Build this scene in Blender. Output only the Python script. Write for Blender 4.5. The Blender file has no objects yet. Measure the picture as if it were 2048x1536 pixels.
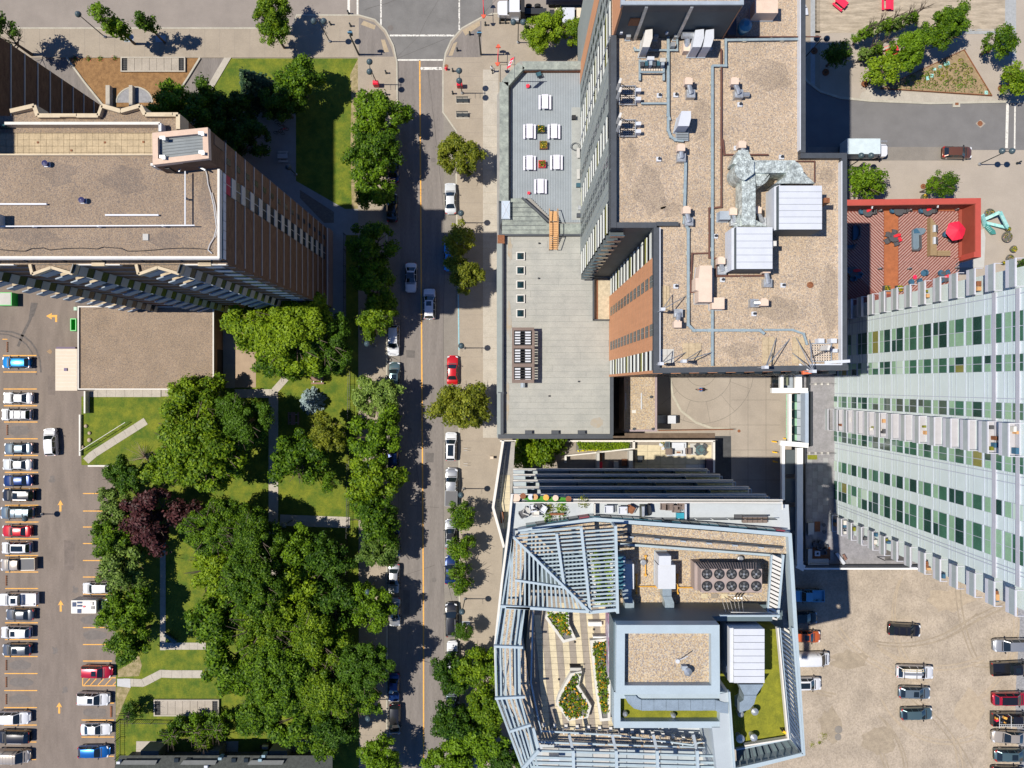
import bpy, math, random
from mathutils import Vector, Matrix
R=random.Random(11)
S=12.5; FPX=1421.0; H=FPX/S      # scale (photo pixels per metre on the ground), flying height in metres
SC=bpy.context.scene; COL=SC.collection
# ---------------- camera, sky, sun, exposure
cam=bpy.data.cameras.new('camera'); co=bpy.data.objects.new('camera',cam); COL.objects.link(co)
cam.sensor_width=36; cam.lens=36*FPX/2048; cam.clip_end=3000; cam.clip_start=1
co.location=(0,0,H); co.rotation_euler=(0,0,0); SC.camera=co
KS=0.5806                         # metres of shadow per metre of height, falling to +x
w=bpy.data.worlds.new('World'); SC.world=w; w.use_nodes=True; nt=w.node_tree
bg=nt.nodes['Background']; sky=nt.nodes.new('ShaderNodeTexSky'); sky.sky_type='NISHITA'; sky.sun_disc=False
sky.sun_elevation=math.atan(1/KS); sky.sun_rotation=math.radians(270); sky.air_density=0.8; sky.dust_density=0.0; sky.ozone_density=6.0
tn=nt.nodes.new('ShaderNodeVectorMath'); tn.operation='MULTIPLY'; tn.inputs[1].default_value=(.60,.88,1.22); nt.links.new(sky.outputs[0],tn.inputs[0]); nt.links.new(tn.outputs[0],bg.inputs[0]); bg.inputs[1].default_value=0.085
sl=bpy.data.lights.new('sun','SUN'); so=bpy.data.objects.new('sun',sl); COL.objects.link(so)
sl.energy=5.0; sl.angle=math.radians(0.5); sl.color=(1.0,0.94,0.84); so.rotation_euler=(0,-math.atan(KS),0); so.location=(-60,0,150)
SC.view_settings.view_transform='Standard'; SC.view_settings.look='None'; SC.view_settings.exposure=0.30; SC.view_settings.gamma=1
SC.view_settings.use_curve_mapping=False
# ---------------- coordinates: a pixel of the photograph seen at a known height -> metres
def P(px,py,u=0.0):
 k=(1-u)/S; return ((px-1024)*k,(768-py)*k)
def PZ(px,py,z): return P(px,py,z/H)
def G(gx,gy): return ((gx-1024)/S,(768-gy)/S)
def PP(pts,u=0.0): return [P(a,b,u) for a,b in pts]
def GG(pts): return [G(a,b) for a,b in pts]
def rect(x0,y0,x1,y1): return [(x0,y0),(x1,y0),(x1,y1),(x0,y1)]
# ---------------- materials
MATS={}
def lin(c): return tuple((v/255/12.92 if v/255<=0.04045 else ((v/255+0.055)/1.055)**2.4) for v in c)
def mat(name,col,rough=0.8,metal=0.0,var=0.12,scale=1.2,fine=14.0,bump=0.0,spec=0.5,coat=0.0,obj=False,col2=None,stretch=None,thr=(0.35,0.65)):
 if name in MATS: return MATS[name]
 m=bpy.data.materials.new(name); m.use_nodes=True; n=m.node_tree.nodes; l=m.node_tree.links
 b=n['Principled BSDF']; b.inputs['Roughness'].default_value=rough; b.inputs['Metallic'].default_value=metal
 b.inputs['Specular IOR Level'].default_value=spec; b.inputs['Coat Weight'].default_value=coat; b.inputs['Coat Roughness'].default_value=0.04
 if var<=0 and col2 is None: b.inputs['Base Color'].default_value=(*col,1); MATS[name]=m; return m
 if obj:
  tc=n.new('ShaderNodeTexCoord'); src=tc.outputs['Object']
 else:
  tc=n.new('ShaderNodeNewGeometry'); src=tc.outputs['Position']
 if stretch:
  mp=n.new('ShaderNodeMapping'); mp.inputs['Scale'].default_value=stretch; l.new(src,mp.inputs[0]); src=mp.outputs[0]
 n1=n.new('ShaderNodeTexNoise'); n1.inputs['Scale'].default_value=scale; n1.inputs['Detail'].default_value=6; n1.inputs['Roughness'].default_value=0.65
 n2=n.new('ShaderNodeTexNoise'); n2.inputs['Scale'].default_value=fine; n2.inputs['Detail'].default_value=3
 l.new(src,n1.inputs['Vector']); l.new(src,n2.inputs['Vector'])
 rp=n.new('ShaderNodeValToRGB'); rp.color_ramp.elements[0].position=thr[0]; rp.color_ramp.elements[1].position=thr[1]
 c2=col2 or tuple(min(1,c*(1+var)) for c in col); c1=col if col2 else tuple(c*(1-var) for c in col)
 rp.color_ramp.elements[0].color=(*c1,1); rp.color_ramp.elements[1].color=(*c2,1)
 l.new(n1.outputs['Fac'],rp.inputs[0])
 mr=n.new('ShaderNodeMapRange'); mr.inputs[1].default_value=0.3; mr.inputs[2].default_value=0.7; mr.inputs[3].default_value=1-max(var,.05); mr.inputs[4].default_value=1+max(var,.05)
 l.new(n2.outputs['Fac'],mr.inputs[0])
 mx=n.new('ShaderNodeVectorMath'); mx.operation='SCALE'; l.new(rp.outputs[0],mx.inputs[0]); l.new(mr.outputs[0],mx.inputs['Scale'])
 l.new(mx.outputs[0],b.inputs['Base Color'])
 if bump>0:
  bp=n.new('ShaderNodeBump'); bp.inputs['Strength'].default_value=bump; bp.inputs['Distance'].default_value=0.062
  l.new(n2.outputs['Fac'],bp.inputs['Height']); l.new(bp.outputs[0],b.inputs['Normal'])
 MATS[name]=m; return m
def gravel(name,cols,cell=5.0,patch=0.12,mix=0.5):
 m=bpy.data.materials.new(name); m.use_nodes=True; n=m.node_tree.nodes; l=m.node_tree.links; b=n['Principled BSDF']; b.inputs['Roughness'].default_value=0.95
 g=n.new('ShaderNodeNewGeometry'); v=n.new('ShaderNodeTexVoronoi'); v.inputs['Scale'].default_value=cell; l.new(g.outputs['Position'],v.inputs['Vector'])
 rp=n.new('ShaderNodeValToRGB'); rp.color_ramp.interpolation='CONSTANT'
 sp=n.new('ShaderNodeSeparateColor'); l.new(v.outputs['Color'],sp.inputs[0]); l.new(sp.outputs[0],rp.inputs[0])
 e=rp.color_ramp.elements
 while len(e)<len(cols): e.new(0.5)
 for i,c in enumerate(cols): e[i].position=i/len(cols); e[i].color=(*c,1)
 avg=tuple(sum(c[k] for c in cols)/len(cols) for k in range(3))
 mm=n.new('ShaderNodeMix'); mm.data_type='RGBA'; mm.inputs[0].default_value=mix; mm.inputs[6].default_value=(*avg,1); l.new(rp.outputs[0],mm.inputs[7])
 n1=n.new('ShaderNodeTexNoise'); n1.inputs['Scale'].default_value=0.35; n1.inputs['Detail'].default_value=7; l.new(g.outputs['Position'],n1.inputs['Vector'])
 mr=n.new('ShaderNodeMapRange'); mr.inputs[1].default_value=0.3; mr.inputs[2].default_value=0.7; mr.inputs[3].default_value=1-patch; mr.inputs[4].default_value=1+patch; l.new(n1.outputs['Fac'],mr.inputs[0])
 mx=n.new('ShaderNodeVectorMath'); mx.operation='SCALE'; l.new(mm.outputs[2],mx.inputs[0]); l.new(mr.outputs[0],mx.inputs['Scale']); l.new(mx.outputs[0],b.inputs['Base Color'])
 bp=n.new('ShaderNodeBump'); bp.inputs['Strength'].default_value=0.5; bp.inputs['Distance'].default_value=0.04; l.new(v.outputs['Distance'],bp.inputs['Height']); l.new(bp.outputs[0],b.inputs['Normal'])
 MATS[name]=m; return m
def glass(name,col,rough=0.06,spec=0.8,var=0.0):
 return mat(name,col,rough=rough,spec=spec,var=var,scale=0.25)
def leafmat(name,c1,c2,trans=0.35):
 m=bpy.data.materials.new(name); m.use_nodes=True; n=m.node_tree.nodes; l=m.node_tree.links
 for x in list(n): n.remove(x)
 o=n.new('ShaderNodeOutputMaterial'); d=n.new('ShaderNodeBsdfPrincipled'); d.inputs['Roughness'].default_value=0.55; d.inputs['Specular IOR Level'].default_value=0.25
 t=n.new('ShaderNodeBsdfTranslucent'); mx=n.new('ShaderNodeMixShader'); mx.inputs[0].default_value=trans
 g=n.new('ShaderNodeNewGeometry'); oi=n.new('ShaderNodeObjectInfo'); n1=n.new('ShaderNodeTexNoise'); n1.inputs['Scale'].default_value=0.6; n1.inputs['Detail'].default_value=3
 l.new(g.outputs['Position'],n1.inputs['Vector'])
 ad=n.new('ShaderNodeMath'); ad.operation='ADD'; l.new(n1.outputs['Fac'],ad.inputs[0])
 a2=n.new('ShaderNodeMath'); a2.operation='MULTIPLY_ADD'; l.new(g.outputs['Random Per Island'],a2.inputs[0]); a2.inputs[1].default_value=0.7; a2.inputs[2].default_value=-0.35; l.new(a2.outputs[0],ad.inputs[1])
 a3=n.new('ShaderNodeMath'); a3.operation='MULTIPLY_ADD'; l.new(oi.outputs['Random'],a3.inputs[0]); a3.inputs[1].default_value=0.4; a3.inputs[2].default_value=-0.2
 a4=n.new('ShaderNodeMath'); a4.operation='ADD'; l.new(ad.outputs[0],a4.inputs[0]); l.new(a3.outputs[0],a4.inputs[1])
 rp=n.new('ShaderNodeValToRGB'); rp.color_ramp.elements[0].position=0.2; rp.color_ramp.elements[1].position=0.85; rp.color_ramp.elements[0].color=(*c1,1); rp.color_ramp.elements[1].color=(*c2,1)
 l.new(a4.outputs[0],rp.inputs[0]); l.new(rp.outputs[0],d.inputs['Base Color']); l.new(rp.outputs[0],t.inputs['Color'])
 l.new(d.outputs[0],mx.inputs[1]); l.new(t.outputs[0],mx.inputs[2]); l.new(mx.outputs[0],o.inputs['Surface']); MATS[name]=m; return m
# ---------------- mesh builder
class MB:
 def __init__(s): s.v=[]; s.f=[]; s.mi=[]; s.sm=[]; s.m=0; s.smooth=False
 def face(s,ids): s.f.append(ids); s.mi.append(s.m); s.sm.append(s.smooth)
 def quad(s,*pts):
  b=len(s.v); s.v+= [tuple(p) for p in pts]; s.face(tuple(range(b,b+len(pts)))); return s
 def sheet(s,xy,z): return s.quad(*[(a,b,z) for a,b in xy])
 def prism(s,xy,z0,z1,xyt=None,bottom=False,top=True):
  n=len(xy); b=len(s.v); t=xyt or xy
  ar=sum(xy[i][0]*xy[(i+1)%n][1]-xy[(i+1)%n][0]*xy[i][1] for i in range(n))
  if ar<0: xy=list(reversed(xy)); t=list(reversed(t))
  s.v+=[(x,y,z0) for x,y in xy]+[(x,y,z1) for x,y in t]
  for i in range(n):
   j=(i+1)%n; s.face((b+i,b+j,b+n+j,b+n+i))
  if top: s.face(tuple(range(b+n,b+2*n)))
  if bottom: s.face(tuple(range(b+n-1,b-1,-1)))
  return s
 def box(s,x0,y0,z0,x1,y1,z1):
  if x1<x0: x0,x1=x1,x0
  if y1<y0: y0,y1=y1,y0
  return s.prism([(x0,y0),(x1,y0),(x1,y1),(x0,y1)],z0,z1,bottom=True)
 def obox(s,cx,cy,z0,lx,ly,h,a=0.0):
  c,t=math.cos(a),math.sin(a)
  return s.prism([(cx+x*c-y*t,cy+x*t+y*c) for x,y in ((-lx/2,-ly/2),(lx/2,-ly/2),(lx/2,ly/2),(-lx/2,ly/2))],z0,z0+h,bottom=True)
 def beam(s,p,q,w,h=None):
  h=h or w; p=Vector(p); q=Vector(q); d=(q-p)
  if d.length<1e-6: return s
  d.normalize(); up=Vector((0,0,1)) if abs(d.z)<0.95 else Vector((1,0,0))
  a=d.cross(up).normalized(); c=a.cross(d).normalized(); b=len(s.v)
  for o in (p,q):
   for i,j in ((-1,-1),(1,-1),(1,1),(-1,1)): s.v.append(tuple(o+a*(i*w/2)+c*(j*h/2)))
  for f in ((0,1,5,4),(1,2,6,5),(2,3,7,6),(3,0,4,7),(3,2,1,0),(4,5,6,7)): s.face(tuple(b+k for k in f))
  return s
 def tube(s,p,q,r,r2=None,n=8,cap=True):
  r2=r if r2 is None else r2; p=Vector(p); q=Vector(q); d=(q-p)
  if d.length<1e-6: return s
  d.normalize(); up=Vector((0,0,1)) if abs(d.z)<0.95 else Vector((1,0,0))
  a=d.cross(up).normalized(); c=a.cross(d).normalized(); b=len(s.v)
  for o,rr in ((p,r),(q,r2)):
   for k in range(n):
    t=2*math.pi*k/n; s.v.append(tuple(o+a*(math.cos(t)*rr)+c*(math.sin(t)*rr)))
  for k in range(n): j=(k+1)%n; s.face((b+k,b+j,b+n+j,b+n+k))
  if cap: s.face(tuple(range(b+n-1,b-1,-1))); s.face(tuple(range(b+n,b+2*n)))
  return s
 def path(s,pts,r,n=6):
  for i in range(len(pts)-1): s.tube(pts[i],pts[i+1],r,n=n)
  return s
 def lathe(s,cx,cy,prof,n=14):
  b=len(s.v)
  for r,z in prof:
   for k in range(n): t=2*math.pi*k/n; s.v.append((cx+r*math.cos(t),cy+r*math.sin(t),z))
  for i in range(len(prof)-1):
   for k in range(n):
    j=(k+1)%n; s.face((b+i*n+k,b+i*n+j,b+(i+1)*n+j,b+(i+1)*n+k))
  s.face(tuple(range(b+(len(prof)-1)*n,b+len(prof)*n))); return s
 def ball(s,c,r,n=12,m=8,sz=1.0):
  sm=s.smooth; s.smooth=True
  s.lathe(c[0],c[1],[(max(r*math.sin(math.pi*i/m),0.001),c[2]-r*sz*math.cos(math.pi*i/m)) for i in range(m+1)],n); s.smooth=sm; return s
 def wall(s,a,b,z0,z1,th=0.0):      # vertical quad/box from point a to b
  if th: return s.beam((a[0],a[1],(z0+z1)/2),(b[0],b[1],(z0+z1)/2),th,z1-z0)
  return s.quad((a[0],a[1],z0),(b[0],b[1],z0),(b[0],b[1],z1),(a[0],a[1],z1))
 def mesh(s,name,off=(0,0,0)):
  me=bpy.data.meshes.new(name); o=off
  me.from_pydata([(x-o[0],y-o[1],z-o[2]) for x,y,z in s.v] if any(o) else s.v,[],s.f)
  me.polygons.foreach_set('material_index',s.mi); me.polygons.foreach_set('use_smooth',s.sm); me.update(); return me
ORG={}
def build(mb,name,mats,parent=None,label=None,cat=None,group=None,kind=None,loc=(0,0,0)):
 off=ORG.get(parent.name,(0,0,0)) if parent is not None else (0,0,0)
 me=mb.mesh(name,off)
 for m in (mats if isinstance(mats,(list,tuple)) else [mats]): me.materials.append(m)
 o=bpy.data.objects.new(name,me); COL.objects.link(o); o.location=loc
 if parent is not None: o.parent=parent; ORG[o.name]=off; CH.setdefault(parent.name,[]).append(o)
 tag(o,label,cat,group,kind); return o
def tag(o,label=None,cat=None,group=None,kind=None):
 if label: o['label']=label
 if cat: o['category']=cat
 if group: o['group']=group
 if kind: o['kind']=kind
 return o
def thing(name,label,cat,loc=(0,0,0),rz=0,group=None,world=True):
 o=bpy.data.objects.new(name,None); o.empty_display_size=0.3; COL.objects.link(o); o.location=loc; o.rotation_euler=(0,0,rz)
 ORG[o.name]=tuple(loc) if world else (0,0,0); return tag(o,label,cat,group)
CH={}
def copy_tree(o,parent=None):
 c=o.copy(); COL.objects.link(c)
 if parent is not None: c.parent=parent
 for ch in CH.get(o.name,[]): copy_tree(ch,c)
 return c
def inset(poly,d):
 n=len(poly); ar=sum(poly[i][0]*poly[(i+1)%n][1]-poly[(i+1)%n][0]*poly[i][1] for i in range(n)); sg=1 if ar>0 else -1
 out=[]
 for i in range(n):
  p0=Vector(poly[i-1]); p1=Vector(poly[i]); p2=Vector(poly[(i+1)%n])
  d1=(p1-p0).normalized(); d2=(p2-p1).normalized(); n1=Vector((-d1.y,d1.x))*sg; n2=Vector((-d2.y,d2.x))*sg
  den=1+n1.dot(n2); m=(n1+n2)/max(den,0.3); out.append((p1.x+m.x*d,p1.y+m.y*d))
 return out
def ring(mb,poly,d,z0,z1,inner_z0=None):     # parapet: closed wall of thickness d along polygon
 q=inset(poly,d); n=len(poly)
 for i in range(n):
  j=(i+1)%n; mb.prism([poly[i],poly[j],q[j],q[i]],z0,z1)
 return q
def strip(mb,pts,w,z0,z1,closed=False):       # ribbon block following a polyline
 n=len(pts); L=[];Rr=[]
 for i in range(n):
  p=Vector(pts[i]); a=Vector(pts[i-1]) if (i>0 or closed) else None; b=Vector(pts[(i+1)%n]) if (i<n-1 or closed) else None
  d1=(p-a).normalized() if a is not None else None; d2=(b-p).normalized() if b is not None else None
  d1=d1 if d1 is not None else d2; d2=d2 if d2 is not None else d1
  n1=Vector((-d1.y,d1.x)); n2=Vector((-d2.y,d2.x)); m=(n1+n2)/max(1+n1.dot(n2),0.3)
  L.append(tuple(p+m*w/2)); Rr.append(tuple(p-m*w/2))
 for i in range(n if closed else n-1):
  j=(i+1)%n; mb.prism([L[i],Rr[i],Rr[j],L[j]],z0,z1)
 return mb
def struct(name,mb,m,parent=None): return build(mb,name,m,parent,kind=None if parent else 'structure')
# ---------------- shared materials
M_asph=mat('asphalt',(0.175,0.155,0.14),0.9,var=0.13,scale=0.5,fine=8,bump=0.15,stretch=(2.2,.22,1))
M_asph2=mat('dark asphalt',(0.15,0.145,0.138),0.9,var=0.12,scale=0.4,fine=9,bump=0.15)
M_lot=mat('worn lot asphalt',(0.175,0.142,0.118),0.9,var=0.15,scale=0.3,fine=8,bump=0.2,stretch=(2,.45,1))
M_bay=mat('parking bay concrete',(0.20,0.18,0.155),0.9,var=0.10,scale=0.5,fine=8)
M_walk=mat('sidewalk concrete',(0.29,0.245,0.19),0.9,var=0.07,scale=0.4,fine=6)
M_slab=mat('pale concrete slab',(0.37,0.335,0.28),0.85,var=0.09,scale=0.7,fine=6)
M_kerb=mat('kerb concrete',(0.38,0.355,0.29),0.85,var=0.10,scale=0.8,fine=6)
M_conc=mat('plain concrete',(0.33,0.29,0.24),0.9,var=0.12,scale=0.4,fine=7)
M_dcon=mat('drive concrete',(0.30,0.26,0.215),0.9,var=0.10,scale=0.25,fine=7)
M_white=mat('white road paint',(0.34,0.32,0.29),0.75,var=0.16,scale=3,fine=16,col2=(0.62,0.60,0.54),thr=(.3,.5))
M_orange=mat('yellow road paint',(0.42,0.24,0.09),0.75,var=0.14,scale=3.5,fine=16,col2=(0.72,0.36,0.06),thr=(.3,.52))
M_blueline=mat('blue road paint',(0.18,0.40,0.48),0.7,var=0.15,scale=5)
M_grass=mat('lawn grass',(0.055,0.10,0.004),0.95,scale=0.55,fine=9,bump=0.7,col2=(0.16,0.175,0.010),var=0.28,thr=(0.36,0.66))
M_turf=mat('green roof turf',(0.13,0.14,0.008),0.95,scale=1.2,fine=9,bump=0.4,col2=(0.20,0.20,0.012),var=0.15)
M_mulch=mat('brown mulch',(0.17,0.09,0.035),0.95,scale=1.5,fine=12,bump=0.6,col2=(0.27,0.15,0.06),var=0.2)
M_dirt=gravel('gravel lot',[(0.325,0.27,0.205),(0.39,0.325,0.255),(0.265,0.22,0.17),(0.35,0.29,0.22)],5,0.17,0.6)
M_gravL=gravel('brown roof gravel',[(0.26,0.19,0.13),(0.20,0.15,0.11),(0.31,0.24,0.17),(0.23,0.175,0.13),(0.14,0.115,0.10),(0.28,0.20,0.13)],12,0.10,0.8)
M_gravC=gravel('cream roof gravel',[(0.42,0.32,0.215),(0.30,0.23,0.17),(0.50,0.40,0.29),(0.37,0.28,0.19),(0.20,0.17,0.15),(0.41,0.30,0.20),(0.34,0.29,0.24)],11,0.10,0.8)
M_gravG=gravel('golden roof gravel',[(0.46,0.35,0.22),(0.30,0.23,0.17),(0.52,0.43,0.30),(0.40,0.29,0.16),(0.20,0.17,0.16),(0.37,0.34,0.30)],11,0.08,0.8)
M_black=mat('black metal',(0.02,0.022,0.026),0.5,var=0)
M_tyre=mat('tyre rubber',(0.018,0.018,0.018),0.9,var=0)
M_dark=mat('near black matte',(0.02,0.02,0.022),0.9,var=0)  # even near-black base colour for grates, trays and small fittings
M_red=mat('red paint',(0.75,0.02,0.05),0.45,var=0.04)
M_steel=mat('galvanised steel',(0.42,0.44,0.46),0.42,metal=0.6,var=0.18,scale=1.4,fine=4)
M_wht=mat('white metal sheet',(0.50,0.52,0.56),0.5,var=0.04,scale=0.8)
M_offw=mat('off white metal',(0.55,0.53,0.49),0.6,var=0.05)
M_beige=mat('beige metal',(0.60,0.46,0.36),0.6,var=0.06)
M_rust=mat('rusted steel',(0.20,0.075,0.03),0.8,var=0.25,scale=5)
M_woodl=mat('warm timber',(0.50,0.28,0.12),0.7,var=0.15,scale=3,stretch=(1,6,1))
def sheet(name,pts,z,m,parent=None,u=0.0):
 return struct(name,MB().sheet(PP(pts,u),z),m,parent)
def slabp(name,pts,z0,z1,m,parent=None): return struct(name,MB().prism(PP(pts),z0,z1),m,parent)
struct('ground',MB().sheet([(-900,-900),(900,-900),(900,900),(-900,900)],-0.03),M_conc)
sheet('street',[(774,57),(924,57),(924,1900),(774,1900)],0.0,M_asph)
sheet('cross_street',[(-1400,-500),(1400,-500),(1400,57),(-1400,57)],0.004,mat('pale asphalt',(0.23,0.20,0.175),0.9,var=0.08,scale=0.3,fine=9))
sheet('junction',[(718,-500),(985,-500),(985,24),(964,35),(924,57),(902,82),(889,120),(794,120),(787,92),(772,62),(750,40),(718,31)],0.008,M_asph2)
sheet('parking_bay',[(774,268),(800,268),(801,1900),(774,1900)],0.005,M_bay)
sheet('parking_bay',[(887,228),(912,264),(913,400),(918,700),(920,1900),(888,1900)],0.005,M_bay)
sheet('side_road',[(1520,150),(1601,150),(1615,168),(1640,186),(1680,198),(1740,204),(1860,209),(2010,206),(2700,206),(2700,300),(1520,300)],0.0,mat('new asphalt',(0.15,0.145,0.142),0.9,var=0.08,scale=0.35,fine=9,bump=0.15))
sheet('parking_bay',[(1560,294),(1942,294),(1937,306),(1925,321),(1560,321)],0.010,M_bay)
sheet('parking_lot',[(-900,560),(158,560),(158,779),(178,782),(178,795),(163,830),(163,930),(232,931),(232,1372),(231,1900),(-900,1900)],0.0,M_lot)
sheet('gravel_lot',[(1540,1120),(2700,1120),(2700,2000),(1470,2000),(1470,1540)],0.0,M_dirt)
sheet('driveway',[(1225,700),(1700,700),(1700,1119),(1225,1119)],0.0,M_dcon)
sheet('plaza',[(1600,-500),(2700,-500),(2700,640),(1600,640)],-0.01,mat('plaza concrete',(0.33,0.285,0.235),0.9,var=0.06,scale=0.3,fine=7))
Wk=[(-1400,57),(583,57),(594,31),(718,31),(750,40),(772,62),(787,92),(794,125),(795,232),(774,262),(774,1900),(719,1900),(716,116),(-1400,116)]
Ek=[(1400,30),(987,28),(964,35),(924,57),(902,82),(891,107),(886,140),(886,225),(912,262),(913,400),(918,700),(920,1900)]
sw=slabp('sidewalk',Wk,-0.02,0.125,M_walk)
se=slabp('sidewalk',Ek+[(1080,1900),(1080,880),(1000,870),(1000,130),(1400,130)],-0.02,0.125,M_walk)
def kerbline(pts,parent,w=0.22): build(strip(MB(),PP(pts),w,0.0,0.145),'kerb',M_kerb,parent)
kerbline(Wk[0:11],sw); kerbline(Ek,se)
kerbline([(1601,146),(1615,164),(1640,183),(1680,196),(1740,202),(1860,207),(2010,204),(2700,204)],bpy.data.objects['side_road'],0.35)
sheet('plaza_walk',[(1600,-500),(1640,-500),(1640,183),(1601,146)],0.02,M_walk)
sheet('sidewalk_ramp',[(718,36),(748,45),(768,66),(782,94),(788,114),(718,114)],0.130,M_asph)
sheet('sidewalk_ramp',[(963,42),(926,62),(906,86),(896,108),(892,115),(963,115)],0.130,M_asph)
for q in ([(728,42),(752,52),(749,60),(722,50)],[(762,80),(770,80),(778,104),(769,106)],[(925,62),(960,42),(960,52),(931,72)],[(907,88),(915,84),(905,112),(897,112)]):
 build(MB().prism(PP(q),0.12,0.138),'tactile_pad',mat('tan pavers',(0.34,0.27,0.18),0.9,var=0.12,scale=4),sw)
slm=None
for i in range(34):
 y0=140+i*22.3
 if y0>870: break
 z=0.14+R.uniform(0,.006)
 build(MB().prism(PP([(966,y0),(997,y0),(997,y0+21.9),(966,y0+21.9)]),0.1,z),'paving_slab',M_slab,se)
for i in range(30):                                     # slabs in the lower pavement strip
 y0=430+i*26.5
 if y0>1120: break
for k,(a,b,c,d) in enumerate([(693,250,716,330)]): pass
mb=MB()
for y in range(70,1500,28):
 mb.box(*P(919,y+.25),0.126,*P(965,y-.25),0.1285)
 if y>640: mb.box(*P(720,y+.25),0.126,*P(773,y-.25),0.1285)
for x in range(-40,714,30): mb.box(*P(x,58),0.126,*P(x+.5,115),0.1285)
tag(build(mb,'pavement_joint',mat('joint',(0.22,0.19,0.16),0.95,var=0),se),kind='stuff')
st=bpy.data.objects['street']; jn=bpy.data.objects['junction']; lot=bpy.data.objects['parking_lot']
def line(pts,m,parent,z=0.014,name='painted_line'): return build(MB().sheet(PP(pts),z),name,m,parent)
def seg(x0,y0,x1,y1,w,m,parent,z=0.014):
 v=Vector((x1-x0,y1-y0)).normalized(); n=Vector((-v.y,v.x))*w/2
 return line([(x0+n.x,y0+n.y),(x0-n.x,y0-n.y),(x1-n.x,y1-n.y),(x1+n.x,y1+n.y)],m,parent,z)
seg(839.5,120,847,1230,2.6,M_orange,st); seg(847,1230,847.5,1900,2.6,M_orange,st)
M_worn=mat('worn white paint',(0.22,0.21,0.19),0.8,scale=3.0,fine=12,col2=(0.62,0.60,0.55),var=0.15,thr=(0.42,0.5))
seg(697.5,-60,697.5,31,5,M_white,jn); seg(715,-60,715,34,3.5,M_white,jn); seg(762,-60,762,64,3,M_worn,jn); seg(918.5,-60,918.5,60,3,M_worn,jn)
seg(766,71,909,71,3.5,M_worn,jn); seg(793,120,886,120,3,M_white,jn); seg(840,137,884,137,5.5,M_worn,jn)
seg(917,590,918,700,2,M_blueline,se,0.15)
seg(2015,207,2013,296,5.5,M_white,bpy.data.objects['side_road']); seg(2030,207,2029,302,3,M_white,bpy.data.objects['side_road'])
ys=[711,744,778,811.5,844,877.5,911,944.5,977,1010.5,1044,1077.5,1111,1144,1177,1211,1245.5,1279,1313,1347,1381,1415,1450,1484,1519]
for i,y in enumerate(ys):
 dx=5*math.sin(i/len(ys)*math.pi)*0.9
 seg(6+dx,y,72+dx+(1 if y<1100 else 0),y,1.9,M_orange,lot)
seg(5,678.5,15,678.5,1.6,M_orange,lot)
for y in [987,1022,1054,1087,1121,1154,1188,1221,1255,1289,1322]: seg(166,y,224,y,1.9,M_orange,lot)
for y in [1440,1474,1512.5]: seg(163,y,228,y,1.9,M_orange,lot)
seg(213,1406,228,1406,1.9,M_orange,lot)
seg(165,1355.5,235,1355.5,1.8,M_orange,lot); seg(165,1371.5,232,1371.5,1.8,M_orange,lot); seg(165.5,1355,165.5,1372,1.8,M_orange,lot,0.018)
for x in (168,181,196,211,226): seg(x,1370,x+12,1357,1.6,M_orange,lot,0.018)
def arrow(cx,y0,y1):
 line([(cx-2,y1),(cx-2,y0+9),(cx-6,y0+11),(cx,y0),(cx+6,y0+11),(cx+2,y0+9),(cx+2,y1)],M_orange,lot,name='painted_arrow')
arrow(121,1000,1023); arrow(121.5,1200,1223); arrow(118.5,1404,1427)
line([(92,632),(104,626),(103,630),(114.5,630),(114.5,644),(110.5,644),(110.5,634.5),(103,634.5),(104,639)],M_orange,lot,name='painted_arrow')
line([(93,703),(100,698),(104,702),(104,706),(100,708)],mat('faded yellow paint',(0.28,0.19,0.11),0.9,var=.2,scale=5),lot,name='painted_arrow')
M_stain=mat('tyre marks',(0.105,0.092,0.085),0.9,var=0.2,scale=2.0)
mb=MB(); arc=[(0,662),(25,664),(47,672),(62,684),(73,700),(80,722),(82,745)]
strip(mb,PP(arc),0.28,0.004,0.008); strip(mb,PP([(a-9,b+5) for a,b in arc]),0.22,0.004,0.008)
strip(mb,PP([(68,607),(60,640),(46,668),(36,693)]),0.45,0.004,0.008); mb.sheet(PP([(62,605),(76,606),(68,632),(57,640)]),0.009)
build(mb,'tyre_mark',M_stain,lot)
M_oil=mat('oil stain',(0.125,0.108,0.097),0.85,scale=1.2,fine=4,col2=(0.155,0.135,0.12),var=0.1)
for (x,y) in [(38,861),(40,1330),(42,1364),(40,1398),(190,1425),(185,1240),(190,1270)]:
 mb=MB(); mb.sheet([ (PZ(x,y,0)[0]+R.uniform(.75,1.0)*2.1*math.cos(t), PZ(x,y,0)[1]+R.uniform(.7,1.0)*0.95*math.sin(t)) for t in [i*math.pi/7 for i in range(14)]],0.006)
 build(mb,'oil_stain',M_oil,lot)
for y,wl_ in zip([694,860,1161,1330,1364,1398],['above the bright blue hatchback','in the empty stall above the slate grey saloon','above the white open bed pickup','in the first empty stall under the dark grey hatchback','in the middle one of three empty stalls','in the empty stall above the lower left white saloon']):
 mb=MB()
 x=15 if y<1000 else 13
 for k in range(5): mb.box(*PZ(x-1,y-10+k*4.2,0),0.004,*PZ(x+1,y-10+k*4.2+3.2,0),0.14)
 tag(build(mb,'wheel_stop',M_rust),'rusty wheel stop '+wl_,'wheel stop','rusty wheel stops in the left parking row')
mb=MB().box(*PZ(221,1412,0),0.0,*PZ(224,1434,0),0.14); tag(build(mb,'wheel_stop',M_rust),'rusty wheel stop in the stall below the white car with the sunroof, right row','wheel stop')
def manhole(px,py,r=0.45,m=None,lab=''):
 x,y=P(px,py); mb=MB().lathe(x,y,[(r,0.0),(r,0.02),(r*.8,0.026),(r*.8,0.02)],16); return build(mb,'manhole_cover',m or M_rust,None,lab,'manhole')
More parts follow.
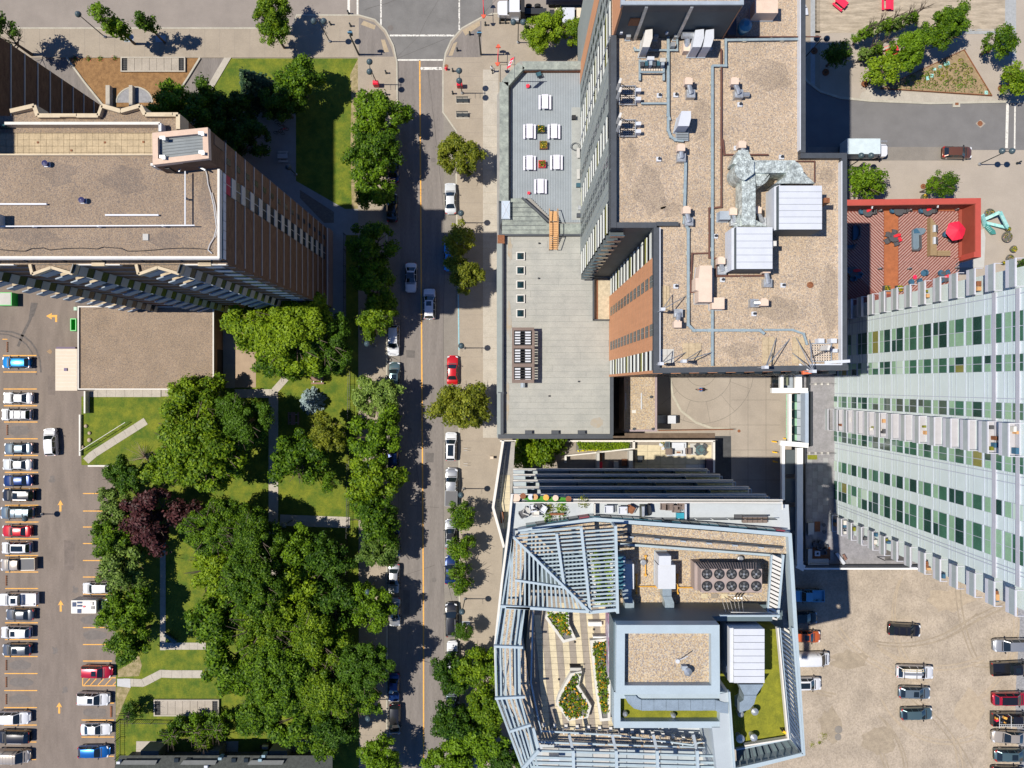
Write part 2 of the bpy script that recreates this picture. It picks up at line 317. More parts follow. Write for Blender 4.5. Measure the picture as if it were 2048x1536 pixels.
manhole(781,56,0.45,mat('old iron',(0.13,0.115,0.105),0.8,var=.1),'round iron manhole cover in the middle of the junction')
sheetm=[(1951,247),(1961,239),(1971,247),(1961,256)]
slabp('manhole_surround',sheetm,0.0,0.006,M_dcon); manhole(1960,247,0.42,M_rust,'rusty manhole cover in a diamond of concrete on the side road')
manhole(1677,1459,0.62,M_bay,'upper pale round cover in the gravel lot'); manhole(1676,1474,0.55,M_bay,'lower pale round cover in the gravel lot')
for (x0,y0,x1,y1,m,l) in [(1905,203,1919,215,M_kerb,'pale catch basin with rusty grate in the side road kerb')]:
 t=thing('catch_basin',l,'drain',(*P(x0,y0),0)); build(MB().prism(PP(rect(x0,y0,x1,y1)),0.0,0.16),'surround',m,t); build(MB().prism(PP(rect(x0+4,y0+3,x1-3,y1-4)),0.15,0.17),'grate',M_rust,t)
manhole(1452.0+26,866-4,0.25,M_rust,'small round rusty drain cover at the edge of the driveway')
sheet('lawn',[(455,117),(716,117),(719,420),(690,418),(592,362),(592,223),(330,223),(345,200),(415,190),(440,150)],0.04,M_grass)
sheet('lawn',[(163,793),(440,793),(440,600),(719,600),(720,1900),(232,1900),(232,931),(163,930)],0.03,M_grass)
sheet('lawn',[(692,470),(719,470),(719,620),(692,620)],0.04,M_grass)
sheet('dry_verge',[(700,150),(716,118),(718,300),(719,420),(704,420),(701,300),(703,190)],0.044,mat('dry grass',(0.16,0.14,0.05),0.95,scale=1.2,fine=10,col2=(0.33,0.26,0.15),var=.2))
sheet('dry_verge',[(236,1340),(262,1326),(278,1310),(284,1330),(278,1352),(236,1354)],0.036,MATS['dry grass']); sheet('dry_verge',[(233,1374),(262,1374),(250,1400),(240,1425),(233,1440)],0.036,MATS['dry grass'])
sheet('courtyard',[(505,215),(592,223),(592,362),(690,418),(720,418),(720,470),(692,470),(692,640),(655,640),(560,500),(420,300)],0.045,mat('courtyard concrete',(0.25,0.25,0.24),0.9,var=.08,scale=.5))
sheet('courtyard_pavers',[(600,380),(600,396),(648,446),(668,446),(668,424)],0.05,mat('brown courtyard pavers',(0.16,0.13,0.10),0.95,var=0.15,scale=3))
PM=M_slab
def path_slabs(name,pts,w,n,z=0.075,m=None):
 m=m or PM; t=struct(name,strip(MB(),PP(pts),w/S*0.98,0.02,z-0.02),M_conc)
 P2=[Vector(p) for p in pts]; L=[0]
 for i in range(len(P2)-1): L.append(L[-1]+(P2[i+1]-P2[i]).length)
 def at(d):
  for i in range(len(P2)-1):
   if d<=L[i+1]+1e-6:
    f=(d-L[i])/(L[i+1]-L[i]); q=P2[i].lerp(P2[i+1],f); tt=(P2[i+1]-P2[i]).normalized(); return q,tt
  return P2[-1],(P2[-1]-P2[-2]).normalized()
 for k in range(n):
  a,ta=at(L[-1]*k/n+0.2); b,tb=at(L[-1]*(k+1)/n-0.2); na=Vector((-ta.y,ta.x))*w/2; nb=Vector((-tb.y,tb.x))*w/2
  build(MB().prism(PP([tuple(a+na),tuple(a-na),tuple(b-nb),tuple(b+nb)]),0.03,z+R.uniform(0,.006)),'paving_slab',m,t)
path_slabs('path',[(547,1160),(547,792)],19,22); path_slabs('path',[(470,787),(556,787)],17,5); path_slabs('path',[(549,782),(572,756)],14,2)
path_slabs('path',[(326,1300),(326,1085)],11,12); path_slabs('path',[(330,1292),(412,1292)],14,5)
path_slabs('path',[(247,1364),(285,1366),(303,1357),(322,1347),(345,1348),(405,1348)],15.5,8)
path_slabs('path',[(172,922),(183,911),(292,842)],15,6); path_slabs('path',[(178,787),(322,787)],14,8)
path_slabs('path',[(560,1040),(700,1045)],22,6)
slabp('ramp',[(235,1357),(261,1357),(262,1375),(235,1372)],0.03,0.10,mat('fresh concrete',(0.42,0.42,0.42),0.8,var=.05))
for pts in ([(273,1482),(339,1482),(338,1515),(272,1515)],[(411,1482),(477,1482),(476,1516),(411,1516)],[(549,1480),(622,1480),(622,1514),(549,1514)]):
 t=struct('patio',MB().prism(PP(pts),0.02,0.06),M_conc)
 (xa,ya),(xb,yb)=pts[0],pts[2]; xm=(xa+xb)/2; ym=(ya+yb)/2
 for (p,q,r,s) in ((xa,ya,xm,ym),(xm,ya,xb,ym),(xa,ym,xm,yb),(xm,ym,xb,yb)): build(MB().prism(PP(rect(p+.3,q+.3,r-.3,s-.3)),0.05,0.09),'paving_slab',PM,t)
slabp('concrete_pad',[(440,650),(470,650),(470,776),(440,776)],0.0,0.05,M_conc); slabp('concrete_pad',[(470,665),(512,665),(512,775),(470,775)],0.0,0.05,mat('tan concrete pad',(0.31,0.23,0.16),0.9,var=.08,scale=.5))
sheet('mulch_bed',[(137,117),(401,117),(374,160),(352,198),(330,215),(215,215),(200,200),(165,160)],0.135,M_mulch)
sheet('entrance_drive',[(-20,116),(95,116),(136,118),(210,215),(205,240),(-20,240)],0.03,M_asph)
sheet('entrance_drive',[(402,116),(449,116),(412,175),(380,215),(340,215),(352,198),(374,160)],0.03,M_asph)
slabp('path',[(449,116),(463,116),(425,180),(412,178)],0.03,0.14,M_slab)
for pts in ([(135,117),(170,165),(208,212)],[(401,117),(376,158),(348,200)]): tag(build(strip(MB(),PP(pts),0.28,0.0,0.28),'planter_edge',M_kerb),'low pale concrete edging on the %s side of the brown mulch bed'%('left' if pts[0][0]<200 else 'right'),'kerb edging')
def vent_cover(x0,y0,x1,y1,lab,n=7):
 t=thing('vent_shaft',lab,'vent shaft',(*P((x0+x1)/2,(y0+y1)/2),0))
 build(ring_mb(PP(rect(x0,y0,x1,y1)),0.2,0.0,0.45),'rim',M_slab,t)
 g=11; w=(x1-x0-2*g-4)/n
 for i in range(n): build(MB().prism(PP(rect(x0+2+g+i*w+.3,y0+2.6,x0+2+g+(i+1)*w-.3,y1-2.6)),0.2,0.38+R.uniform(0,.02)),'slab',M_conc,t)
 for xx in (x0+2.6,x1-2.6-g):
  gr=build(MB().prism(PP(rect(xx,y0+2.6,xx+g,y1-2.6)),0.15,0.25),'grate',M_dark,t)
  mb=MB()
  for k in range(6): mb.box(*PZ(xx,y0+4+k*(y1-y0-8)/6,0),0.25,*PZ(xx+g,y0+4.8+k*(y1-y0-8)/6,0),0.3)
  mb.box(*PZ(xx+g/2-.4,y0+3,0),0.25,*PZ(xx+g/2+.4,y1-3,0),0.31); build(mb,'grate_bars',M_black,gr)
def ring_mb(xy,d,z0,z1): mb=MB(); ring(mb,xy,d,z0,z1); return mb
vent_cover(244,116,373,146,'concrete vent shaft cover with dark grates in the brown mulch bed')
vent_cover(310,1397,440,1430,'concrete vent shaft cover with dark grates on the lower lawn')
x,y=P(270,206); pts=[(x+2.9*math.cos(t),y+2.5*math.sin(t)) for t in [math.pi*i/16 for i in range(17)]]
struct('stone_patch',MB().prism(pts,0.1,0.16),mat('grey stone',(0.24,0.24,0.25),0.9,var=.15,scale=2)); struct('stone_patch_rim',strip(MB(),pts,0.2,0.1,0.2),M_kerb)
for (a,b,l) in [(219,227,'left low concrete wall of the entrance above the zigzag parapet'),(265,272,'right low concrete wall of the entrance beside the half round patch')]:
 build(MB().prism(PP(rect(a,176,b,218)),0.0,1.1),'low_wall',M_slab,None,l,'wall')
pl=bpy.data.objects['plaza']
M_brk=mat('plaza bricks',(0.27,0.225,0.165),0.9,scale=0.9,fine=7,stretch=(0.35,2.2,1),var=0.12,col2=(0.44,0.37,0.28))
bf=struct('brick_field',MB().prism(PP([(1630,-300),(2010,-300),(2010,62),(1630,66)]),-0.01,0.02),M_brk)
mb=MB();
for r_ in range(56):
 y=-8+r_*1.35
 for c_ in range(62):
  x=1630+c_*6.2+(3.1 if r_%2 else 0)
  if x<2004 and y<62: mb.prism(PP(rect(x,y,x+5.9,y+1.1)),0.01,0.026+R.uniform(0,.012),bottom=False)
build(mb,'plaza_brick',M_brk,bf,kind='stuff')
for pts in ([(1621,-300),(1630,-300),(1630,172),(1621,165)],[(2010,-300),(2032,-300),(2032,130),(2024,130),(2024,66),(2010,66)],[(1930,58),(2010,58),(2010,68),(1930,68)]):
 sheet('granite_band',pts,0.03,mat('grey granite',(0.30,0.31,0.31),0.8,var=.12,scale=2))
bed=thing('planting_bed','triangular planting bed of grasses beside the curved side road','planting bed',(*P(1890,160),0))
bt=[(1761,178),(1926,101),(1981,192)]
build(MB().prism(PP(bt),0.0,0.22),'soil',mat('bed soil',(0.22,0.15,0.09),0.95,scale=1.5,fine=10,col2=(0.30,0.22,0.12),var=.2),bed)
build(strip(MB(),PP(bt),0.12,0.0,0.34,closed=True),'edging',M_rust,bed)
sheet('plaza_path',[(1718,196),(1722,186),(1740,176),(1762,180),(1980,194),(2005,203),(1870,206),(1740,202)],0.03,M_slab)
for pts in ([(1340,752),(1345,790),(1362,822),(1392,845),(1425,857),(1460,858)],): strip_o=struct('drive_kerb',strip(MB(),PP(pts),0.35,0.0,0.07),M_kerb)
rr=random.Random(77); M_crk=mat('crack filler',(.07,.062,.056),.9,var=0)
mb=MB()
def crack(x,y,dx,dy,n,w=.05,jit=2.5):
 p=[(x,y)]
 for k in range(n): x+=dx+rr.uniform(-jit,jit); y+=dy+rr.uniform(-jit,jit); p.append((x,y))
 strip(mb,PP(p),w,0.010,0.0125)
for a in [(801,640,0,20,40),(888,420,0,22,48),(855,137,1,10,30),(776,700,0,22,34),(870,1130,-9,3,8),(820,1010,12,1,5)]: crack(*a,jit=.7,w=.04)
tag(build(mb,'crack',M_crk,st),kind='stuff')
mb=MB()
for a in [(880,1120,6,18,9),(822,880,2,15,8),(730,20,14,-4,9)]: crack(*a)
tag(build(mb,'crack',M_crk,st),kind='stuff')
mb=MB(); strip(mb,PP([(1000+0,-10),(955,40),(905,72),(792,118)]),.04,.011,.013); strip(mb,PP([(880,-5),(850,45),(838,72),(790,118)]),.03,.011,.013); tag(build(mb,'crack',M_crk,jn),kind='stuff')
gl_=bpy.data.objects['gravel_lot']; M_trk=mat('pressed wheel track',(.31,.25,.18),.95,scale=1.4,fine=8,col2=(.40,.325,.235),var=.14,bump=.3); M_trd=mat('dark wheel track',(.245,.20,.145),.95,scale=1.1,fine=8,col2=(.33,.27,.195),var=.16,bump=.3)
for k in range(16):
 x,y=rr.uniform(1630,1960),rr.uniform(1150,1500); a=rr.uniform(0,6.28); t_=rr.uniform(-.12,.12); pts=[]
 for j in range(14): pts.append((x,y)); x+=17*math.cos(a); y+=17*math.sin(a); a+=t_
 pts=[p for p in pts if p[0]>1600 and p[1]>1142 and p[0]<2040]
 if len(pts)>3:
  mb=MB(); strip(mb,PP(pts),rr.uniform(.18,.32),.002,.006+.0005*k); strip(mb,PP([(p[0]+10*math.sin(a),p[1]-10*math.cos(a)) for p in pts]),.22,.002,.0062+.0005*k); build(mb,'wheel_track',[M_trk,M_trd][k%2],gl_)
for k,(x,y,rx,ry) in enumerate([(1700,1320,3.5,1.8),(1900,1200,4,2.2),(1760,1480,3,2.5),(1940,1420,2.5,4),(1660,1450,2,3)]):
 c=P(x,y); build(MB().sheet([(c[0]+rx*R.uniform(.6,1.1)*math.cos(t_),c[1]+ry*R.uniform(.6,1.1)*math.sin(t_)) for t_ in [i*math.pi/9 for i in range(18)]],.0025),'dirt_patch',[M_trd,M_trk][k%2],gl_)
sheet('loose_gravel',[(2035,1180),(2060,1180),(2060,1540),(2040,1540),(2030,1400),(2037,1290)],.004,mat('blue grey loose gravel',(.24,.24,.25),.95,scale=3,fine=14,var=.25,bump=.6))
dv=bpy.data.objects['driveway']; M_jt=mat('drive joint',(.17,.15,.125),.95,var=.1)
for cx,cy,r_,a0,a1 in [(1402,742,62,5,175),(1402,742,105,0,115),(1402,742,30,0,180)]:
 build(strip(MB(),PP([(cx+r_*math.cos(math.radians(a0+(a1-a0)*k/20)),cy+r_*math.sin(math.radians(a0+(a1-a0)*k/20))) for k in range(21)]),.07,.002,.006),'drive_joint',M_jt,dv)
for a in (20,50,80,110,140): c,s_=math.cos(math.radians(a)),math.sin(math.radians(a)); build(strip(MB(),PP([(1402+62*c,742+62*s_),(1402+104*c,742+104*s_)]),.05,.002,.006),'drive_joint',M_jt,dv)
for pts in ([(1460,745),(1460,880)],[(1496,745),(1496,1110)],[(1532,745),(1532,1110)],[(1462,800),(1560,800)],[(1462,850),(1560,850)],[(1462,900),(1560,900)],[(1462,960),(1560,960)]): build(strip(MB(),PP(pts),.06,.002,.006),'drive_joint',M_jt,dv)
M_ptch=mat('asphalt patch',(.12,.108,.10),.92,var=.14,scale=1.2,fine=9)
for x0,y0,x1,y1 in [(850,905,868,925),(806,1180,820,1230),(858,1330,884,1352),(812,700,830,716)]: build(MB().prism(PP([(x0,y0),(x1,y0+1),(x1-1,y1),(x0+1,y1-1)]),.0,.009),'asphalt_patch',M_ptch,st)
for x0,y0,x1,y1 in [(150,600,180,640),(95,750,112,790),(128,1080,150,1140)]: build(MB().prism(PP([(x0,y0),(x1,y0+2),(x1-2,y1),(x0+1,y1-1)]),.0,.006),'asphalt_patch',mat('lot patch',(.15,.122,.104),.92,var=.14,scale=1.2,fine=9),lot)
for x,y,l in [(820,860,'round iron cover in the left lane below the tree shadows'),(868,1160,'round iron cover in the right lane beside the small trees'),(866,320,'round iron cover in the right lane level with the grey deck')]: manhole(x,y,.38,MATS['old iron'],l)
for x,y in [(110,1300),(150,1180),(105,960),(130,1380)]:
 c=P(x,y); build(MB().sheet([(c[0]+R.uniform(.4,1)*math.cos(t_)*.7,c[1]+R.uniform(.4,1)*math.sin(t_)*.9) for t_ in [i*math.pi/7 for i in range(14)]],.005),'oil_stain',M_oil,lot)
# ---------------- trees
LM={'green':leafmat('green leaves',(0.035,0.090,0.004),(0.175,0.30,0.009)),'lime':leafmat('lime leaves',(0.065,0.135,0.004),(0.25,0.36,0.012)),
 'deep':leafmat('deep green leaves',(0.018,0.060,0.004),(0.095,0.19,0.010)),'yellow':leafmat('yellowing leaves',(0.075,0.105,0.006),(0.29,0.31,0.025)),
 'purple':leafmat('purple leaves',(0.022,0.008,0.008),(0.10,0.032,0.032),0.15),'blue':leafmat('blue needles',(0.10,0.16,0.15),(0.30,0.38,0.38),0.1),
 'dneedle':leafmat('dark needles',(0.010,0.035,0.014),(0.07,0.13,0.05),0.1),'silver':leafmat('silver leaves',(0.055,0.11,0.012),(0.20,0.29,0.05),0.2)}
M_bark=mat('bark',(0.10,0.075,0.055),0.95,var=.2,scale=4)
def leaf(v,f,c,n,s,rr):
 n=Vector(n).normalized(); t=n.cross(Vector((rr.uniform(-1,1),rr.uniform(-1,1),rr.uniform(-1,1))))
 if t.length<1e-3: t=Vector((1,0,0))
 t.normalize(); b=n.cross(t); i=len(v); a=s*rr.uniform(.75,1.3); w=a*rr.uniform(.4,.62)
 for p in (t*a,b*w,-t*a*.8,-b*w): v.append(tuple(Vector(c)+p))
 f.append((i,i+1,i+2,i+3))
def crown_mesh(name,Rc,Hc,nl,per,ls,seed,lobe=0.30,air=0.25):
 rr=random.Random(seed); v=[];f=[]
 lobes=[]
 ph=[rr.uniform(0,6.28) for _ in range(4)]
 for i in range(nl):
  u=rr.random(); th=rr.uniform(0,2*math.pi); cz=rr.uniform(-0.75,1.0)
  rad=(1-(0.0 if cz<0 else cz*cz))**.5 if cz>0 else (1-0.45*cz*cz)**.5
  k=rr.uniform(.30,.86)**.6 if i>nl*.15 else rr.uniform(0,.5)
  sh=1+0.15*math.sin(2*th+ph[0])+0.12*math.sin(3*th+ph[1])+0.08*math.sin(5*th+ph[2])
  r=Rc*sh*rad*k*0.86; lobes.append((r*math.cos(th),r*math.sin(th),cz*Hc*.8,Rc*lobe*rr.uniform(.6,1.25)))
 for (x,y,z,lr) in lobes:
  for _ in range(int(per*(lr/(Rc*lobe))**1.5)):
   d=Vector((rr.gauss(0,1),rr.gauss(0,1),rr.gauss(.35,.9))).normalized(); k=rr.uniform(.45,1.12)
   if rr.random()<0.06: k*=1.35
   c=(x+d.x*lr*k,y+d.y*lr*k,z+d.z*lr*k*.75)
   nn=d+Vector((rr.gauss(0,.55),rr.gauss(0,.55),rr.gauss(.5,.5)))
   leaf(v,f,c,nn,ls,rr)
 me=bpy.data.meshes.new(name); me.from_pydata(v,[],f); me.update(); return me
def cone_mesh(name,Rc,Hc,tiers,per,ls,seed):
 rr=random.Random(seed); v=[];f=[]
 for t in range(tiers):
  q=t/(tiers-1); z=-Hc/2+Hc*q; r=Rc*(1-q)**.85+.08; nb=max(5,int(16*(1-q)+5)); o=rr.uniform(0,6)
  for b in range(nb):
   a=o+2*math.pi*b/nb+rr.uniform(-.15,.15); L=r*rr.uniform(.78,1.12)
   for k in range(int(per*L/Rc)+3):
    s=rr.random()**.7; w=.16*Rc*(1-.6*s); c=(L*s*math.cos(a)+rr.gauss(0,w*.5),L*s*math.sin(a)+rr.gauss(0,w*.5),z-.25*L*s+rr.gauss(0,.08))
    leaf(v,f,c,(math.cos(a)*.5+rr.gauss(0,.4),math.sin(a)*.5+rr.gauss(0,.4),1),ls,rr)
 me=bpy.data.meshes.new(name); me.from_pydata(v,[],f); me.update(); return me
CR={'s':[crown_mesh('crown_small_%d'%i,2.4,1.9,30,125,0.17,50+i,.28) for i in range(3)],
 'm':[crown_mesh('crown_mid_%d'%i,4.2,2.9,54,190,0.215,60+i,.20) for i in range(4)],
 'l':[crown_mesh('crown_large_%d'%i,7.6,4.2,128,250,0.25,70+i,.148) for i in range(3)],
 't':[crown_mesh('crown_narrow_%d'%i,1.7,3.4,26,80,0.19,80+i,.34) for i in range(2)]}
CN=cone_mesh('spruce_crown',3.0,9.0,17,60,0.22,5); CB=cone_mesh('blue_spruce_crown',1.75,4.2,13,42,0.15,6)
BASE={'s':2.4,'m':4.2,'l':7.6,'t':1.7}; TR={}
def trunk_mesh(key,Rc,z0,zc,hc):
 if key in TR: return TR[key]
 mb=MB(); rr=random.Random(len(TR)); r0=Rc*.045+.07; mb.tube((0,0,0),(0,0,zc-hc*.2),r0*1.25,r0*.75,8)
 for i in range(6):
  a=i*1.05+rr.uniform(-.3,.3); b=(Rc*.62*math.cos(a),Rc*.62*math.sin(a),zc+hc*rr.uniform(-.1,.35)); s=(0,0,zc-hc*rr.uniform(.3,.75)); mb.tube(s,b,r0*.5,r0*.15,6)
  for j in range(2):
   a2=a+rr.uniform(-.6,.6); m_=Vector(s).lerp(Vector(b),.5); mb.tube(m_,(Rc*.8*math.cos(a2),Rc*.8*math.sin(a2),b[2]+rr.uniform(-.3,.5)),r0*.25,r0*.08,5)
 me=mb.mesh('trunk'); me.materials.append(M_bark); TR[key]=me; return me
TI=[0]
def tree(px,py,r,kind,label,size=None,zc=None,flat=1.0,group=None,name='tree',base=0.0,sxy=(1,1)):
 rm=r/S; size=size or ('s' if rm<2.9 else 'm' if rm<5.0 else 'l')
 zc=zc or {'s':3.9,'m':5.6,'l':8.2,'t':4.6}[size]+(R.uniform(-1.3,1.6) if size=='l' else R.uniform(-.5,.6)); rm*= (1-(zc+base)/H)*(1.15 if size in 'smt' else 1.06)
 x,y=PZ(px,py,zc+base); TI[0]+=1; i=TI[0]
 o=thing(name,label,'tree',(x,y,base),group=group,world=False)
 s=rm/BASE[size]; me=CR[size][i%len(CR[size])]
 c=bpy.data.objects.new('crown',me if True else None); COL.objects.link(c); c.parent=o
 if not me.materials: me.materials.append(LM['green'])
 c.location=(0,0,zc); c.rotation_euler=(0,0,R.uniform(0,6.28)); c.scale=(s*sxy[0],s*sxy[1],max(.6,s*flat)*0.95)
 c.material_slots[0].link='OBJECT'; c.material_slots[0].material=LM[kind]
 t=bpy.data.objects.new('trunk',trunk_mesh(size,BASE[size],0,zc,{'s':1.9,'m':2.9,'l':4.2,'t':3.4}[size])); COL.objects.link(t); t.parent=o; t.scale=(s,s,1)
 return o
def spruce(px,py,r,kind,label,me,zc,hc):
 x,y=PZ(px,py,zc); o=thing('spruce_tree',label,'tree',(x,y,0),world=False); s=r/S*(1-zc/H)/(3.0 if me is CN else 1.75)
 c=bpy.data.objects.new('crown',me); COL.objects.link(c); c.parent=o; c.location=(0,0,zc); c.scale=(s,s,1)
 if not me.materials: me.materials.append(LM[kind])
 build(MB().tube((0,0,0),(0,0,zc),.18,.1),'trunk',M_bark,o); return o
T=tree
G1='street trees on the left pavement'
for a in [(757,232,54,'green','topmost street tree on the left pavement, across from the black benches'),(750,300,50,'green','second street tree from the top on the left pavement'),
 (745,362,50,'green','third street tree on the left pavement, level with the lower deck picnic tables'),(742,492,50,'green','street tree standing in the dark shadow of the block, beside the moving white saloon'),
 (748,565,48,'green','lower of the two street trees inside the dark building shadow'),(752,632,42,'lime','bright street tree at the lower edge of the building shadow'),
 (755,795,50,'silver','pale street tree level with the blue spruce'),(752,872,54,'green','street tree just right of the black picket fence'),(748,962,54,'lime','street tree above the park side lamp, left of the covered pickup'),
 (752,1035,52,'green','street tree left of the upper small pavement trees'),(757,1098,42,'silver','pale street tree above the silver parked hatchback'),(748,1215,46,'green','street tree over the lower silver parked car'),
 (722,1340,64,'deep','street tree at the edge of the dense park canopy'),(760,1525,46,'green','lowest street tree on the left pavement')]: T(*a,group=G1)
G2='street trees on the right pavement'
for a in [(920,313,46,'yellow','yellowish street tree beside the upper deck building'),(921,480,32,'yellow','yellowish small tree over the blue parked car'),(928,545,38,'yellow','lower yellow tinted tree over the blue parked car'),
 (924,810,54,'yellow','large yellow green street tree below the red saloon'),(925,1030,28,'green','upper of the three small trees in a row on the right pavement'),(925,1098,28,'green','middle of the three small trees in a row on the right pavement'),
 (922,1155,28,'green','lower of the three small trees in a row on the right pavement'),(926,1262,19,'deep','tiny street tree beside the long black car'),
 (905,1345,44,'deep','tree half covering the white parked car lower right of the street'),(962,1340,50,'lime','lime green tree against the steel louvres'),(975,1425,46,'lime','lower lime green tree against the steel louvres'),
 (912,1450,48,'deep','dark tree covering the teal parked car'),(955,1490,56,'green','large tree at the bottom right of the street'),(905,1525,48,'green','tree at the bottom edge on the right kerb'),(1010,1520,38,'deep','tree at the foot of the glass tower corner')]: T(*a,group=G2)
T(546,25,42,'lime','tree on the upper kerb with a shadow falling on the pavement',zc=6.5); T(546,62,26,'green','lower part tree beside the upper kerb tree',zc=5.5)
T(221,44,24,'green','narrow leaning tree beside the upper left lamp','t',zc=7,sxy=(1.1,1.0)); T(292,48,19,'green','slim small tree right of the narrow upper left tree','t',zc=6)
T(-8,60,36,'deep','tree at the left edge whose shadow reaches the pavement',zc=8)
spruce(505,168,44,'dneedle','tall dark spruce left of the upper lawn',CN,6.5,9)
for a in [(590,160,52,'green','dark leafed tree at the upper lawn corner'),(560,205,40,'deep','tree in shade behind the dark spruce'),(350,212,48,'green','left tree against the north side of the brick block'),(415,225,52,'green','middle tree against the north side of the brick block'),
 (470,225,46,'deep','right tree against the north side of the brick block'),(495,275,44,'deep','shaded tree beside the slab block stair tower'),(440,262,40,'deep','dark tree tucked behind the roof lift house')]: T(*a)
T(1088,62,40,'lime','round bright tree beside the flatbed truck',zc=6); T(1148,62,25,'lime','small bright tree at the foot of the concrete tower',zc=5)
PK=[(585,665,92,'lime','big bright tree right below the brick block'),(510,655,60,'lime','left shoulder tree of the bright clump below the brick block'),(650,690,66,'deep','shaded tree on the right of the clump below the brick block'),(560,720,48,'green','lower tree of the clump below the brick block'),
 (405,890,104,'lime','largest bright tree, beside the sloping path in the park'),(392,795,52,'lime','bright tree overlapping the low roof annex'),(478,845,68,'deep','dark tree right of the largest bright tree'),(340,930,50,'lime','bright tree left of the largest tree'),
 (598,915,56,'green','lone round tree beside the park path'),(655,868,40,'yellow','sparse yellow tree beside the picket fence'),(655,965,20,'green','small round tree on the lawn strip by the fence'),
 (250,955,42,'deep','dark small tree at the corner of the right parking row'),(232,1015,38,'silver','feathery tree overhanging the upper parking stalls'),(225,1075,42,'green','tree left of the purple plum'),(245,1130,52,'silver','feathery tree over the parking stalls below the plum'),
 (248,1215,52,'green','tree beside the white camper'),(258,1280,46,'green','tree at the lower end of the parking row trees'),
 (430,1055,66,'green','tree right of the purple plum'),(505,1075,66,'green','park tree above the dense canopy'),(425,1140,58,'lime','park tree left of the dense canopy'),(505,1165,72,'green','park tree in the upper dense canopy'),(590,1105,50,'green','park tree near the end of the park path'),
 (650,1115,48,'deep','shaded park tree beside the left pavement'),(590,1185,62,'lime','bright park tree in the centre of the canopy'),(665,1205,54,'deep','shaded park tree left of the pavement lamp'),(440,1240,62,'green','park tree over the lower cross path'),(530,1255,74,'lime','large bright tree in the middle of the dense canopy'),
 (625,1280,78,'lime','large bright tree on the right of the dense canopy'),(470,1330,62,'green','park tree above the lower lawn'),(560,1355,80,'green','large tree at the lower middle of the canopy'),(655,1375,74,'lime','large bright tree at the lower right of the canopy'),(715,1385,52,'green','park tree touching the street'),
 (600,1440,58,'green','tree at the lower edge of the canopy'),(520,1425,50,'green','tree above the back lawn of the terraced house'),(660,1450,46,'deep','shaded tree at the canopy foot'),(647,1490,30,'green','round small tree at the end of the terraced house patios')]
for a in PK: T(*a)
T(302,1035,60,'purple','dark purple plum tree in the middle of the green park trees'); T(378,1030,32,'purple','smaller purple tree right of the big plum',zc=5)
spruce(617,803,26,'blue','small silvery blue spruce on the park lawn',CB,2.6,4.2)
for a in [(265,1422,19,'deep','dark bush beside the lower parking kerb'),(352,1462,26,'green','left bush of the row below the lower vent shaft'),(398,1455,28,'green','middle bush of the row below the lower vent shaft'),(440,1450,27,'green','right bush of the row below the lower vent shaft'),(415,1480,20,'lime','front bush of the row below the lower vent shaft')]:
 T(a[0],a[1],a[2],a[3],a[4],size='s',zc=2.2,name='bush')
for a in [(1677,108,27,'deep',"dark tree at the corner of the tower's shadow"),(1768,142,33,'lime','tree on the point of the triangular bed, over a rust tree ring'),(1822,98,40,'green','leafy tree above the triangular bed'),(1895,52,42,'green','largest tree of the plaza, above the bed tip'),
 (2001,82,30,'green','tree with greyish twigs near the right granite band'),(2038,158,32,'lime','tree cut by the right picture edge on the plaza'),(1735,365,36,'green','tree between the tower and the red deck'),(1890,367,24,'green','small tree above the red deck parapet'),(1866,372,16,'green','smaller half of the bush above the red deck parapet'),(2045,530,12,'deep','tree sliver at the right edge beside the light tower')]: T(*a)
for i,(x,y) in enumerate([(1722,72),(1745,60),(1772,52),(1800,45),(1822,38),(1728,108),(1752,100)]):
 T(x,y,13,['green','silver'][i%2],['first slender shrub tree behind the plaza wall','second slender shrub tree behind the plaza wall','third slender shrub tree behind the plaza wall','fourth slender shrub tree behind the plaza wall','uppermost slender shrub tree behind the plaza wall','low shrub tree left behind the plaza wall','low shrub tree right behind the plaza wall'][i],'t',zc=2.8,flat=.7)
for i,(x,y,r) in enumerate([(1054,898,38),(1096,897,38)]): T(x,y,r,'lime',['left','right'][i]+' bright courtyard tree below the grey membrane roof',size='s',zc=6.0)
def shrub(px,py,r,label,kind='green',flower=None,z=0.1,n=90,seed=1,name='shrub',h=0.7):
 rr=random.Random(seed+int(px*7+py)); x,y=PZ(px,py,z+.3); v=[];f=[]
 for _ in range(n):
  d=Vector((rr.gauss(0,1),rr.gauss(0,1),abs(rr.gauss(0,1)))).normalized(); k=rr.uniform(.4,1); leaf(v,f,(d.x*r*k,d.y*r*k,d.z*r*k*h),d+Vector((0,0,.5)),.09,rr)
 me=bpy.data.meshes.new('foliage'); me.from_pydata(v,[],f); me.materials.append(LM[kind])
 t=thing(name,label,'plant',(x,y,z),world=False); c=bpy.data.objects.new('foliage',me); COL.objects.link(c); c.parent=t
 if flower:
  v=[];f=[]
  for _ in range(max(6,n//8)):
   d=Vector((rr.gauss(0,1),rr.gauss(0,1),abs(rr.gauss(.5,1)))).normalized(); leaf(v,f,(d.x*r,d.y*r,d.z*r*h+.03),(0,0,1),.07,rr)
  me=bpy.data.meshes.new('flowers'); me.from_pydata(v,[],f); me.materials.append(mat('flower '+str(flower),flower,.6,var=0)); c=bpy.data.objects.new('flowers',me); COL.objects.link(c); c.parent=t
 return t
for i,(x,y) in enumerate([(147,115),(175,116),(199,116),(228,115)]): shrub(x,y,.55,['first','second','third','fourth'][i]+' small red flowered shrub from the left on the mulch bed','deep' if i==0 else 'green',(0.5,0.03,0.03))
rr=random.Random(3); v=[];f=[];v2=[];f2=[]
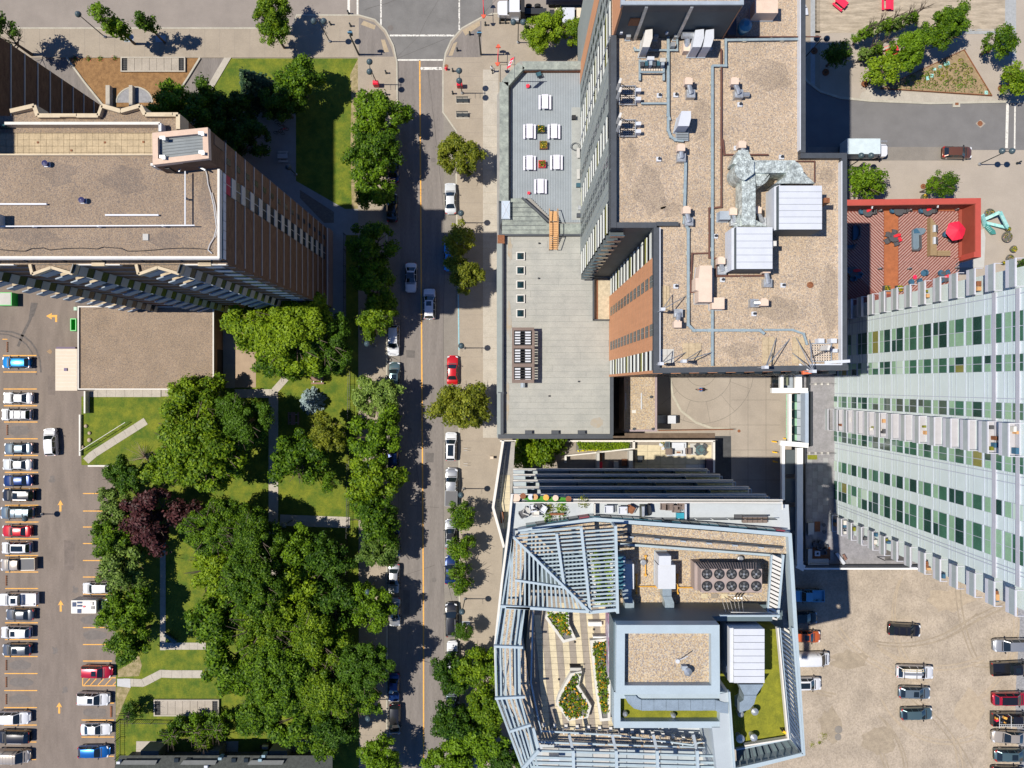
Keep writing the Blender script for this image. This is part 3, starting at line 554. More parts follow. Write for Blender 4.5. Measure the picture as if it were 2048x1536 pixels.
def inside(p,poly):
 c=False; n=len(poly)
 for i in range(n):
  a,b=poly[i],poly[(i+1)%n]
  if (a[1]>p[1])!=(b[1]>p[1]) and p[0]<(b[0]-a[0])*(p[1]-a[1])/(b[1]-a[1])+a[0]: c=not c
 return c
def plantbed(name,poly_px,u,z,kind_cols,parent,dens=9,ls=.12,h=.35,seed=1):
 rr=random.Random(seed); poly=PP(poly_px,u); xs=[p[0] for p in poly]; ysx=[p[1] for p in poly]; A=(max(xs)-min(xs))*(max(ysx)-min(ysx))
 for (m,share) in kind_cols:
  v=[];f=[]
  for _ in range(int(A*dens*share)):
   p=(rr.uniform(min(xs),max(xs)),rr.uniform(min(ysx),max(ysx)))
   if inside(p,poly): leaf(v,f,(p[0],p[1],z+rr.uniform(0.03,h)),(rr.gauss(0,.6),rr.gauss(0,.6),1),ls,rr)
  off=ORG.get(parent.name,(0,0,0)) if parent is not None else (0,0,0)
  me=bpy.data.meshes.new(name); me.from_pydata([(a-off[0],b-off[1],c-off[2]) for a,b,c in v],[],f); me.materials.append(m); o=bpy.data.objects.new(name,me); COL.objects.link(o); o.parent=parent; o['kind']='stuff'
tb=[(1775,177),(1924,108),(1975,188)]; rr=random.Random(8); pb=PP(tb)
for row in range(9):
 for k in range(11):
  px=1775+k*19+(row%2)*9+rr.uniform(-3,3); py=116+row*8.4+rr.uniform(-2,2)
  if not inside((px,py),[(1785,170),(1922,113),(1964,176)]): continue
  x,y=P(px,py); v=[];f=[]
  for _ in range(46):
   d=Vector((rr.gauss(0,1),rr.gauss(0,1),abs(rr.gauss(0,1)))).normalized(); leaf(v,f,(x+d.x*.48-ORG[bed.name][0],y+d.y*.48-ORG[bed.name][1],.22+abs(d.z)*.45),d+Vector((0,0,.6)),.11,rr)
  me=bpy.data.meshes.new('grass_clump'); me.from_pydata(v,[],f); me.materials.append(LM['yellow'] if rr.random()<.6 else LM['green']); o=bpy.data.objects.new('grass_clump',me); COL.objects.link(o); o.parent=bed
plantbed('ground_cover',[(1785,178),(1800,166),(1940,172),(1966,168),(1979,190)],0,.2,[(LM['silver'],1.0)],bed,14,.13,.3,4)
# ---------------- brick apartment block, left
def Z(u): return u*H
def gbox(mb,x0,y0,z0,x1,y1,z1): a=G(x0,y0); b=G(x1,y1); return mb.box(a[0],a[1],z0,b[0],b[1],z1)
def pbox(mb,x0,y0,x1,y1,u,z0,z1): a=P(x0,y0,u); b=P(x1,y1,u); return mb.box(a[0],a[1],z0,b[0],b[1],z1)
M_brick=mat('dark brown brick',(0.095,0.048,0.025),0.9,scale=0.8,fine=5,stretch=(1,1,3),var=0.25,col2=(0.165,0.09,0.048))
M_cop=mat('tan coping',(0.50,0.41,0.28),0.8,var=0.07,scale=1)
M_copw=mat('white coping',(0.60,0.57,0.52),0.7,var=0.05)
M_band=mat('pale floor band',(0.40,0.37,0.33),0.8,var=0.08)
M_panel=mat('grey wall panel',(0.42,0.41,0.38),0.75,var=0.06,scale=1)
M_dglass=glass('dark window glass',(0.015,0.022,0.028),.22,.35); M_tglass=mat('teal window glass',(0.03,0.075,0.09),0.08,spec=0.9,var=0.3,scale=0.4)
M_balc=mat('grey balcony panel',(0.29,0.33,0.37),0.75,var=0.08,scale=1)
M_bfloor=mat('balcony floor',(0.44,0.36,0.25),0.9,var=0.2,scale=1.5)
M_pinkc=mat('peach coping',(0.55,0.40,0.30),0.8,var=0.06)
M_memb=mat('grey roof membrane',(0.20,0.22,0.225),0.85,var=0.10,scale=0.8)
bl=thing('apartment_block','long dark brown brick apartment block with gravel roof and zigzag balcony fronts','building',(*G(560,560),0))
zp=0.0231; ZI=[0.0475+zp*k for k in range(14)]
gb=lambda *a: gbox(MB(),*a)
bayx=[606-134.6*k for k in range(3)]     # east end of each balcony bay
mb=MB(); gbox(mb,262,485,0,663,612,Z(.382)); gbox(mb,262,421,0,595,484.7,Z(.351)); build(mb,'brick_wall',M_brick,bl,label='dark brown brick')
build(gbox(MB(),262,612,0,663,616,Z(.3655)),'brick_wall',M_brick,bl)
build(MB().prism(GG([(598,470),(663.3,464.7),(663.3,501),(598,508)]),0,Z(.4035)),'stair_tower_wall',M_brick,bl)
top=PP([(305,266),(416,255),(418,317),(306,330)],.407); mb=MB(); ring(mb,top,.52,Z(.402),Z(.4075)); build(mb,'coping',M_pinkc,bl)
th=struct('upper_roof',MB().sheet(inset(top,.5),Z(.4040)),M_memb,bl)
for k in range(7):
 q=inset(top,.5); a=Vector(q[0]).lerp(Vector(q[3]),k/7+.07); b=Vector(q[1]).lerp(Vector(q[2]),k/7+.07); build(MB().beam((a.x,a.y,Z(.4042)),(b.x,b.y,Z(.4042)),.05,.03),'roof_seam',mat('seam grey',(.15,.165,.17),.85,var=0),bl)
for (x,y) in [(327,277),(327,315),(404,268),(405,306)]:
 a=P(x,y,.405); build(MB().obox(a[0],a[1],Z(.404),.5,.3,.4).obox(a[0]+.3,a[1]-.2,Z(.404),.3,.3,.7),'roof_light',M_steel,bl)
for k,(x,y,w_,h_,m) in enumerate([(312,333,7,5,M_offw),(330,331,10,7,M_rust),(319,334,8,6,M_steel),(340,337,9,7,M_black)]): build(MB().prism(PP([(x,y),(x+w_,y),(x+w_,y+h_),(x,y+h_)],.388),Z(.385),Z(.3975)),'antenna_box',m,bl)
build(strip(MB(),PP([(357,343),(362,334),(378,330),(396,333),(410,340)],.39),.14,Z(.389),Z(.390)),'cable_conduit',M_steel,bl)
mr=struct('roof',MB().sheet(PP(rect(-640,308.5,437,515),.385),Z(.3828)),M_gravL,bl)
mb=MB(); strip(mb,PP([(437,338),(437,514.5),(-640,514.5)],.385),.22,Z(.380),Z(.3852)); build(mb,'parapet',M_copw,bl); build(strip(MB(),PP([(-640,309),(306,309)],.385),.16,Z(.38),Z(.3849)),'parapet',M_cop,bl)
for k in range(9):
 a=504+k*12; build(gbox(MB(),663,a+.3,Z(.3705),664.0,a+11.6,Z(.3765)),'fascia_panel',M_wht if k%1==0 else M_tglass,bl,label=None)
build(gbox(MB(),663,503.5,Z(.3768),663.6,612,Z(.3805)),'clerestory_glass',M_tglass,bl)
for k in range(8): build(gbox(MB(),268+k*49,612,Z(.367),268+k*49+46,613.3,Z(.379)),'clerestory_window',M_dglass,bl);
build(gbox(MB(),262,611.6,Z(.3795),663,614.4,Z(.3838)),'roof_beam',mat('silver beam',(.45,.45,.47),.5,var=0.05),bl)
def bay_pts(x1): x0=x1-58; return [(x0,616.5),(x0+3,629),(x1-31,620.3),(x1-3.6,628.4),(x1,616.5)]
edge=[(663,616.5)]
for x1 in bayx: edge+= list(reversed(bay_pts(x1)))
edge.append((-420,616.5)); U=.3665
for x1 in bayx: build(MB().prism(GG(bay_pts(x1)),Z(.3625),Z(.3645)),'bay_roof',M_gravL,bl)
build(MB().sheet(GG([(262,611.9),(663,611.9),(663,616.5),(262,616.5)]),Z(.3660)),'ledge_roof',M_gravL,bl)
for x1 in bayx:
 q=bay_pts(x1)
 for a,b in ((0,1),(1,2),(2,3),(3,4)): build(strip(MB(),GG([q[a],q[b]]),.30,Z(.3620),Z(.3672)),'parapet',M_cop,bl)
 build(strip(MB(),GG([(x1+1,616.8),(x1+20,616.8)]),.12,Z(.3620),Z(.3668)),'parapet',M_copw,bl); build(strip(MB(),GG([(x1+20.5,616.4),(x1+37,616.4)]),.36,Z(.3620),Z(.3674)),'parapet',M_cop,bl); build(strip(MB(),GG([(x1+37.5,616.8),(x1+56,616.8)]),.12,Z(.3620),Z(.3668)),'parapet',M_copw,bl)
build(MB().sheet(PP(rect(-640,228,357,262),.357),Z(.3525)),'ledge_roof',M_gravL,bl)
zz=[(-160,211),(-110,222),(-60,211),(-48,232),(-30,222),(20,222),(68,211),(75,231),(120,231),(153,231),(196,231),(203,211),(241,222),(280,211),(290,229),(330,229),(345,229),(356,229),(356,258)]
build(MB().prism(PP([(20,222),(68,211),(75,231),(20,231)],.357),Z(.33),Z(.3524)),'bay_roof',M_gravL,bl); build(MB().prism(PP([(196,231),(203,211),(241,222),(280,211),(290,231)],.357),Z(.33),Z(.3524)),'bay_roof',M_gravL,bl)
for i in range(5,len(zz)-1): build(strip(MB(),PP([zz[i],zz[i+1]],.357),.42 if i not in (8,10) else .3,Z(.34),Z(.3572)),'parapet',M_cop,bl)
build(MB().prism(PP([(120,227.5),(153,227.5),(153,232.5),(120,232.5)],.357),Z(.35),Z(.3578)),'parapet',M_cop,bl); build(MB().prism(PP([(330,225.5),(345,225.5),(345,230.5),(330,230.5)],.357),Z(.35),Z(.3578)),'parapet',M_cop,bl)
for a,b in (((12,248),(322,248)),((322,248),(322,264))): build(strip(MB(),PP([a,b],.359),.28,Z(.352),Z(.361)),'terrace_wall',M_copw if a[0]==12 else M_wht,bl)
build(strip(MB(),PP([(-640,256),(12,251)],.359),.2,Z(.352),Z(.3605)),'terrace_wall',M_tglass,bl)
ter=build(MB().sheet(PP(rect(-640,250,325,340),.354),Z(.3512)),'terrace_floor',M_conc,bl)
M_pav=mat('tan roof paver',(0.40,0.315,0.20),0.85,var=0.13,scale=1.0,fine=5)
for i in range(31):
 for j in range(5):
  x=-34+i*11.55; y=255+j*12.5
  build(MB().prism(PP(rect(x,y,x+11.1,y+12.0),.352),Z(.3512),Z(.3516)+R.uniform(.03,.05)),'roof_paver',M_pav,ter)
for (x,y) in [(76,285),(143,301),(210,285),(287,284)]: build(MB().prism(PP(rect(x-2,y-2,x+2,y+2),.352),Z(.3516),Z(.3516)+.09),'drain_cap',M_rust,ter)
for i,u in enumerate(ZI+[.371]):
 z=Z(u)
 if u<.37: build(gbox(MB(),663,528.5,z-.09,663.8,612,z+.09),'floor_band',M_band,bl)
 build(gbox(MB(),663.3,464.9,z-.09,664.1,503,z+.09),'floor_band',M_band,bl)
 if u<.37:
  build(gbox(MB(),663,503.4,z,664.2,528.2,z+Z(zp)*.44),'spandrel_or_sun_panel',M_panel,bl)
 zb=z-Z(zp)*.55
 w_=build(gbox(MB(),663,503.4,zb,663.5,528.2,z-.06),'window',M_dglass,bl)
 build(gbox(MB(),663.3,515.4,zb,664.0,516.2,z-.06),'mullion',M_panel,w_)
 build(gbox(MB(),663.3,482,zb+.2,663.9,490,z-.3),'window',M_dglass,bl)
build(gbox(MB(),663.2,463,0,666,614,Z(.0235)),'base_wall',mat('pinkish base panel',(.28,.20,.18),.85,var=.1),bl); build(gbox(MB(),663.2,463.5,Z(.0235),664.6,613,Z(.0262)),'base_band',M_copw,bl)
build(gbox(MB(),663.4,466,Z(.375),664.0,478,Z(.395)),'plant_room_grille',mat('grille brown',(.11,.065,.05),.6,var=.1),bl)
w0=build(gbox(MB(),663.4,504,Z(.372)-Z(zp)*.5,663.9,528,Z(.370)),'window_blind',mat('crimson blind',(.32,.01,.04),.7,var=0),bl)
for u in ZI:
 z=Z(u); build(gbox(MB(),262,616,z-.08,663.2,616.7,z+.08),'floor_band',M_brick if 0 else M_band,bl)
 for k in range(1):
  w_=build(gbox(MB(),628,616,z,650,617.2,z+Z(zp)*.44),'spandrel_or_sun_panel',mat('reflected sun panel',(.52,.54,.55),.7,var=.05),bl); build(gbox(MB(),628,616,z+Z(zp)*.46,650,616.5,z+Z(zp)*.9),'window',M_dglass,bl)  # pale panels here stand in for sunlight reflected onto the south wall
x1=bayx[0]; z=Z(ZI[0]); h=Z(zp)
bp=[(x1-55,628.2),(x1-31,620.3),(x1-4,628)]
mb=MB(); mb.m=0; mb.prism(GG([(x1-57,616.7),(x1-55,628.2),(x1-31,620.3),(x1-4,628),(x1-1,616.7)]),z-.1,z+.1,bottom=True); bal_me=None
proto=build(mb,'balcony_floor',M_bfloor,bl)
mb=MB(); strip(mb,GG(bp),.14,z-.15,z+1.15); pr=build(mb,'balcony_panel',M_balc,bl);
mb=MB(); mb.beam((*G(x1-4,628.2),z),(*G(x1-1,616.7),z),.12,.2); mb.beam((*G(x1-31,620.4),z-h*.0),(*G(x1-31,616.7),z),.14,1.9); pd=build(mb,'balcony_divider',M_cop,bl)
mb=MB(); q0=G(x1,616.7); q1=G(x1-3.6,628.4); mb.beam((q0[0],q0[1],z+h*.27),(q1[0],q1[1],z+h*.27),.16,h*.52); ps=build(mb,'side_panel',M_panel,bl)
mb=MB(); mb.beam((q0[0],q0[1],z+h*.76),(q1[0],q1[1],z+h*.76),.08,h*.46); pw=build(mb,'side_window',M_dglass,bl)
mb=MB(); gbox(mb,x1-50,616.6,z+.15,x1-34,616.9,z+2.3); gbox(mb,x1-28,616.6,z+.15,x1-8,616.9,z+2.3); pg=build(mb,'balcony_window',M_dglass,bl)
for k in range(3):
 for i in range(-1,14):
  if (k,i)==(0,0): continue
  for p_ in (proto,pr,pd,ps,pw,pg):
   c=p_.copy(); COL.objects.link(c); c.location=(-134.6/S*k,0,Z(zp)*i)
for (x0,x1_,y,l) in [(-20,93,408,'left long white light rail lying on the brown gravel roof'),(210,317,430,'right long white light rail lying on the brown gravel roof')]:
 build(MB().prism(PP([(x0,y-1.6),(x1_,y-1.6),(x1_,y+1.6),(x0,y+1.6)],.385),Z(.383)+.05,Z(.383)+.25),'roof_rail',M_wht,None,l,'rail')
def roofpipe(pts,u,r,m,lab,brk=0,name='pipe',cat='pipe',hz=.25):
 t=thing(name,lab,cat,(*P(*pts[0],u),Z(u))); P3=[(*P(a,b,u),Z(u)+hz) for a,b in pts]
 mb=MB()
 for i in range(len(P3)-1): mb.beam(P3[i],P3[i+1],r*2,r*1.6)
 for p in P3[1:-1]: mb.obox(p[0],p[1],p[2]-r,r*2.3,r*2.3,r*2)
 build(mb,'run',m,t)
 L=0
 for i in range(len(P3)-1):
  d=Vector(P3[i+1])-Vector(P3[i]); n=int(d.length/(brk or 3.2))
  for k in range(n):
   q=Vector(P3[i])+d*(k+.5)/max(n,1); build(MB().obox(q.x,q.y,Z(u)-.02,r*3.2,r*3.2,hz),'support',m if brk else M_kerb,t)
 return t
roofpipe([(8,455),(394,453)],.384,.055,M_wht,'low white safety rail along the lower side of the brown gravel roof',5.6,hz=.5)
roofpipe([(376,346),(376,452)],.384,.055,M_wht,'short white safety rail running down the right of the brown gravel roof',hz=.6)
for (x,y,l) in [(94,329,'upper white roof vent on the brown gravel roof'),(167,402,'lower white roof vent on the brown gravel roof')]:
 a=P(x,y,.384); t=thing('roof_vent',l,'vent',(*a,Z(.383))); build(MB().obox(a[0],a[1],Z(.3828),.55,.5,.15),'base',M_wht,t); build(MB().lathe(a[0]+.05,a[1],[(.2,Z(.3828)),(.2,Z(.3828)+.5),(.3,Z(.3828)+.52),(.3,Z(.3828)+.6),(.05,Z(.3828)+.68)],10),'cap',mat('dark blue cap',(.03,.03,.10),.4,var=0),t)
build(MB().prism(PP(rect(-8,430,5,456),.386),Z(.3828),Z(.3828)+1.6),'roof_box',M_panel,None,'grey box unit at the left edge of the brown gravel roof','roof unit')
build(MB().prism(PP(rect(284,467,295,480),.385),Z(.3828),Z(.3828)+.12),'roof_pad',M_panel,None,'flat grey pad on the brown gravel roof','pad')
mb=MB(); cp=[(408,330),(414,350),(416,368),(421,385),(427,410),(433,455),(428,475),(419,490),(416,500),(424,507)]; mb.path([(*P(a,b,.384),Z(.384)) for a,b in cp],.05,5); mb.path([(*P(a+3,b,.384),Z(.384)) for a,b in cp[3:7]],.04,5)
build(mb,'cable',mat('pale cable',(.5,.5,.5),.6,var=0),None,'pale cable curling along the right side of the brown gravel roof','cable')
mb=MB(); mb.path([(*P(x,499+3*math.sin(x*.03)-(5 if 60<x<90 or 200<x<250 else 0),.384),Z(.3835)) for x in range(-10,430,12)],.035,4); build(mb,'cable',M_black,None,'black cable lying along the lower edge of the brown gravel roof','cable')
wg=thing('brick_tower','tall dark brick wing with pale floor lines at the upper left edge','building',(*G(100,300),0))
build(gbox(MB(),-700,215,0,208,484,Z(.56)),'brick_wall',M_brick,wg)
for k in range(22): build(gbox(MB(),208,215.3,Z(.0245+zp*k)-.1,209,421,Z(.0245+zp*k)+.1),'floor_band',M_panel,wg)
build(gbox(MB(),200,219,0,212,421,Z(.012)),'base_wall',M_band,wg)
an=thing('annex','low annex with brown gravel roof beside the parking lot','building',(*G(310,700),0))
q=GG([(182,617),(446,617),(446,779),(182,779)]); build(MB().prism(q,0,Z(.0285)),'wall',mat('annex brick',(.22,.13,.08),.9,var=.15,scale=2),an); build(MB().sheet(q,Z(.0286)+.01),'roof',M_gravL,an)
mb=MB(); ring(mb,q,.18,Z(.0285),Z(.031)); build(mb,'parapet',M_copw,an)
build(MB().box(*G(446,700),0,*G(446.6,760),2.2),'door',M_dark,an)
mb=MB(); mb.path([(*P(x,618+3*math.sin(x*.05),.03),Z(.0288)) for x in range(185,330,9)],.03,4); build(mb,'cable',M_black,an)
t=thing('enclosure','cream roofed equipment enclosure against the low annex','shed',(*G(135,740),0)); q=PP(rect(113,699,154,780),.02); build(MB().prism(q,0,2.2),'wall',M_conc,t); build(MB().prism(inset(q,-.1),2.2,2.4),'roof',mat('cream roof',(.54,.46,.36),.7,var=.04,scale=1),t); build(MB().prism(PP(rect(130,736,136,742),.02),2.4,2.55),'hatch',mat('purple grey',(.13,.10,.18),.7,var=0),t)
for k in range(11): build(MB().prism(PP(rect(113.5,701+k*7.1,153.5,701.5+k*7.1),.02),2.4,2.44),'roof_seam',M_offw,t)
build(MB().prism(PP(rect(116,694,154,698),.01),0,1.6),'screen_wall',mat('purple wall',(.12,.09,.15),.7,var=0),t)
for (x0,y0,x1_,y1_,l,lid) in [(141,637,153,662,'dark open green bin beside the low annex',M_dark),(-6,585,24,611,'green waste container with grey lid at the left edge',M_panel)]:
 t=thing('waste_container',l,'bin',(*P((x0+x1_)/2,(y0+y1_)/2),0)); q=PP(rect(x0,y0,x1_,y1_),.012); mb=MB(); ring(mb,q,.14,0,1.45); build(mb,'body',mat('green bin',(.02,.42,.06),.5,var=0),t); build(MB().prism(inset(q,.12),0,1.48 if lid is M_panel else .3),'lid' if lid is M_panel else 'floor',lid,t)
t=thing('green_sign','pale green utility box at the annex corner','box',(*P(152,617,.03),0)); build(MB().prism(PP(rect(148,614,154,621),.03),0,3.5),'cabinet',mat('mint box',(.35,.5,.38),.6,var=0),t)
for pts,h_,l in [([(163,829),(163,911)],.5,'low concrete wall along the left of the sloping lawn'),([(180,931),(230,931)],.6,'white topped low wall below the sloping lawn'),([(178,782),(178,826)],1.2,'short concrete wall casting a shadow on the lawn corner')]:
 build(strip(MB(),PP(pts),.25,0,h_),'low_wall',M_copw,None,l,'wall')
t=thing('handrail','thin white handrail beside the sloping path','handrail',(*P(210,870),0)); a=[(*P(165,902),1.0),(*P(257,844),1.0)]; build(MB().beam(a[0],a[1],.07),'rail',M_copw,t)
for k in range(7): p=Vector(a[0]).lerp(Vector(a[1]),k/6); build(MB().beam((p.x,p.y,0),(p.x,p.y,1),.06),'post',M_copw,t)
for i,(x,y,s) in enumerate([(173,852,.32),(180,866,.3),(180,880,.38),(166,894,.32)]):
 a=P(x,y); mb=MB(); mb.ball((a[0],a[1],.12),s,8,5,.7); build(mb,'boulder',mat('rock',(.38,.30,.22),.9,var=.2,scale=3),None,['topmost small boulder on the sloping lawn','second small boulder on the sloping lawn','third and largest boulder on the sloping lawn','lowest small boulder on the sloping lawn, by the handrail'][i],'boulder')
t=thing('bare_shrub','shrub with bare pale branches at the edge of the sloping lawn','shrub',(*P(291,915),0)); mb=MB(); rr=random.Random(4); c=P(291,915)
for k in range(30):
 a=rr.uniform(0,6.28); L=rr.uniform(1.2,3.2); e=(c[0]+L*math.cos(a),c[1]+L*math.sin(a),rr.uniform(.8,2.2)); mb.tube((c[0],c[1],.1),e,.045,.012,4,cap=False)
 m_=Vector(e).lerp(Vector((c[0],c[1],.1)),.4); mb.tube(m_,(m_.x+rr.uniform(-.6,.6),m_.y+rr.uniform(-.6,.6),m_.z+.4),.02,.008,4,cap=False)
tag(build(mb,'branches',mat('pale dead wood',(.42,.33,.24),.9,var=.1),t),kind='stuff')
hs=thing('terraced_house','dark roofed terraced house along the lower picture edge','building',(*P(430,1560),0))
M_shing=mat('dark green grey shingle',(.045,.05,.045),.9,var=.25,scale=2.2,fine=9)
q=GG([(262,1500),(630,1500),(630,1620),(262,1620)])
hz=5.2; build(MB().prism(GG([(265,1503),(640,1503),(640,1650),(265,1650)]),0,hz),'wall',mat('dark siding',(.09,.09,.085),.8,var=.1),hs)
a=[(*PZ(240,1511,hz),hz),(*PZ(665,1511,hz),hz),(*PZ(665,1600,hz+1.8),hz+1.8),(*PZ(200,1600,hz+1.8),hz+1.8)]; build(MB().quad(*reversed(a)),'roof',M_shing,hs)
for k,x in enumerate([320,440,575]):
 build(MB().prism(PP(rect(x-42+8,1497,x+2,1516),.02),0,3.0),'entrance_wall',mat('grey render',(.14,.145,.14),.85,var=.1),hs)
 build(MB().prism(PP([(x-75,1523),(x-8,1523),(x-12,1532),(x-82,1532)],.055),Z(.05),Z(.052)),'canopy',mat('canopy grey',(.12,.125,.12),.8,var=.1),hs)
for (x,y) in [(237,1524),(412,1532),(440,1516),(520,1519),(527,1511)]: build(MB().prism(PP(rect(x-3,y-2,x+4,y+3),.052),hz-.2,hz+.9),'roof_vent',M_wht if x<430 else mat('blue vent',(.2,.3,.35),.5,var=0),hs)
for x in (350,375,465,490): build(MB().prism(PP(rect(x-4,1519,x+5,1527),.052),hz-.1,hz+.42),'skylight',M_dglass,hs)
def fence(pts,lab,h=1.5,step=0.32,m=None):
 m=m or M_black; t=thing('fence',lab,'fence',(*P(*pts[0]),0)); P2=[Vector(P(*p)) for p in pts]; mb=MB()
 for i in range(len(P2)-1):
  a,b=P2[i],P2[i+1]; L=(b-a).length; n=max(1,int(L/2.4))
  for z in (.2,h-.15): build(MB().beam((a.x,a.y,z),(b.x,b.y,z),.05),'rail',m,t)
  for k in range(n+1): q=a.lerp(b,k/n); build(MB().beam((q.x,q.y,0),(q.x,q.y,h+.1),.09),'post',m,t)
  for k in range(int(L/step)): q=a.lerp(b,(k+.5)/int(L/step)); mb.beam((q.x,q.y,.15),(q.x,q.y,h),.035)
 tag(build(mb,'pickets',m,t),kind='stuff'); return t
fence([(700,738),(695,1160)],'long black picket fence between the park and the left pavement'); fence([(240,1545),(240,1438),(380,1440)],'black picket fence around the lower left lawn corner'); fence([(691,470),(691,628)],'black fence in shade between the courtyard and the left pavement')
def picnic(px,py,rz,u,lab,mt,ms,L=1.9,grp=None,w=.75,z0=None):
 z=Z(u)+.02 if z0 is None else z0; x,y=PZ(px,py,z+.7); t=thing('picnic_table',lab,'picnic table',(x,y,z),math.radians(rz),grp,world=False)
 for k in range(3): build(MB().box(-L/2,-w/2+k*w/3+.01,.70,L/2,-w/2+(k+1)*w/3-.01,.75),'table_plank',mt,t)
 for sg in (1,-1): build(MB().box(-L/2,sg*.62,.42,L/2,sg*.90,.46),'bench_seat',ms,t)
 for xx in (-L*.32,L*.32): build(MB().beam((xx,-.75,.40),(xx,.75,.40),.06).beam((xx,-.7,0),(xx,-.2,.70),.06).beam((xx,.7,0),(xx,.2,.70),.06),'leg_frame',M_steel,t)
 return t
M_brt=mat('reddish timber',(.20,.11,.08),.7,var=.1,obj=True,scale=3)
picnic(634,757,0,0,'upper reddish picnic table on the park lawn',M_brt,M_brt,2.0); picnic(586,837,90,0,'lower reddish picnic table below the blue spruce',M_brt,M_brt,2.0)
picnic(565,312,0,0,'grey picnic table in the shaded courtyard',mat('plain grey top',(.4,.42,.43),.7,var=0),M_panel,1.6)  # even grey base colour for the table top
t=thing('bench','teal bench on the park lawn by the cross path','bench',(*P(345,1272),0),math.radians(-35),world=False)
build(MB().box(-1.1,-.6,.42,1.1,.1,.48),'seat',mat('teal slats',(.05,.10,.10),.6,var=0),t); build(MB().box(-1.1,.1,.45,1.1,.18,.95),'backrest',MATS['teal slats'],t)
for xx in(-.9,.9): build(MB().box(xx-.05,-.5,0,xx+.05,.1,.42),'leg',M_black,t)
t=thing('barbecue','covered grey barbecue on the back lawn beside the rightmost patio','barbecue',(*P(535,1488),0),world=False); build(MB().box(-.5,-.35,.3,.5,.35,1.0).box(-.9,-.25,.8,-.5,.25,.86),'body',M_black,t); build(MB().prism([(-.5,-.35),(.5,-.35),(.5,.35),(-.5,.35)],1.0,1.25,[(-.45,-.2),(.45,-.2),(.45,.2),(-.45,.2)]),'lid',M_steel,t)
def bicycle(px,py,rz,m,lab,z=.1):
 t=thing('bicycle',lab,'bicycle',(*P(px,py),z),math.radians(rz),world=False)
 for xx in(-.52,.52):
  mb=MB(); mb.path([(xx+.34*math.cos(a),.05*math.sin(a)*2,.36+.34*math.sin(a)) for a in [k*math.pi/6 for k in range(13)]],.03,5); build(mb,'wheel',M_tyre,t)
 build(MB().tube((-.52,0,.36),(-.1,0,.85),.03).tube((-.1,0,.85),(.42,0,.85),.03).tube((-.1,0,.36),(.42,0,.85),.03).tube((.42,0,.95),(.52,0,.36),.03),'frame',m,t)
 build(MB().tube((.42,-.28,1.0),(.42,.28,1.0),.03),'handlebar',M_black,t); build(MB().prism([(-.25,-.09),(.02,-.03),(.02,.03),(-.25,.09)],.88,.95),'saddle',M_black,t)
bicycle(566,1487,20,M_black,'black bicycle on the rightmost patio'); bicycle(600,1486,-15,M_steel,'grey bicycle on the rightmost patio'); bicycle(556,1500,60,M_red,'red bicycle at the corner of the rightmost patio')
for i,(x,y,r_,m,l) in enumerate([(562,246,10,M_steel,'grey bicycle leaning in the courtyard rack'),(566,254,-20,M_rust,'rusty bicycle at the courtyard rack'),(569,262,15,M_red,'red bicycle in the shaded courtyard'),(560,268,-5,M_black,'black bicycle in the shaded courtyard'),(572,240,30,M_blueline,'blue bicycle in the shaded courtyard')]): bicycle(x,y,r_,m,l)
# ---------------- podium with roof terrace, and the concrete tower on it
M_copd=mat('dark coping',(.045,.052,.062),.6,var=.12,scale=1.5); M_owall=mat('orange facade panel',(.50,.235,.115),.8,scale=.5,fine=3,stretch=(1,4,.3),var=.06)
M_gwall=mat('grey green facade panel',(.235,.26,.245),.8,var=.06,scale=.5); M_dwall=mat('charcoal facade panel',(.06,.075,.08),.7,var=.1,scale=.6)
M_rail=mat('pale railing',(.62,.64,.60),.5,var=.04); M_lfloor=mat('loggia floor',(.20,.19,.22),.9,var=.25,scale=1.2); M_rcess=mat('loggia back wall',(.10,.09,.10),.8,var=.3,scale=1.1)
UP=.105; UD=.095; UT=.38; UR=.374
M_deck=mat('grey blue deck boards',(.25,.28,.30),.7,var=.07,scale=.6); M_stone=mat('mottled parapet concrete',(.17,.19,.175),.9,scale=1.0,fine=6,col2=(.30,.33,.29),var=.12)
M_mem=mat('pale grey roofing felt',(.285,.285,.26),.9,scale=.5,fine=6,var=.08,col2=(.35,.345,.31))
pd_=thing('podium_building','low building with a grey deck terrace above and a pale membrane roof below','building',(*P(1110,500,.1),0))
body=PP([(1040,122),(1330,122),(1330,743),(1222,743),(1222,872),(996,872),(996,790),(994,470),(994,190)],UD)
build(MB().prism(body,0,Z(UD)-.02),'wall',mat('podium wall',(.25,.24,.22),.85,var=.1),pd_)
inn=[(1047,140),(1175,140),(1175,445),(1110,445),(1062,397),(1024,397),(1024,166)]
dk=build(MB().sheet(PP(inn,UD),Z(UD)),'deck_base',M_copd,pd_)
mb=MB(); x=1022.0
while x<1176:
 ya=140 if x>1047 else 140+(1047-x)*1.15; yb=445 if x>1110 else (397+(x-1062)*1.0 if x>1062 else 397)
 mb.prism(PP(rect(x,ya,x+2.9,yb),UD),Z(UD)-.01,Z(UD)+.045+R.uniform(0,.006)); x+=3.3
build(mb,'deck_board',M_deck,dk,kind='stuff')
for k,(x0,x1_) in enumerate([(1142,1176)]): build(MB().prism(PP(rect(1143,215,1176,440),UD),Z(UD),Z(UD)+.06),'service_strip',mat('concrete strip',(.30,.31,.29),.85,var=.1),dk)
for a,b,w_,u in [((1045,131),(1180,131),16,UP),((1043,130),(1010,167),17,UP),((1008,164),(1008,402),18,UP)]: build(strip(MB(),PP([a,b],u),w_/S*.895,Z(UD)-.3,Z(u)),'parapet',M_stone,pd_)
build(strip(MB(),PP([(1047,141.5),(1180,141.5)],.1),.2,Z(UD),Z(.101)),'parapet_lining',M_rust,pd_)
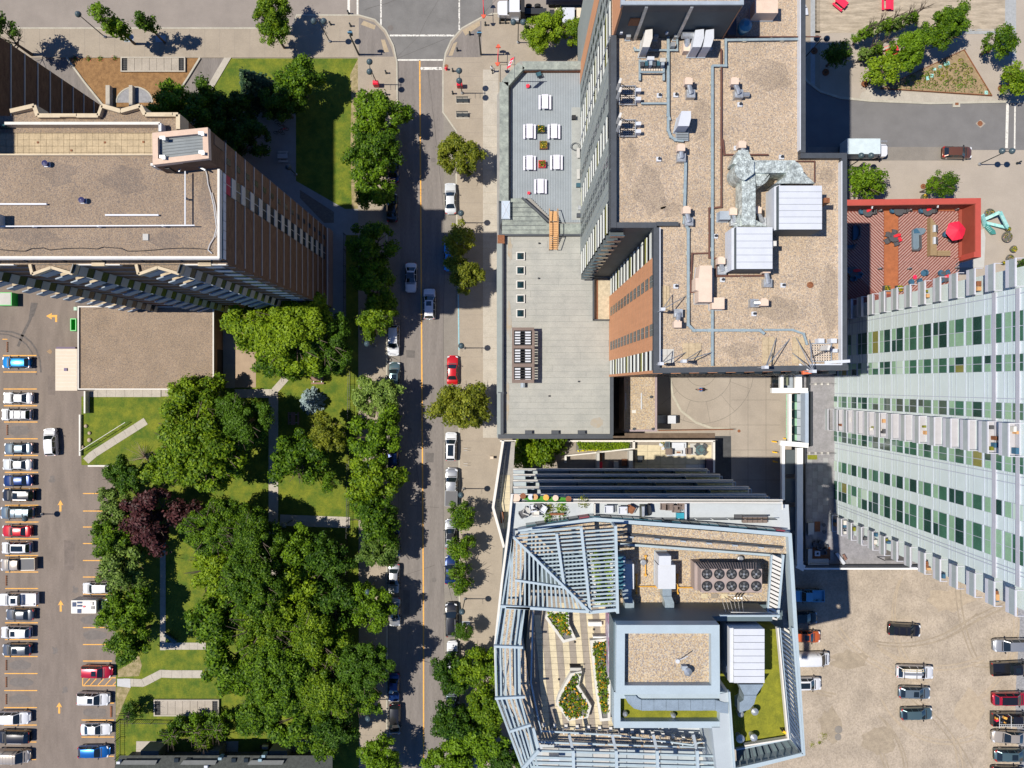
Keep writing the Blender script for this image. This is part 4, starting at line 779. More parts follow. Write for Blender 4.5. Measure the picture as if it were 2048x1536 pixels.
build(MB().prism(PP([(1024,397),(1044,396),(1096,447),(1165,447),(1165,468),(1004,470),(1004,397)],.1),Z(UD),Z(.100)),'mottled_roof',M_stone,pd_)
build(strip(MB(),PP([(1044,396),(1100,446)],.101),.25,Z(.099),Z(.104)),'kerb',M_copd,pd_); build(strip(MB(),PP([(1004,470),(1165,470)],.101),.25,Z(.092),Z(.102)),'kerb',M_copd,pd_)
mb=MB()
for k in range(1,8): y=397+k*9; mb.beam((*P(1004,y,.1),Z(.1002)),(*P(1050+k*7,y,.1),Z(.1002)),.06,.03)
build(mb,'joint',M_copd,pd_)
t=thing('roof_lantern','pale blue glazed box at the corner below the deck terrace','skylight',(*P(1012,420,.1),Z(.095))); build(MB().prism(PP(rect(997,398,1024,467),.103),Z(.094),Z(.0952)),'base',M_copd,t); build(MB().prism(PP(rect(1003,402,1020,438),.105),Z(.0952),Z(.106)),'box',mat('pale glazing',(.42,.48,.55),.3,var=.05),t)
for a,b in (((1003,402),(1020,438)),((1020,402),(1003,438))): build(MB().beam((*P(*a,.106),Z(.1062)),(*P(*b,.106),Z(.1062)),.06),'bar',M_wht,t)
build(MB().lathe(*P(1011,452,.1),[(.8,Z(.0953)),(.8,Z(.0975)),(.5,Z(.0985))],16),'drum',M_dark,t)
my=470; k=0
mroof=build(MB().sheet(PP([(1004,470),(1224,470),(1224,868),(1004,868)],UD),Z(UD)-.01),'roof_base',M_mem,pd_)
while my<866:
 h_=12.4; split=[1008,1008+ (k*67)%190+20,1222];
 for a,b in ((split[0],split[1]),(split[1],split[2])):
  q=PP(rect(a+.15,my,b-.15,my+h_-.45),UD); z=Z(UD)
  b_=len(q); mb=MB(); mb.quad((*q[3],z+.03),(*q[2],z+.03),(*q[1],z+.055),(*q[0],z+.055)); build(mb,'roofing_strip',M_mem,mroof)
 my+=h_; k+=1
M_lap=mat('dark lap line',(.20,.21,.19),.9,var=.2,scale=3); mb=MB()
for j in range(1,32): mb.box(*P(1008,470+12.4*j-.55,UD),Z(UD)+.02,*P(1222,470+12.4*j+.05,UD),Z(UD)+.045)
build(mb,'lap_joint',M_lap,mroof,kind='stuff')
M_stn=mat('rust stain on felt',(.33,.27,.19),.9,scale=1,col2=(.31,.30,.27),var=.05)
for (x,y,rx,ry) in [(1018,640,6,40),(1012,800,9,45),(1195,845,14,12),(1020,500,5,25)]:
 build(MB().sheet([(P(x,y,UD)[0]+rx/S*R.uniform(.6,1)*math.cos(t_),P(x,y,UD)[1]+ry/S*R.uniform(.6,1)*math.sin(t_)) for t_ in [i*math.pi/8 for i in range(16)]],Z(UD)+.062),'stain',M_stn,mroof)
for a,b,w_,m in [((999,487),(999,788),11,M_gwall),((1005.5,487),(1005.5,788),3,M_copd),((996,786),(1008,786),4,M_copd),((998,786),(998,875),8,M_gwall),((1004,786),(1004,868),6,M_copd),((996,873),(1226,873),9,M_copd),((1224,752),(1224,870),6,M_copd),((1002,470),(1002,487),14,M_rust)]:
 build(strip(MB(),PP([a,b],UP-.003),w_/S*.895,Z(UD)-.3,Z(UP-.003)+R.uniform(0,.03)),'parapet',m,pd_)
for x in (1057,1110,1163): build(MB().prism(PP(rect(x-7,861,x+7,868),.1),Z(UD),Z(.101)),'scupper_box',M_copd,pd_)
for (x,y) in [(1078,487),(1077,557),(1098,792),(1157,763)]: build(MB().lathe(*P(x,y,UD),[(.12,Z(UD)),(.12,Z(UD)+.35)],8),'drain',M_black,pd_)
for i,y in enumerate([513,541.5,570,598,627]):
 lab=['topmost','second','middle','fourth','lowest'][i]+' square pyramid skylight of the column on the membrane roof'
 t=thing('skylight',lab,'skylight',(*P(1041,y,UD),Z(UD)),group='pyramid skylights on the membrane roof'); q=PP(rect(1032.5,y-8.5,1049.5,y+8.5),UD); build(MB().prism(q,Z(UD),Z(UD)+.35),'frame',M_offw,t)
 c=P(1041,y,UD); mb=MB(); qi=inset(q,.14);
 for j in range(4): a,b=qi[j],qi[(j+1)%4]; mb.quad((*a,Z(UD)+.36),(*b,Z(UD)+.36),(*c,Z(UD)+.85))
 build(mb,'pane',glass('skylight glass',(.015,.04,.05)),t)
t=thing('cooling_rack','brown framed rooftop cooling rack with six louvred bays','cooling unit',(*P(1046,710,.1),Z(UD)))
M_cr=mat('brown steel frame',(.16,.115,.095),.7,var=.1)
for y in (656,694,697,731,734,764): pass
def pq(x0,y0,x1,y1,u): return PP(rect(x0,y0,x1,y1),u)
for (y0,y1) in ((655,661),(691,697),(727,734),(759,766)): build(MB().prism(pq(1024,y0,1068,y1,.113),Z(.109),Z(.114)),'frame',M_cr,t)
for (x0,x1_) in ((1024,1028),(1064,1069)): build(MB().prism(pq(x0,661,x1_,759,.113),Z(.109),Z(.1135)),'frame',M_cr,t)
for (x0,y0) in [(1026,659),(1066,659),(1026,762),(1066,762),(1026,710),(1066,710)]: a=P(x0,y0,.113); build(MB().box(a[0]-.1,a[1]-.1,Z(UD),a[0]+.1,a[1]+.1,Z(.11)),'leg',M_cr,t)
build(MB().prism(pq(1028,661,1064,759,.112),Z(.100),Z(.102)),'tray',M_dark,t)
for y0 in (663,699,736):
 for x0 in (1029,1050):
  mb=MB()
  for k in range(5): mb.beam((*P(x0+.5,y0+2+k*5.4,.112),Z(.111)),(*P(x0+11.5,y0+2+k*5.4,.112),Z(.111)),.22,.08)
  mb.box(*P(x0,y0,.112),Z(.106),*P(x0+12,y0+1,.112),Z(.111)); build(mb,'louvre_bank',M_wht,t)
a=P(1046,771,.1); build(MB().tube((a[0],a[1]+.5,Z(.1)),(a[0],a[1]-.3,Z(.1)),.35),'pipe',M_balc,t)
M_tt=mat('white lilac table top',(.62,.60,.68),.6,var=.03,obj=True)
for i,(x,y) in enumerate([(1090,203),(1059,262),(1108,262),(1059,325),(1113,324),(1081,372)]):
 lab=['topmost white picnic table on the grey deck','white picnic table left of the green planter on the grey deck','white picnic table right of the green planter on the grey deck','white picnic table left of the red planter on the grey deck','white picnic table right of the red planter on the grey deck','lowest white picnic table on the grey deck'][i]
 picnic(x,y,90,UD,lab,M_tt,M_tt,2.05,'white picnic tables on the grey deck',.92,z0=Z(UD)+.05)
def planterbox(px,py,s,u,lab,m,kind,fl,seed=1,z0=None):
 z=z0 if z0 is not None else Z(u)+.05; x,y=PZ(px,py,z+.5); t=thing('planter',lab,'planter',(x,y,z),world=False,group='flower planters in the middle of the grey deck')
 mb=MB(); ring(mb,rect(-s,-s,s,s),.08,0,.6); build(mb,'box',m,t); build(MB().sheet(rect(-s+.07,-s+.07,s-.07,s-.07),.52),'soil',M_dark,t)
 rr=random.Random(seed)
 for nm,mm,n in (('leaves',LM[kind],60),('blossom',fl,22)):
  v=[];f=[]
  for _ in range(n): leaf(v,f,(rr.uniform(-s,s)*.9,rr.uniform(-s,s)*.9,.6+rr.uniform(0,.22)),(rr.gauss(0,.5),rr.gauss(0,.5),1),.12 if nm=='leaves' else .09,rr)
  me=bpy.data.meshes.new(nm); me.from_pydata(v,[],f); me.materials.append(mm); o=bpy.data.objects.new(nm,me); COL.objects.link(o); o.parent=t; o['kind']='stuff'
M_yel=mat('yellow petals',(.75,.42,.01),.6,var=0); M_rp=mat('red petals',(.6,.03,.02),.6,var=0); M_pk=mat('pink petals',(.75,.45,.30),.6,var=0)
planterbox(1082,258,.52,UD,'upper planter of green leaves on the grey deck',M_copd,'green',M_yel,1); planterbox(1087,290,.55,UD,'middle planter with yellow blossom on the grey deck',M_rust,'yellow',M_yel,2); planterbox(1084,328,.5,UD,'lower red planter with red blossom on the grey deck',M_red,'yellow',M_rp,3)
def chair(px,py,rz,u,lab,m,z0=None,grp=None,s=1.0,mcush=None,name='chair',cat='chair'):
 z=z0 if z0 is not None else Z(u); x,y=PZ(px,py,z+.5); t=thing(name,lab,cat,(x,y,z),math.radians(rz),grp,world=False); w_=.30*s
 build(MB().prism([(-w_,-w_),(w_,-w_),(w_*1.05,w_),(-w_*1.05,w_)],.38*s,.47*s,bottom=True),'seat',mcush or m,t); build(MB().prism([(-w_*1.1,-w_-.10),(w_*1.1,-w_-.10),(w_,-w_+.02),(-w_,-w_+.02)],.40*s,.86*s,bottom=True),'backrest',m,t)
 for sg in(1,-1): build(MB().box(sg*w_,-w_,.55*s,sg*(w_+.07),w_*.8,.62*s),'armrest',m,t)
 for a in((1,1),(1,-1),(-1,1),(-1,-1)): build(MB().beam((a[0]*w_*.9,a[1]*w_*.9,0),(a[0]*w_*.9,a[1]*w_*.9,.4*s),.05),'leg',m,t)
 return t
M_bl=mat('dark teal plastic',(.02,.08,.11),.5,var=0)
chair(1077,148,20,UD,'dark teal garden chair at the top of the grey deck',M_bl,Z(UD)+.05); chair(1055,171,100,UD,'small red chair at the upper left of the grey deck',M_red,Z(UD)+.05,s=.6)
chair(1057,385,90,UD,'tiny red stool at the lower left of the grey deck',M_red,Z(UD)+.05,s=.45)
for i,(x,y) in enumerate([(1156,308),(1156,350)]):
 a=P(x,y,UD); t=thing('bench',['upper','lower'][i]+' grey bench along the tower side of the deck','bench',(*a,Z(UD)+.06)); build(MB().obox(a[0],a[1],Z(UD)+.4,.45,1.4,.08),'seat',M_panel,t);
 for dy in (-.5,.5): build(MB().obox(a[0],a[1]+dy,Z(UD)+.06,.4,.1,.35),'leg',M_black,t)
for (x,y,m,l) in [(1147,237,M_dark,'small dark lantern box on the grey deck'),(1156,372,M_bl,'small teal box at the right edge of the deck'),(1157,432,M_copd,'dark box unit beside the mottled roof corner'),(1160,417,M_steel,'steel box unit above the dark box by the mottled roof')]:
 build(MB().prism(pq(x-4,y-4,x+4,y+4,UD),Z(UD)+.05,Z(UD)+.6),'deck_box',m,None,l,'box')
t=thing('hose_coil','coiled hose lying on the deck edge','hose',(*P(1151,294,UD),Z(UD))); c=P(1151,294,UD); mb=MB()
mb.path([(c[0]+(.42+.02*k)*math.cos(k*.6),c[1]+(.42+.01*k)*math.sin(k*.6),Z(UD)+.12+.01*k) for k in range(20)],.03,5); build(mb,'coil',M_copd,t)
t=thing('timber_stair','warm timber stair climbing over the ledge between deck and membrane roof','stairs',(*P(1107,460,.1),Z(UD)))
zd=Z(.095); zm=Z(.106)
for i in range(7):
 f_=i/7; z=zd+.1+(zm-zd)*f_; y=420+i*3.4; build(MB().prism(pq(1099.5,y,1114.5,y+3,.103),z,z+.08),'tread',M_woodl,t)
 y=497-i*3.6; build(MB().prism(pq(1099.5,y-3,1114.5,y,.103),z,z+.08),'tread',M_woodl,t)
build(MB().prism(pq(1098.5,444,1115.5,471,.106),zm-.1,zm),'landing',M_woodl,t)
for k in range(6): build(MB().prism(pq(1099,445+k*4.4,1115,445.5+k*4.4,.106),zm,zm+.03),'landing_joint',M_rust,t)
for x in (1098.6,1115.4):
 a=(*P(x,419,.1),zd+1.0); b=(*P(x,445,.106),zm+.9); c_=(*P(x,471,.106),zm+.9); d_=(*P(x,499,.1),zd+1.0); build(MB().beam(a,b,.09).beam(b,c_,.09).beam(c_,d_,.09),'handrail',M_woodl,t)
 for q in (a,b,c_,d_): build(MB().beam((q[0],q[1],q[2]-1.0),q,.09),'post',M_woodl,t)
t=thing('pocket_terrace','small cream tiled terrace with dark frame at the foot of the orange wall','terrace',(*P(1204,600,UD),Z(UD))); build(MB().prism(pq(1188,558,1221,640,UD),Z(UD),Z(UD)+.25),'floor',mat('cream tiles',(.44,.37,.26),.8,var=.15,scale=2),t)
for a,b in (((1187,556),(1187,641)),((1195,558),(1195,640)),((1186,640),(1221,640))): build(strip(MB(),PP([a,b],.1),.16,Z(UD),Z(.1035) if a[0]!=1195 else Z(.098)),'frame',M_copd if a[0]!=1195 else M_rust,t)
tw=thing('concrete_tower','tall flat roofed tower with grey green and orange window walls and dark roof edge','building',(*G(1300,500),0))
gxW=1147.5; gxO=1199.5; gyN=574; E1=1024+(1601-1024)*.62; E2=1024+(1697-1024)*.62; gyS=754
core=GG([(gxW+19,100),(E1+3,100),(E1+3,481),(E2,481),(E2,748),(gxO+19,752),(gxO+19,gyN-14),(gxW+19,gyN-14)])
build(MB().prism(core,0,Z(UR)-.05),'core_wall',M_rcess,tw)
build(MB().prism(GG([(gxO+19,752.2),(E2,748.2),(E2,751),(gxO+19,gyS+1)]),Z(.045),Z(UR)-.02),'south_wall',M_owall,tw)
FL=[.105+.0212*i for i in range(13)]; FH=.0212
def wallseg(g,y0,y1,m,name,d=19,z0=Z(.06),z1=Z(UR)-.04): return build(gbox(MB(),g,y0,z0,g+d,y1,z1),name,m,tw)
wallseg(gxW,100,192,M_gwall,'grey_wall'); wallseg(gxW-.5,192,226,M_owall,'orange_corner_wall')
for y0,y1 in ((226,285),(350,420),(453,533)): wallseg(gxW,y0,y1,M_gwall,'grey_wall')
wallseg(gxO,610,726,M_owall,'orange_wall'); wallseg(gxO,751,755,M_owall,'orange_wall')
mb=MB(); build(gbox(MB(),gxW+19,gyN-14,Z(.06),gxW+19.2,gyN,Z(UR)-.02),'divider',M_wht,tw)
build(gbox(MB(),gxW+19.3,gyN-14,Z(.06),gxO+19,gyN,Z(UR)-.03),'charcoal_wall',M_dwall,tw)
def window_w(g,y0,y1,zb,zt):
 w_=build(gbox(MB(),g-.55,y0,zb,g,y1,zt),'window',M_dglass,tw); build(gbox(MB(),g-1.0,(y0+y1)/2-.35,zb,g-.5,(y0+y1)/2+.35,zt),'mullion',M_gwall,w_)
 return w_
for i,u in enumerate(FL):
 zb=Z(u+FH*.28); zt=Z(u+FH*.86)
 for (y0,y1) in ((243,253),(266,276),(388,402),(475,487),(494,507)): window_w(gxW,y0,y1,zb,zt)
 for (y0,y1) in ((632,647),(693,708)): window_w(gxO,y0,y1,zb-.15,zt)
 for (g,y0,y1) in ((gxW,285,350),(gxW,420,453),(gxW,533,571.5),(gxO,577,610),(gxO,726,751)):
  z=Z(u); b_=build(gbox(MB(),g+.5,y0+.3,z-.12,g+19,y1-.3,z+.12),'balcony_floor',M_lfloor,tw)
  build(gbox(MB(),g-.2,y0,z+1.02,g+.9,y1,z+1.12),'top_rail',M_rail,b_)
  build(gbox(MB(),g+.1,y0,z+.1,g+.7,y1,z+.95),'railing_panel',M_rail if (i+int(y0))%4 else mat('amber glass',(.30,.30,.06),.4,var=0),b_)
  rr=random.Random(i*31+int(y0))
  for q in range(rr.randint(0,2)):
   yy=rr.uniform(y0+5,y1-8); build(gbox(MB(),g+6,yy,z+.12,g+6+rr.uniform(4,8),yy+rr.uniform(3,7),z+rr.uniform(.5,1.0)),'balcony_clutter',[M_balc,M_rust,M_offw,LM['deep'],M_blueline][rr.randint(0,4)],b_)
 z=Z(u); b_=build(gbox(MB(),gxW+.5,gyN-13,z-.12,gxW+19,gyN+7,z+.12),'balcony_floor',M_dwall,tw); build(gbox(MB(),gxW+1,gyN+6,z+.1,gxW+19,gyN+7,z+1.1),'railing_panel',mat('dark rail glass',(.05,.10,.13),.2,var=0),b_)
for i in range(2,13):
 for k in range(10): build(gbox(MB(),1212+k*23,750,Z(FL[i]+FH*.28)-.0,1221+k*23,755.3,Z(FL[i]+FH*.8)),'window',M_dglass,tw)
for y in (232,368,466,520): build(gbox(MB(),gxW-.3,y,Z(.1),gxW,y+.5,Z(UR)),'panel_joint',M_balc,tw)
build(gbox(MB(),gxW-1.2,330,Z(.1),gxW-.2,331.4,Z(UR)),'drain_pipe',M_wht,tw)
for k in range(1,26): build(gbox(MB(),gxO-.25,610,Z(.105)+k*1.17,gxO,726,Z(.105)+k*1.17+.05),'panel_joint',mat('orange joint',(.36,.17,.085),.8,var=0),tw) if k%2 else None
outer=[(1222,-330),(1222,456),(1307,456),(1307,746),(1697,738),(1693,306),(1612,306),(1612,-330)]
roof=build(MB().sheet(PP([(1224,-330),(1224,452),(1311,452),(1311,742),(1690,734),(1690,310),(1607,310),(1607,-330)],UT-.004),Z(UR)),'roof',M_gravC,tw)
def par(pts,w_,m=M_copd,u=UT,zb=None): return build(strip(MB(),PP(pts,u),w_/S*(1-u),zb or Z(UR-.01),Z(u)),'parapet',m,tw)
par([(1227.5,70),(1227.5,455)],11); par([(1222,450),(1313.5,450)],11,u=UT-.0004); par([(1313.5,455),(1313.5,741)],12); par([(1307.5,741),(1697,735)],11,u=UT-.0004); par([(1689,735),(1689,316)],10.5); par([(1601,311),(1694,311)],10.5,u=UT-.0004); par([(1606,305),(1606,-330)],10.5)
par([(1313,447.5),(1357,447.5)],8,u=UT-.0008)
for pts in ([(1320,455),(1320,730)],[(1683.5,730),(1683.5,322)],[(1600.5,300),(1600.5,-330)]): build(strip(MB(),PP(pts,UT),.09,Z(UR),Z(UT)+.03),'flashing',M_wht,tw)
M_gst=gravel('silty gravel',[(0.34,0.265,0.185),(0.26,0.20,0.15),(0.40,0.32,0.235),(0.30,0.23,0.16),(0.18,0.15,0.13)],11,0.12,0.7); M_gsl=gravel('silty brown gravel',[(0.22,0.16,0.115),(0.17,0.13,0.10),(0.26,0.20,0.145),(0.13,0.11,0.095)],12,0.12,0.7)
def stains(L,u,z,m,par):
 rr=random.Random(5)
 for (x,y,rx,ry) in L:
  c=P(x,y,u); ph=rr.uniform(0,6); build(MB().sheet([(c[0]+rx*(1+.25*math.sin(3*t_+ph)+.12*math.sin(7*t_))*math.cos(t_),c[1]+ry*(1+.22*math.sin(2*t_+ph)+.12*math.sin(5*t_+ph))*math.sin(t_)) for t_ in [i*math.pi/16 for i in range(32)]],z),'silt_stain',m,par)
stains([(1300,380,1.6,2.2),(1540,150,2.2,1.3),(1660,600,.9,3.0),(1400,240,1.1,1.8),(1560,620,2.2,1.1),(1480,700,1.8,.7),(1345,420,1.0,.7),(1655,350,.8,.8),(1260,320,.7,1.6)],UR,Z(UR)+.006,M_gst,tw)
stains([(60,470,3,.8),(250,360,2.2,1.2),(330,480,1.6,.7),(120,350,1.5,1.0),(410,400,.6,2.0)],.383,Z(.3828)+.006,M_gsl,bl)
ub=GG([(1150,120),(1287,120),(1287,335),(1150,335)])
build(MB().prism(GG([(1152,120),(1287,120),(1287,335),(1152,335)]),Z(UR),Z(.428)),'upper_wall',M_dwall,tw); build(gbox(MB(),1149.5,120,Z(UR),1152,335.5,Z(.4285)),'upper_wall_orange',M_owall,tw); build(gbox(MB(),1287,120,Z(UR),1288,335.5,Z(.428)),'upper_wall_orange',M_owall,tw)
build(MB().sheet(PP(rect(1246,-200,1482,8),.43),Z(.4285)),'upper_roof',M_gravC,tw)
build(strip(MB(),PP([(1246,-200),(1246,5.5),(1484,5.5),(1484,-200)],.43),.34,Z(.425),Z(.430)),'parapet',M_balc,tw); build(strip(MB(),PP([(1247,9),(1484,9)],.43),.2,Z(.42),Z(.4297)),'parapet',M_copd,tw)
for a in (1176,1228): build(gbox(MB(),a,335.2,Z(UR),a+3.4,338,Z(.4285)),'downpipe',M_steel,tw)
for (x,y) in ((1157,336),(1186,336),(1213,336),(1246,336)): build(gbox(MB(),x,335,Z(.383),x+3,337,Z(.386)),'wall_lamp',M_wht,tw)
build(gbox(MB(),1164,335,Z(.397),1176,336,Z(.409)),'wall_grille',M_rust,tw)
build(MB().prism(GG([(1292,140),(1303,140),(1303,333),(1292,333)]),Z(UR),Z(.378)),'service_kerb',M_copd,tw)
zt=Z(UR)
def unit(pts,h_,m,lab,cat='roof unit',name='roof_unit',u=UR,uu=None,parts=(),grp=None,base=None):
 zb=base if base is not None else Z(u); x,y=P(sum(p[0] for p in pts)/len(pts),sum(p[1] for p in pts)/len(pts),(zb+h_)/H)
 t=thing(name,lab,cat,(x,y,zb),group=grp); q=PP(pts,(zb+h_)/H); build(MB().prism(q,zb+.02,zb+h_),'casing',m,t); build(MB().prism(inset(q,-.06),zb,zb+.12),'curb',M_balc,t)
 return t,q
def ducted(cx,cy,bx,by,lab,right=False):
 t=thing('roof_fan',lab,'roof fan',(*P(bx,by,UR),zt),group='gooseneck roof fans'); c=P(cx,cy,.39); b=P(bx,by,.38); s_=.62/2
 build(MB().obox(b[0],b[1],zt,.85,.80,.7),'base',M_steel,t); build(MB().tube((b[0],b[1],zt+.7),(c[0],c[1],zt+1.1),.27,.22,10),'neck',M_steel,t); build(MB().obox(c[0],c[1],zt+.6,.75,.62,.75).obox(c[0],c[1]+.25,zt+.7,.5,.4,.5),'hood',M_beige,t)
 for a in((-.25,0),(.25,0)): build(MB().beam((c[0]+a[0],c[1],zt),(c[0]+a[0],c[1],zt+.6),.06),'leg',M_steel,t)
 if right: build(MB().tube((b[0]+.4,b[1],zt+.4),(b[0]+1.1,b[1],zt+.4),.25,n=10),'side_duct',M_steel,t)
NM=['left of the vertical pipes near the top','right of the brown pipe near the top','left of the white cabinet cable','above the big silver duct','beside the blue conduit elbow','left of the tall silver duct','right of the tall silver duct','left of the lower white unit','right of the beige slabs','below the lower white unit corner','beside the lower left antenna frame','centre of the lower roof']
for i,(a,b,c_,d_) in enumerate([(1380,158,1382,187),(1473,158,1478,187),(1365,292,1363,315),(1488,286,1492,320),(1376,418,1378,443),(1470,421,1470,443),(1519,418,1524,443),(1446,520,1444,541),(1537,538,1536,566),(1533,604,1509,606),(1358,648,1357,626),(1412,15,1412,-3)]): ducted(a,b,c_,d_,'gooseneck roof fan '+NM[i],i==1)
for i,(x,y) in enumerate([(1318,192),(1351,191),(1479,210),(1472,297),(1317,319),(1430,473),(1444,560),(1351,573),(1507,628),(1565,571),(1562,315)]):
 t=thing('plumbing_vent',['small square roof vent between the lattice pad and the conduit','small square roof vent right of the blue conduit','small square roof vent under the right hand upper fan','small square roof vent above the silver elbow','small square roof vent alone on the left gravel','small square roof vent by the conduit bend','small square roof vent right of the beige slab','small square roof vent by the antenna tiles','small square roof vent on the lower middle gravel','small square roof vent on the right gravel field','small square roof vent beside the roof corner'][i],'vent',(*P(x,y,UR),zt),group='small square roof vents'); a=P(x,y,UR); build(MB().obox(a[0],a[1],zt,.48,.45,.16),'base',M_wht,t); build(MB().lathe(a[0]+.03,a[1]+.03,[(.13,zt),(.13,zt+.38)],8),'pipe',M_black,t)
t=thing('plumbing_vent','dark round roof drain on the right gravel field','drain',(*P(1620,570,UR),zt)); build(MB().lathe(*P(1620,570,UR),[(.32,zt),(.32,zt+.1),(.2,zt+.12),(.2,zt+.02)],12),'ring',M_rust,t)
M_cond=mat('blue grey conduit',(.22,.28,.31),.55,var=.12,scale=3)
rp=lambda pts,r,m,l: roofpipe(pts,UR,r,m,l,name='pipe')
rp([(1335,75),(1335,232),(1338,243)],.13,M_cond,'thick blue grey conduit running down from the upper block'); rp([(1335,238),(1335,262),(1340,275),(1350,282),(1366,284)],.12,M_cond,'curved end of the blue grey conduit around the grate')
rp([(1370,322),(1367,446),(1375,460),(1375,650),(1386,661),(1518,661),(1527,668)],.13,M_cond,'long blue grey conduit looping to the lower right masts'); rp([(1423,134),(1423,732)],.12,M_cond,'straight blue grey conduit down the middle of the roof'); rp([(1423,134),(1450,134),(1450,83),(1600,81)],.11,M_cond,'stepped conduit along the top of the right roof')
rp([(1281,209),(1334,209)],.09,M_cond,'short conduit from the lattice pad'); rp([(1267,97),(1270,103),(1310,103),(1353,103),(1353,80)],.09,M_cond,'conduit loop below the upper block'); rp([(1526,660),(1582,660),(1605,668),(1612,690)],.10,M_cond,'conduit bending towards the lower right antenna pad')
M_bpipe=mat('brown pipe',(.11,.045,.03),.6,var=.1)
rp([(1441,100),(1441,415),(1417,418),(1417,516),(1431,518),(1431,553),(1534,552)],.08,M_bpipe,'long brown gas pipe stepping down the roof'); rp([(1444,280),(1447,311),(1535,311)],.07,M_bpipe,'brown pipe branch towards the silver elbow'); rp([(1416,507),(1383,508),(1379,585),(1398,586)],.07,M_bpipe,'brown pipe branch around the beige slab'); rp([(1443,76),(1640,76)],.05,M_bpipe,'thin brown pipe along the top'); rp([(1571,324),(1627,324),(1627,366)],.05,M_bpipe,'thin brown pipe to the large white unit')
def ahu(x0,y0,x1,y1,h_,lab,n,flap):
 t=thing('air_handler',lab,'air handler',(*P((x0+x1)/2,(y0+y1)/2,.4),zt)); u=(zt+h_)/H; q=PP(rect(x0,y0,x1,y1),u)
 build(MB().prism(PP(rect(x0+11,y0,x1,y1),u),zt+.3,zt+h_-.03),'casing',M_dwall,t); build(MB().prism(PP([(x0,y0+4),(x0+12,y0),(x0+12,y1),(x0,y1+3)],u-.008),zt+.3,zt+h_-.6),'side_hood',M_wht,t)
 for k in range(n):
  a=y0+(y1-y0)*k/n; b=y0+(y1-y0)*(k+1)/n; build(MB().prism(PP(rect(x0+12,a+.3,x1,b-.3),u),zt+h_-.6,zt+h_+R.uniform(-.01,.01)),'roof_panel',M_wht,t)
 fx,fy,m=flap; build(MB().prism(PP(rect(fx-5,fy-5,fx+6,fy+5),u-.006),zt+1.2,zt+h_-.4),'flue_box',m,t)
 build(MB().prism(PP(rect(x0+10,y1-3,x1-14,y1+7),UR+.003),zt,zt+.35),'walkway',M_panel,t); return t
ahu(1546,371,1644,459,3.2,'larger white air handler on the right of the tower roof',7,(1651,402,M_rust)); ahu(1461,454,1545,538,3.0,'smaller white air handler below the tall silver duct',6,(1545,488,M_offw))
M_foil=mat('crumpled foil insulation',(.30,.33,.31),.38,metal=.35,scale=2.0,fine=7,col2=(.62,.68,.64),var=.35,bump=.8,thr=(.4,.6))
def duct(pts,w_,h_,lab,u=.392,m=None,n=None):
 t=thing('duct',lab,'duct',(*P(*pts[0],u),zt));
 for i in range(len(pts)-1):
  a,b=pts[i],pts[i+1]; v=Vector((b[0]-a[0],b[1]-a[1])); k=max(1,int(v.length/14))
  for j in range(k):
   p=Vector(a)+v*j/k; q=Vector(a)+v*(j+1)/k; ww=w_+R.uniform(-.6,.6); build(strip(MB(),PP([tuple(p),tuple(q)],u),ww/S*(1-u),zt+.4,zt+h_+R.uniform(-.04,.04)),'duct_section',m or M_foil,t)
 return t
duct([(1495,350),(1495,452)],27,2.4,'tall foil wrapped duct leading to the smaller air handler')
t=duct([(1500,335),(1588,335)],25,2.6,'horizontal foil wrapped duct leading to the larger air handler',.394)
def wedge(pts,h_,lab,m=None,name='duct_elbow'):
 t=thing(name,lab,'duct',(*P(*pts[0],.392),zt)); build(MB().prism(PP(pts,(zt+h_)/H),zt+.3,zt+h_),'bend',m or M_foil,t); return t
arc=lambda cx,cy,r,a0,a1,n=8: [(cx+r*math.cos(math.radians(a0+(a1-a0)*k/n)),cy+r*math.sin(math.radians(a0+(a1-a0)*k/n))) for k in range(n+1)]
wedge(arc(1490,339,21,90,300)+[(1508,322),(1508,347)],2.9,'rounded foil elbow at the head of the tall duct'); wedge([(1508,348),(1541,348)]+arc(1514,346,26,0,90),2.2,'quarter round foil piece under the horizontal duct')
wedge([(1586,323)]+arc(1584,345,23,-80,0)+[(1630,367),(1550,367),(1572,352),(1572,348)],2.7,'flared foil elbow onto the larger air handler'); wedge([(1477,300),(1496,300),(1506,324),(1474,328),(1464,328)],2.0,'small tapered foil duct above the elbow')
wedge([(1484,440),(1512,440),(1535,453),(1468,453)],2.2,'flared foil end of the tall duct')
unit([(1400,531),(1424,531),(1424,604),(1397,604),(1397,582),(1391,580),(1391,556),(1397,556)],1.7,M_beige,'tall beige casing left of the lower white air handler'); unit(rect(1424,595,1449,618),1.1,M_beige,'small beige casing at the foot of the tall beige casing')
unit(rect(1440,422,1461,439),1.1,M_balc,'blue grey box with a round lid left of the tall duct'); unit(rect(1510,0,1556,26),1.6,M_beige,'beige casing on the roof at the top edge')
t,q=unit([(1363,222),(1382,222),(1382,237),(1378,252),(1356,252)],2.0,M_wht,'white equipment cabinet beside the steel grate');
t=thing('steel_grate','green grey steel grate platform below the white cabinet','platform',(*P(1364,266,.378),zt)); build(MB().prism(PP(rect(1352,253,1377,281),.377),zt+.1,zt+.3),'frame',M_balc,t)
for k in range(8): build(MB().prism(PP(rect(1353,255+k*3.2,1376,256.4+k*3.2),.3772),zt+.3,zt+.36),'grate_bar',M_copd,t)
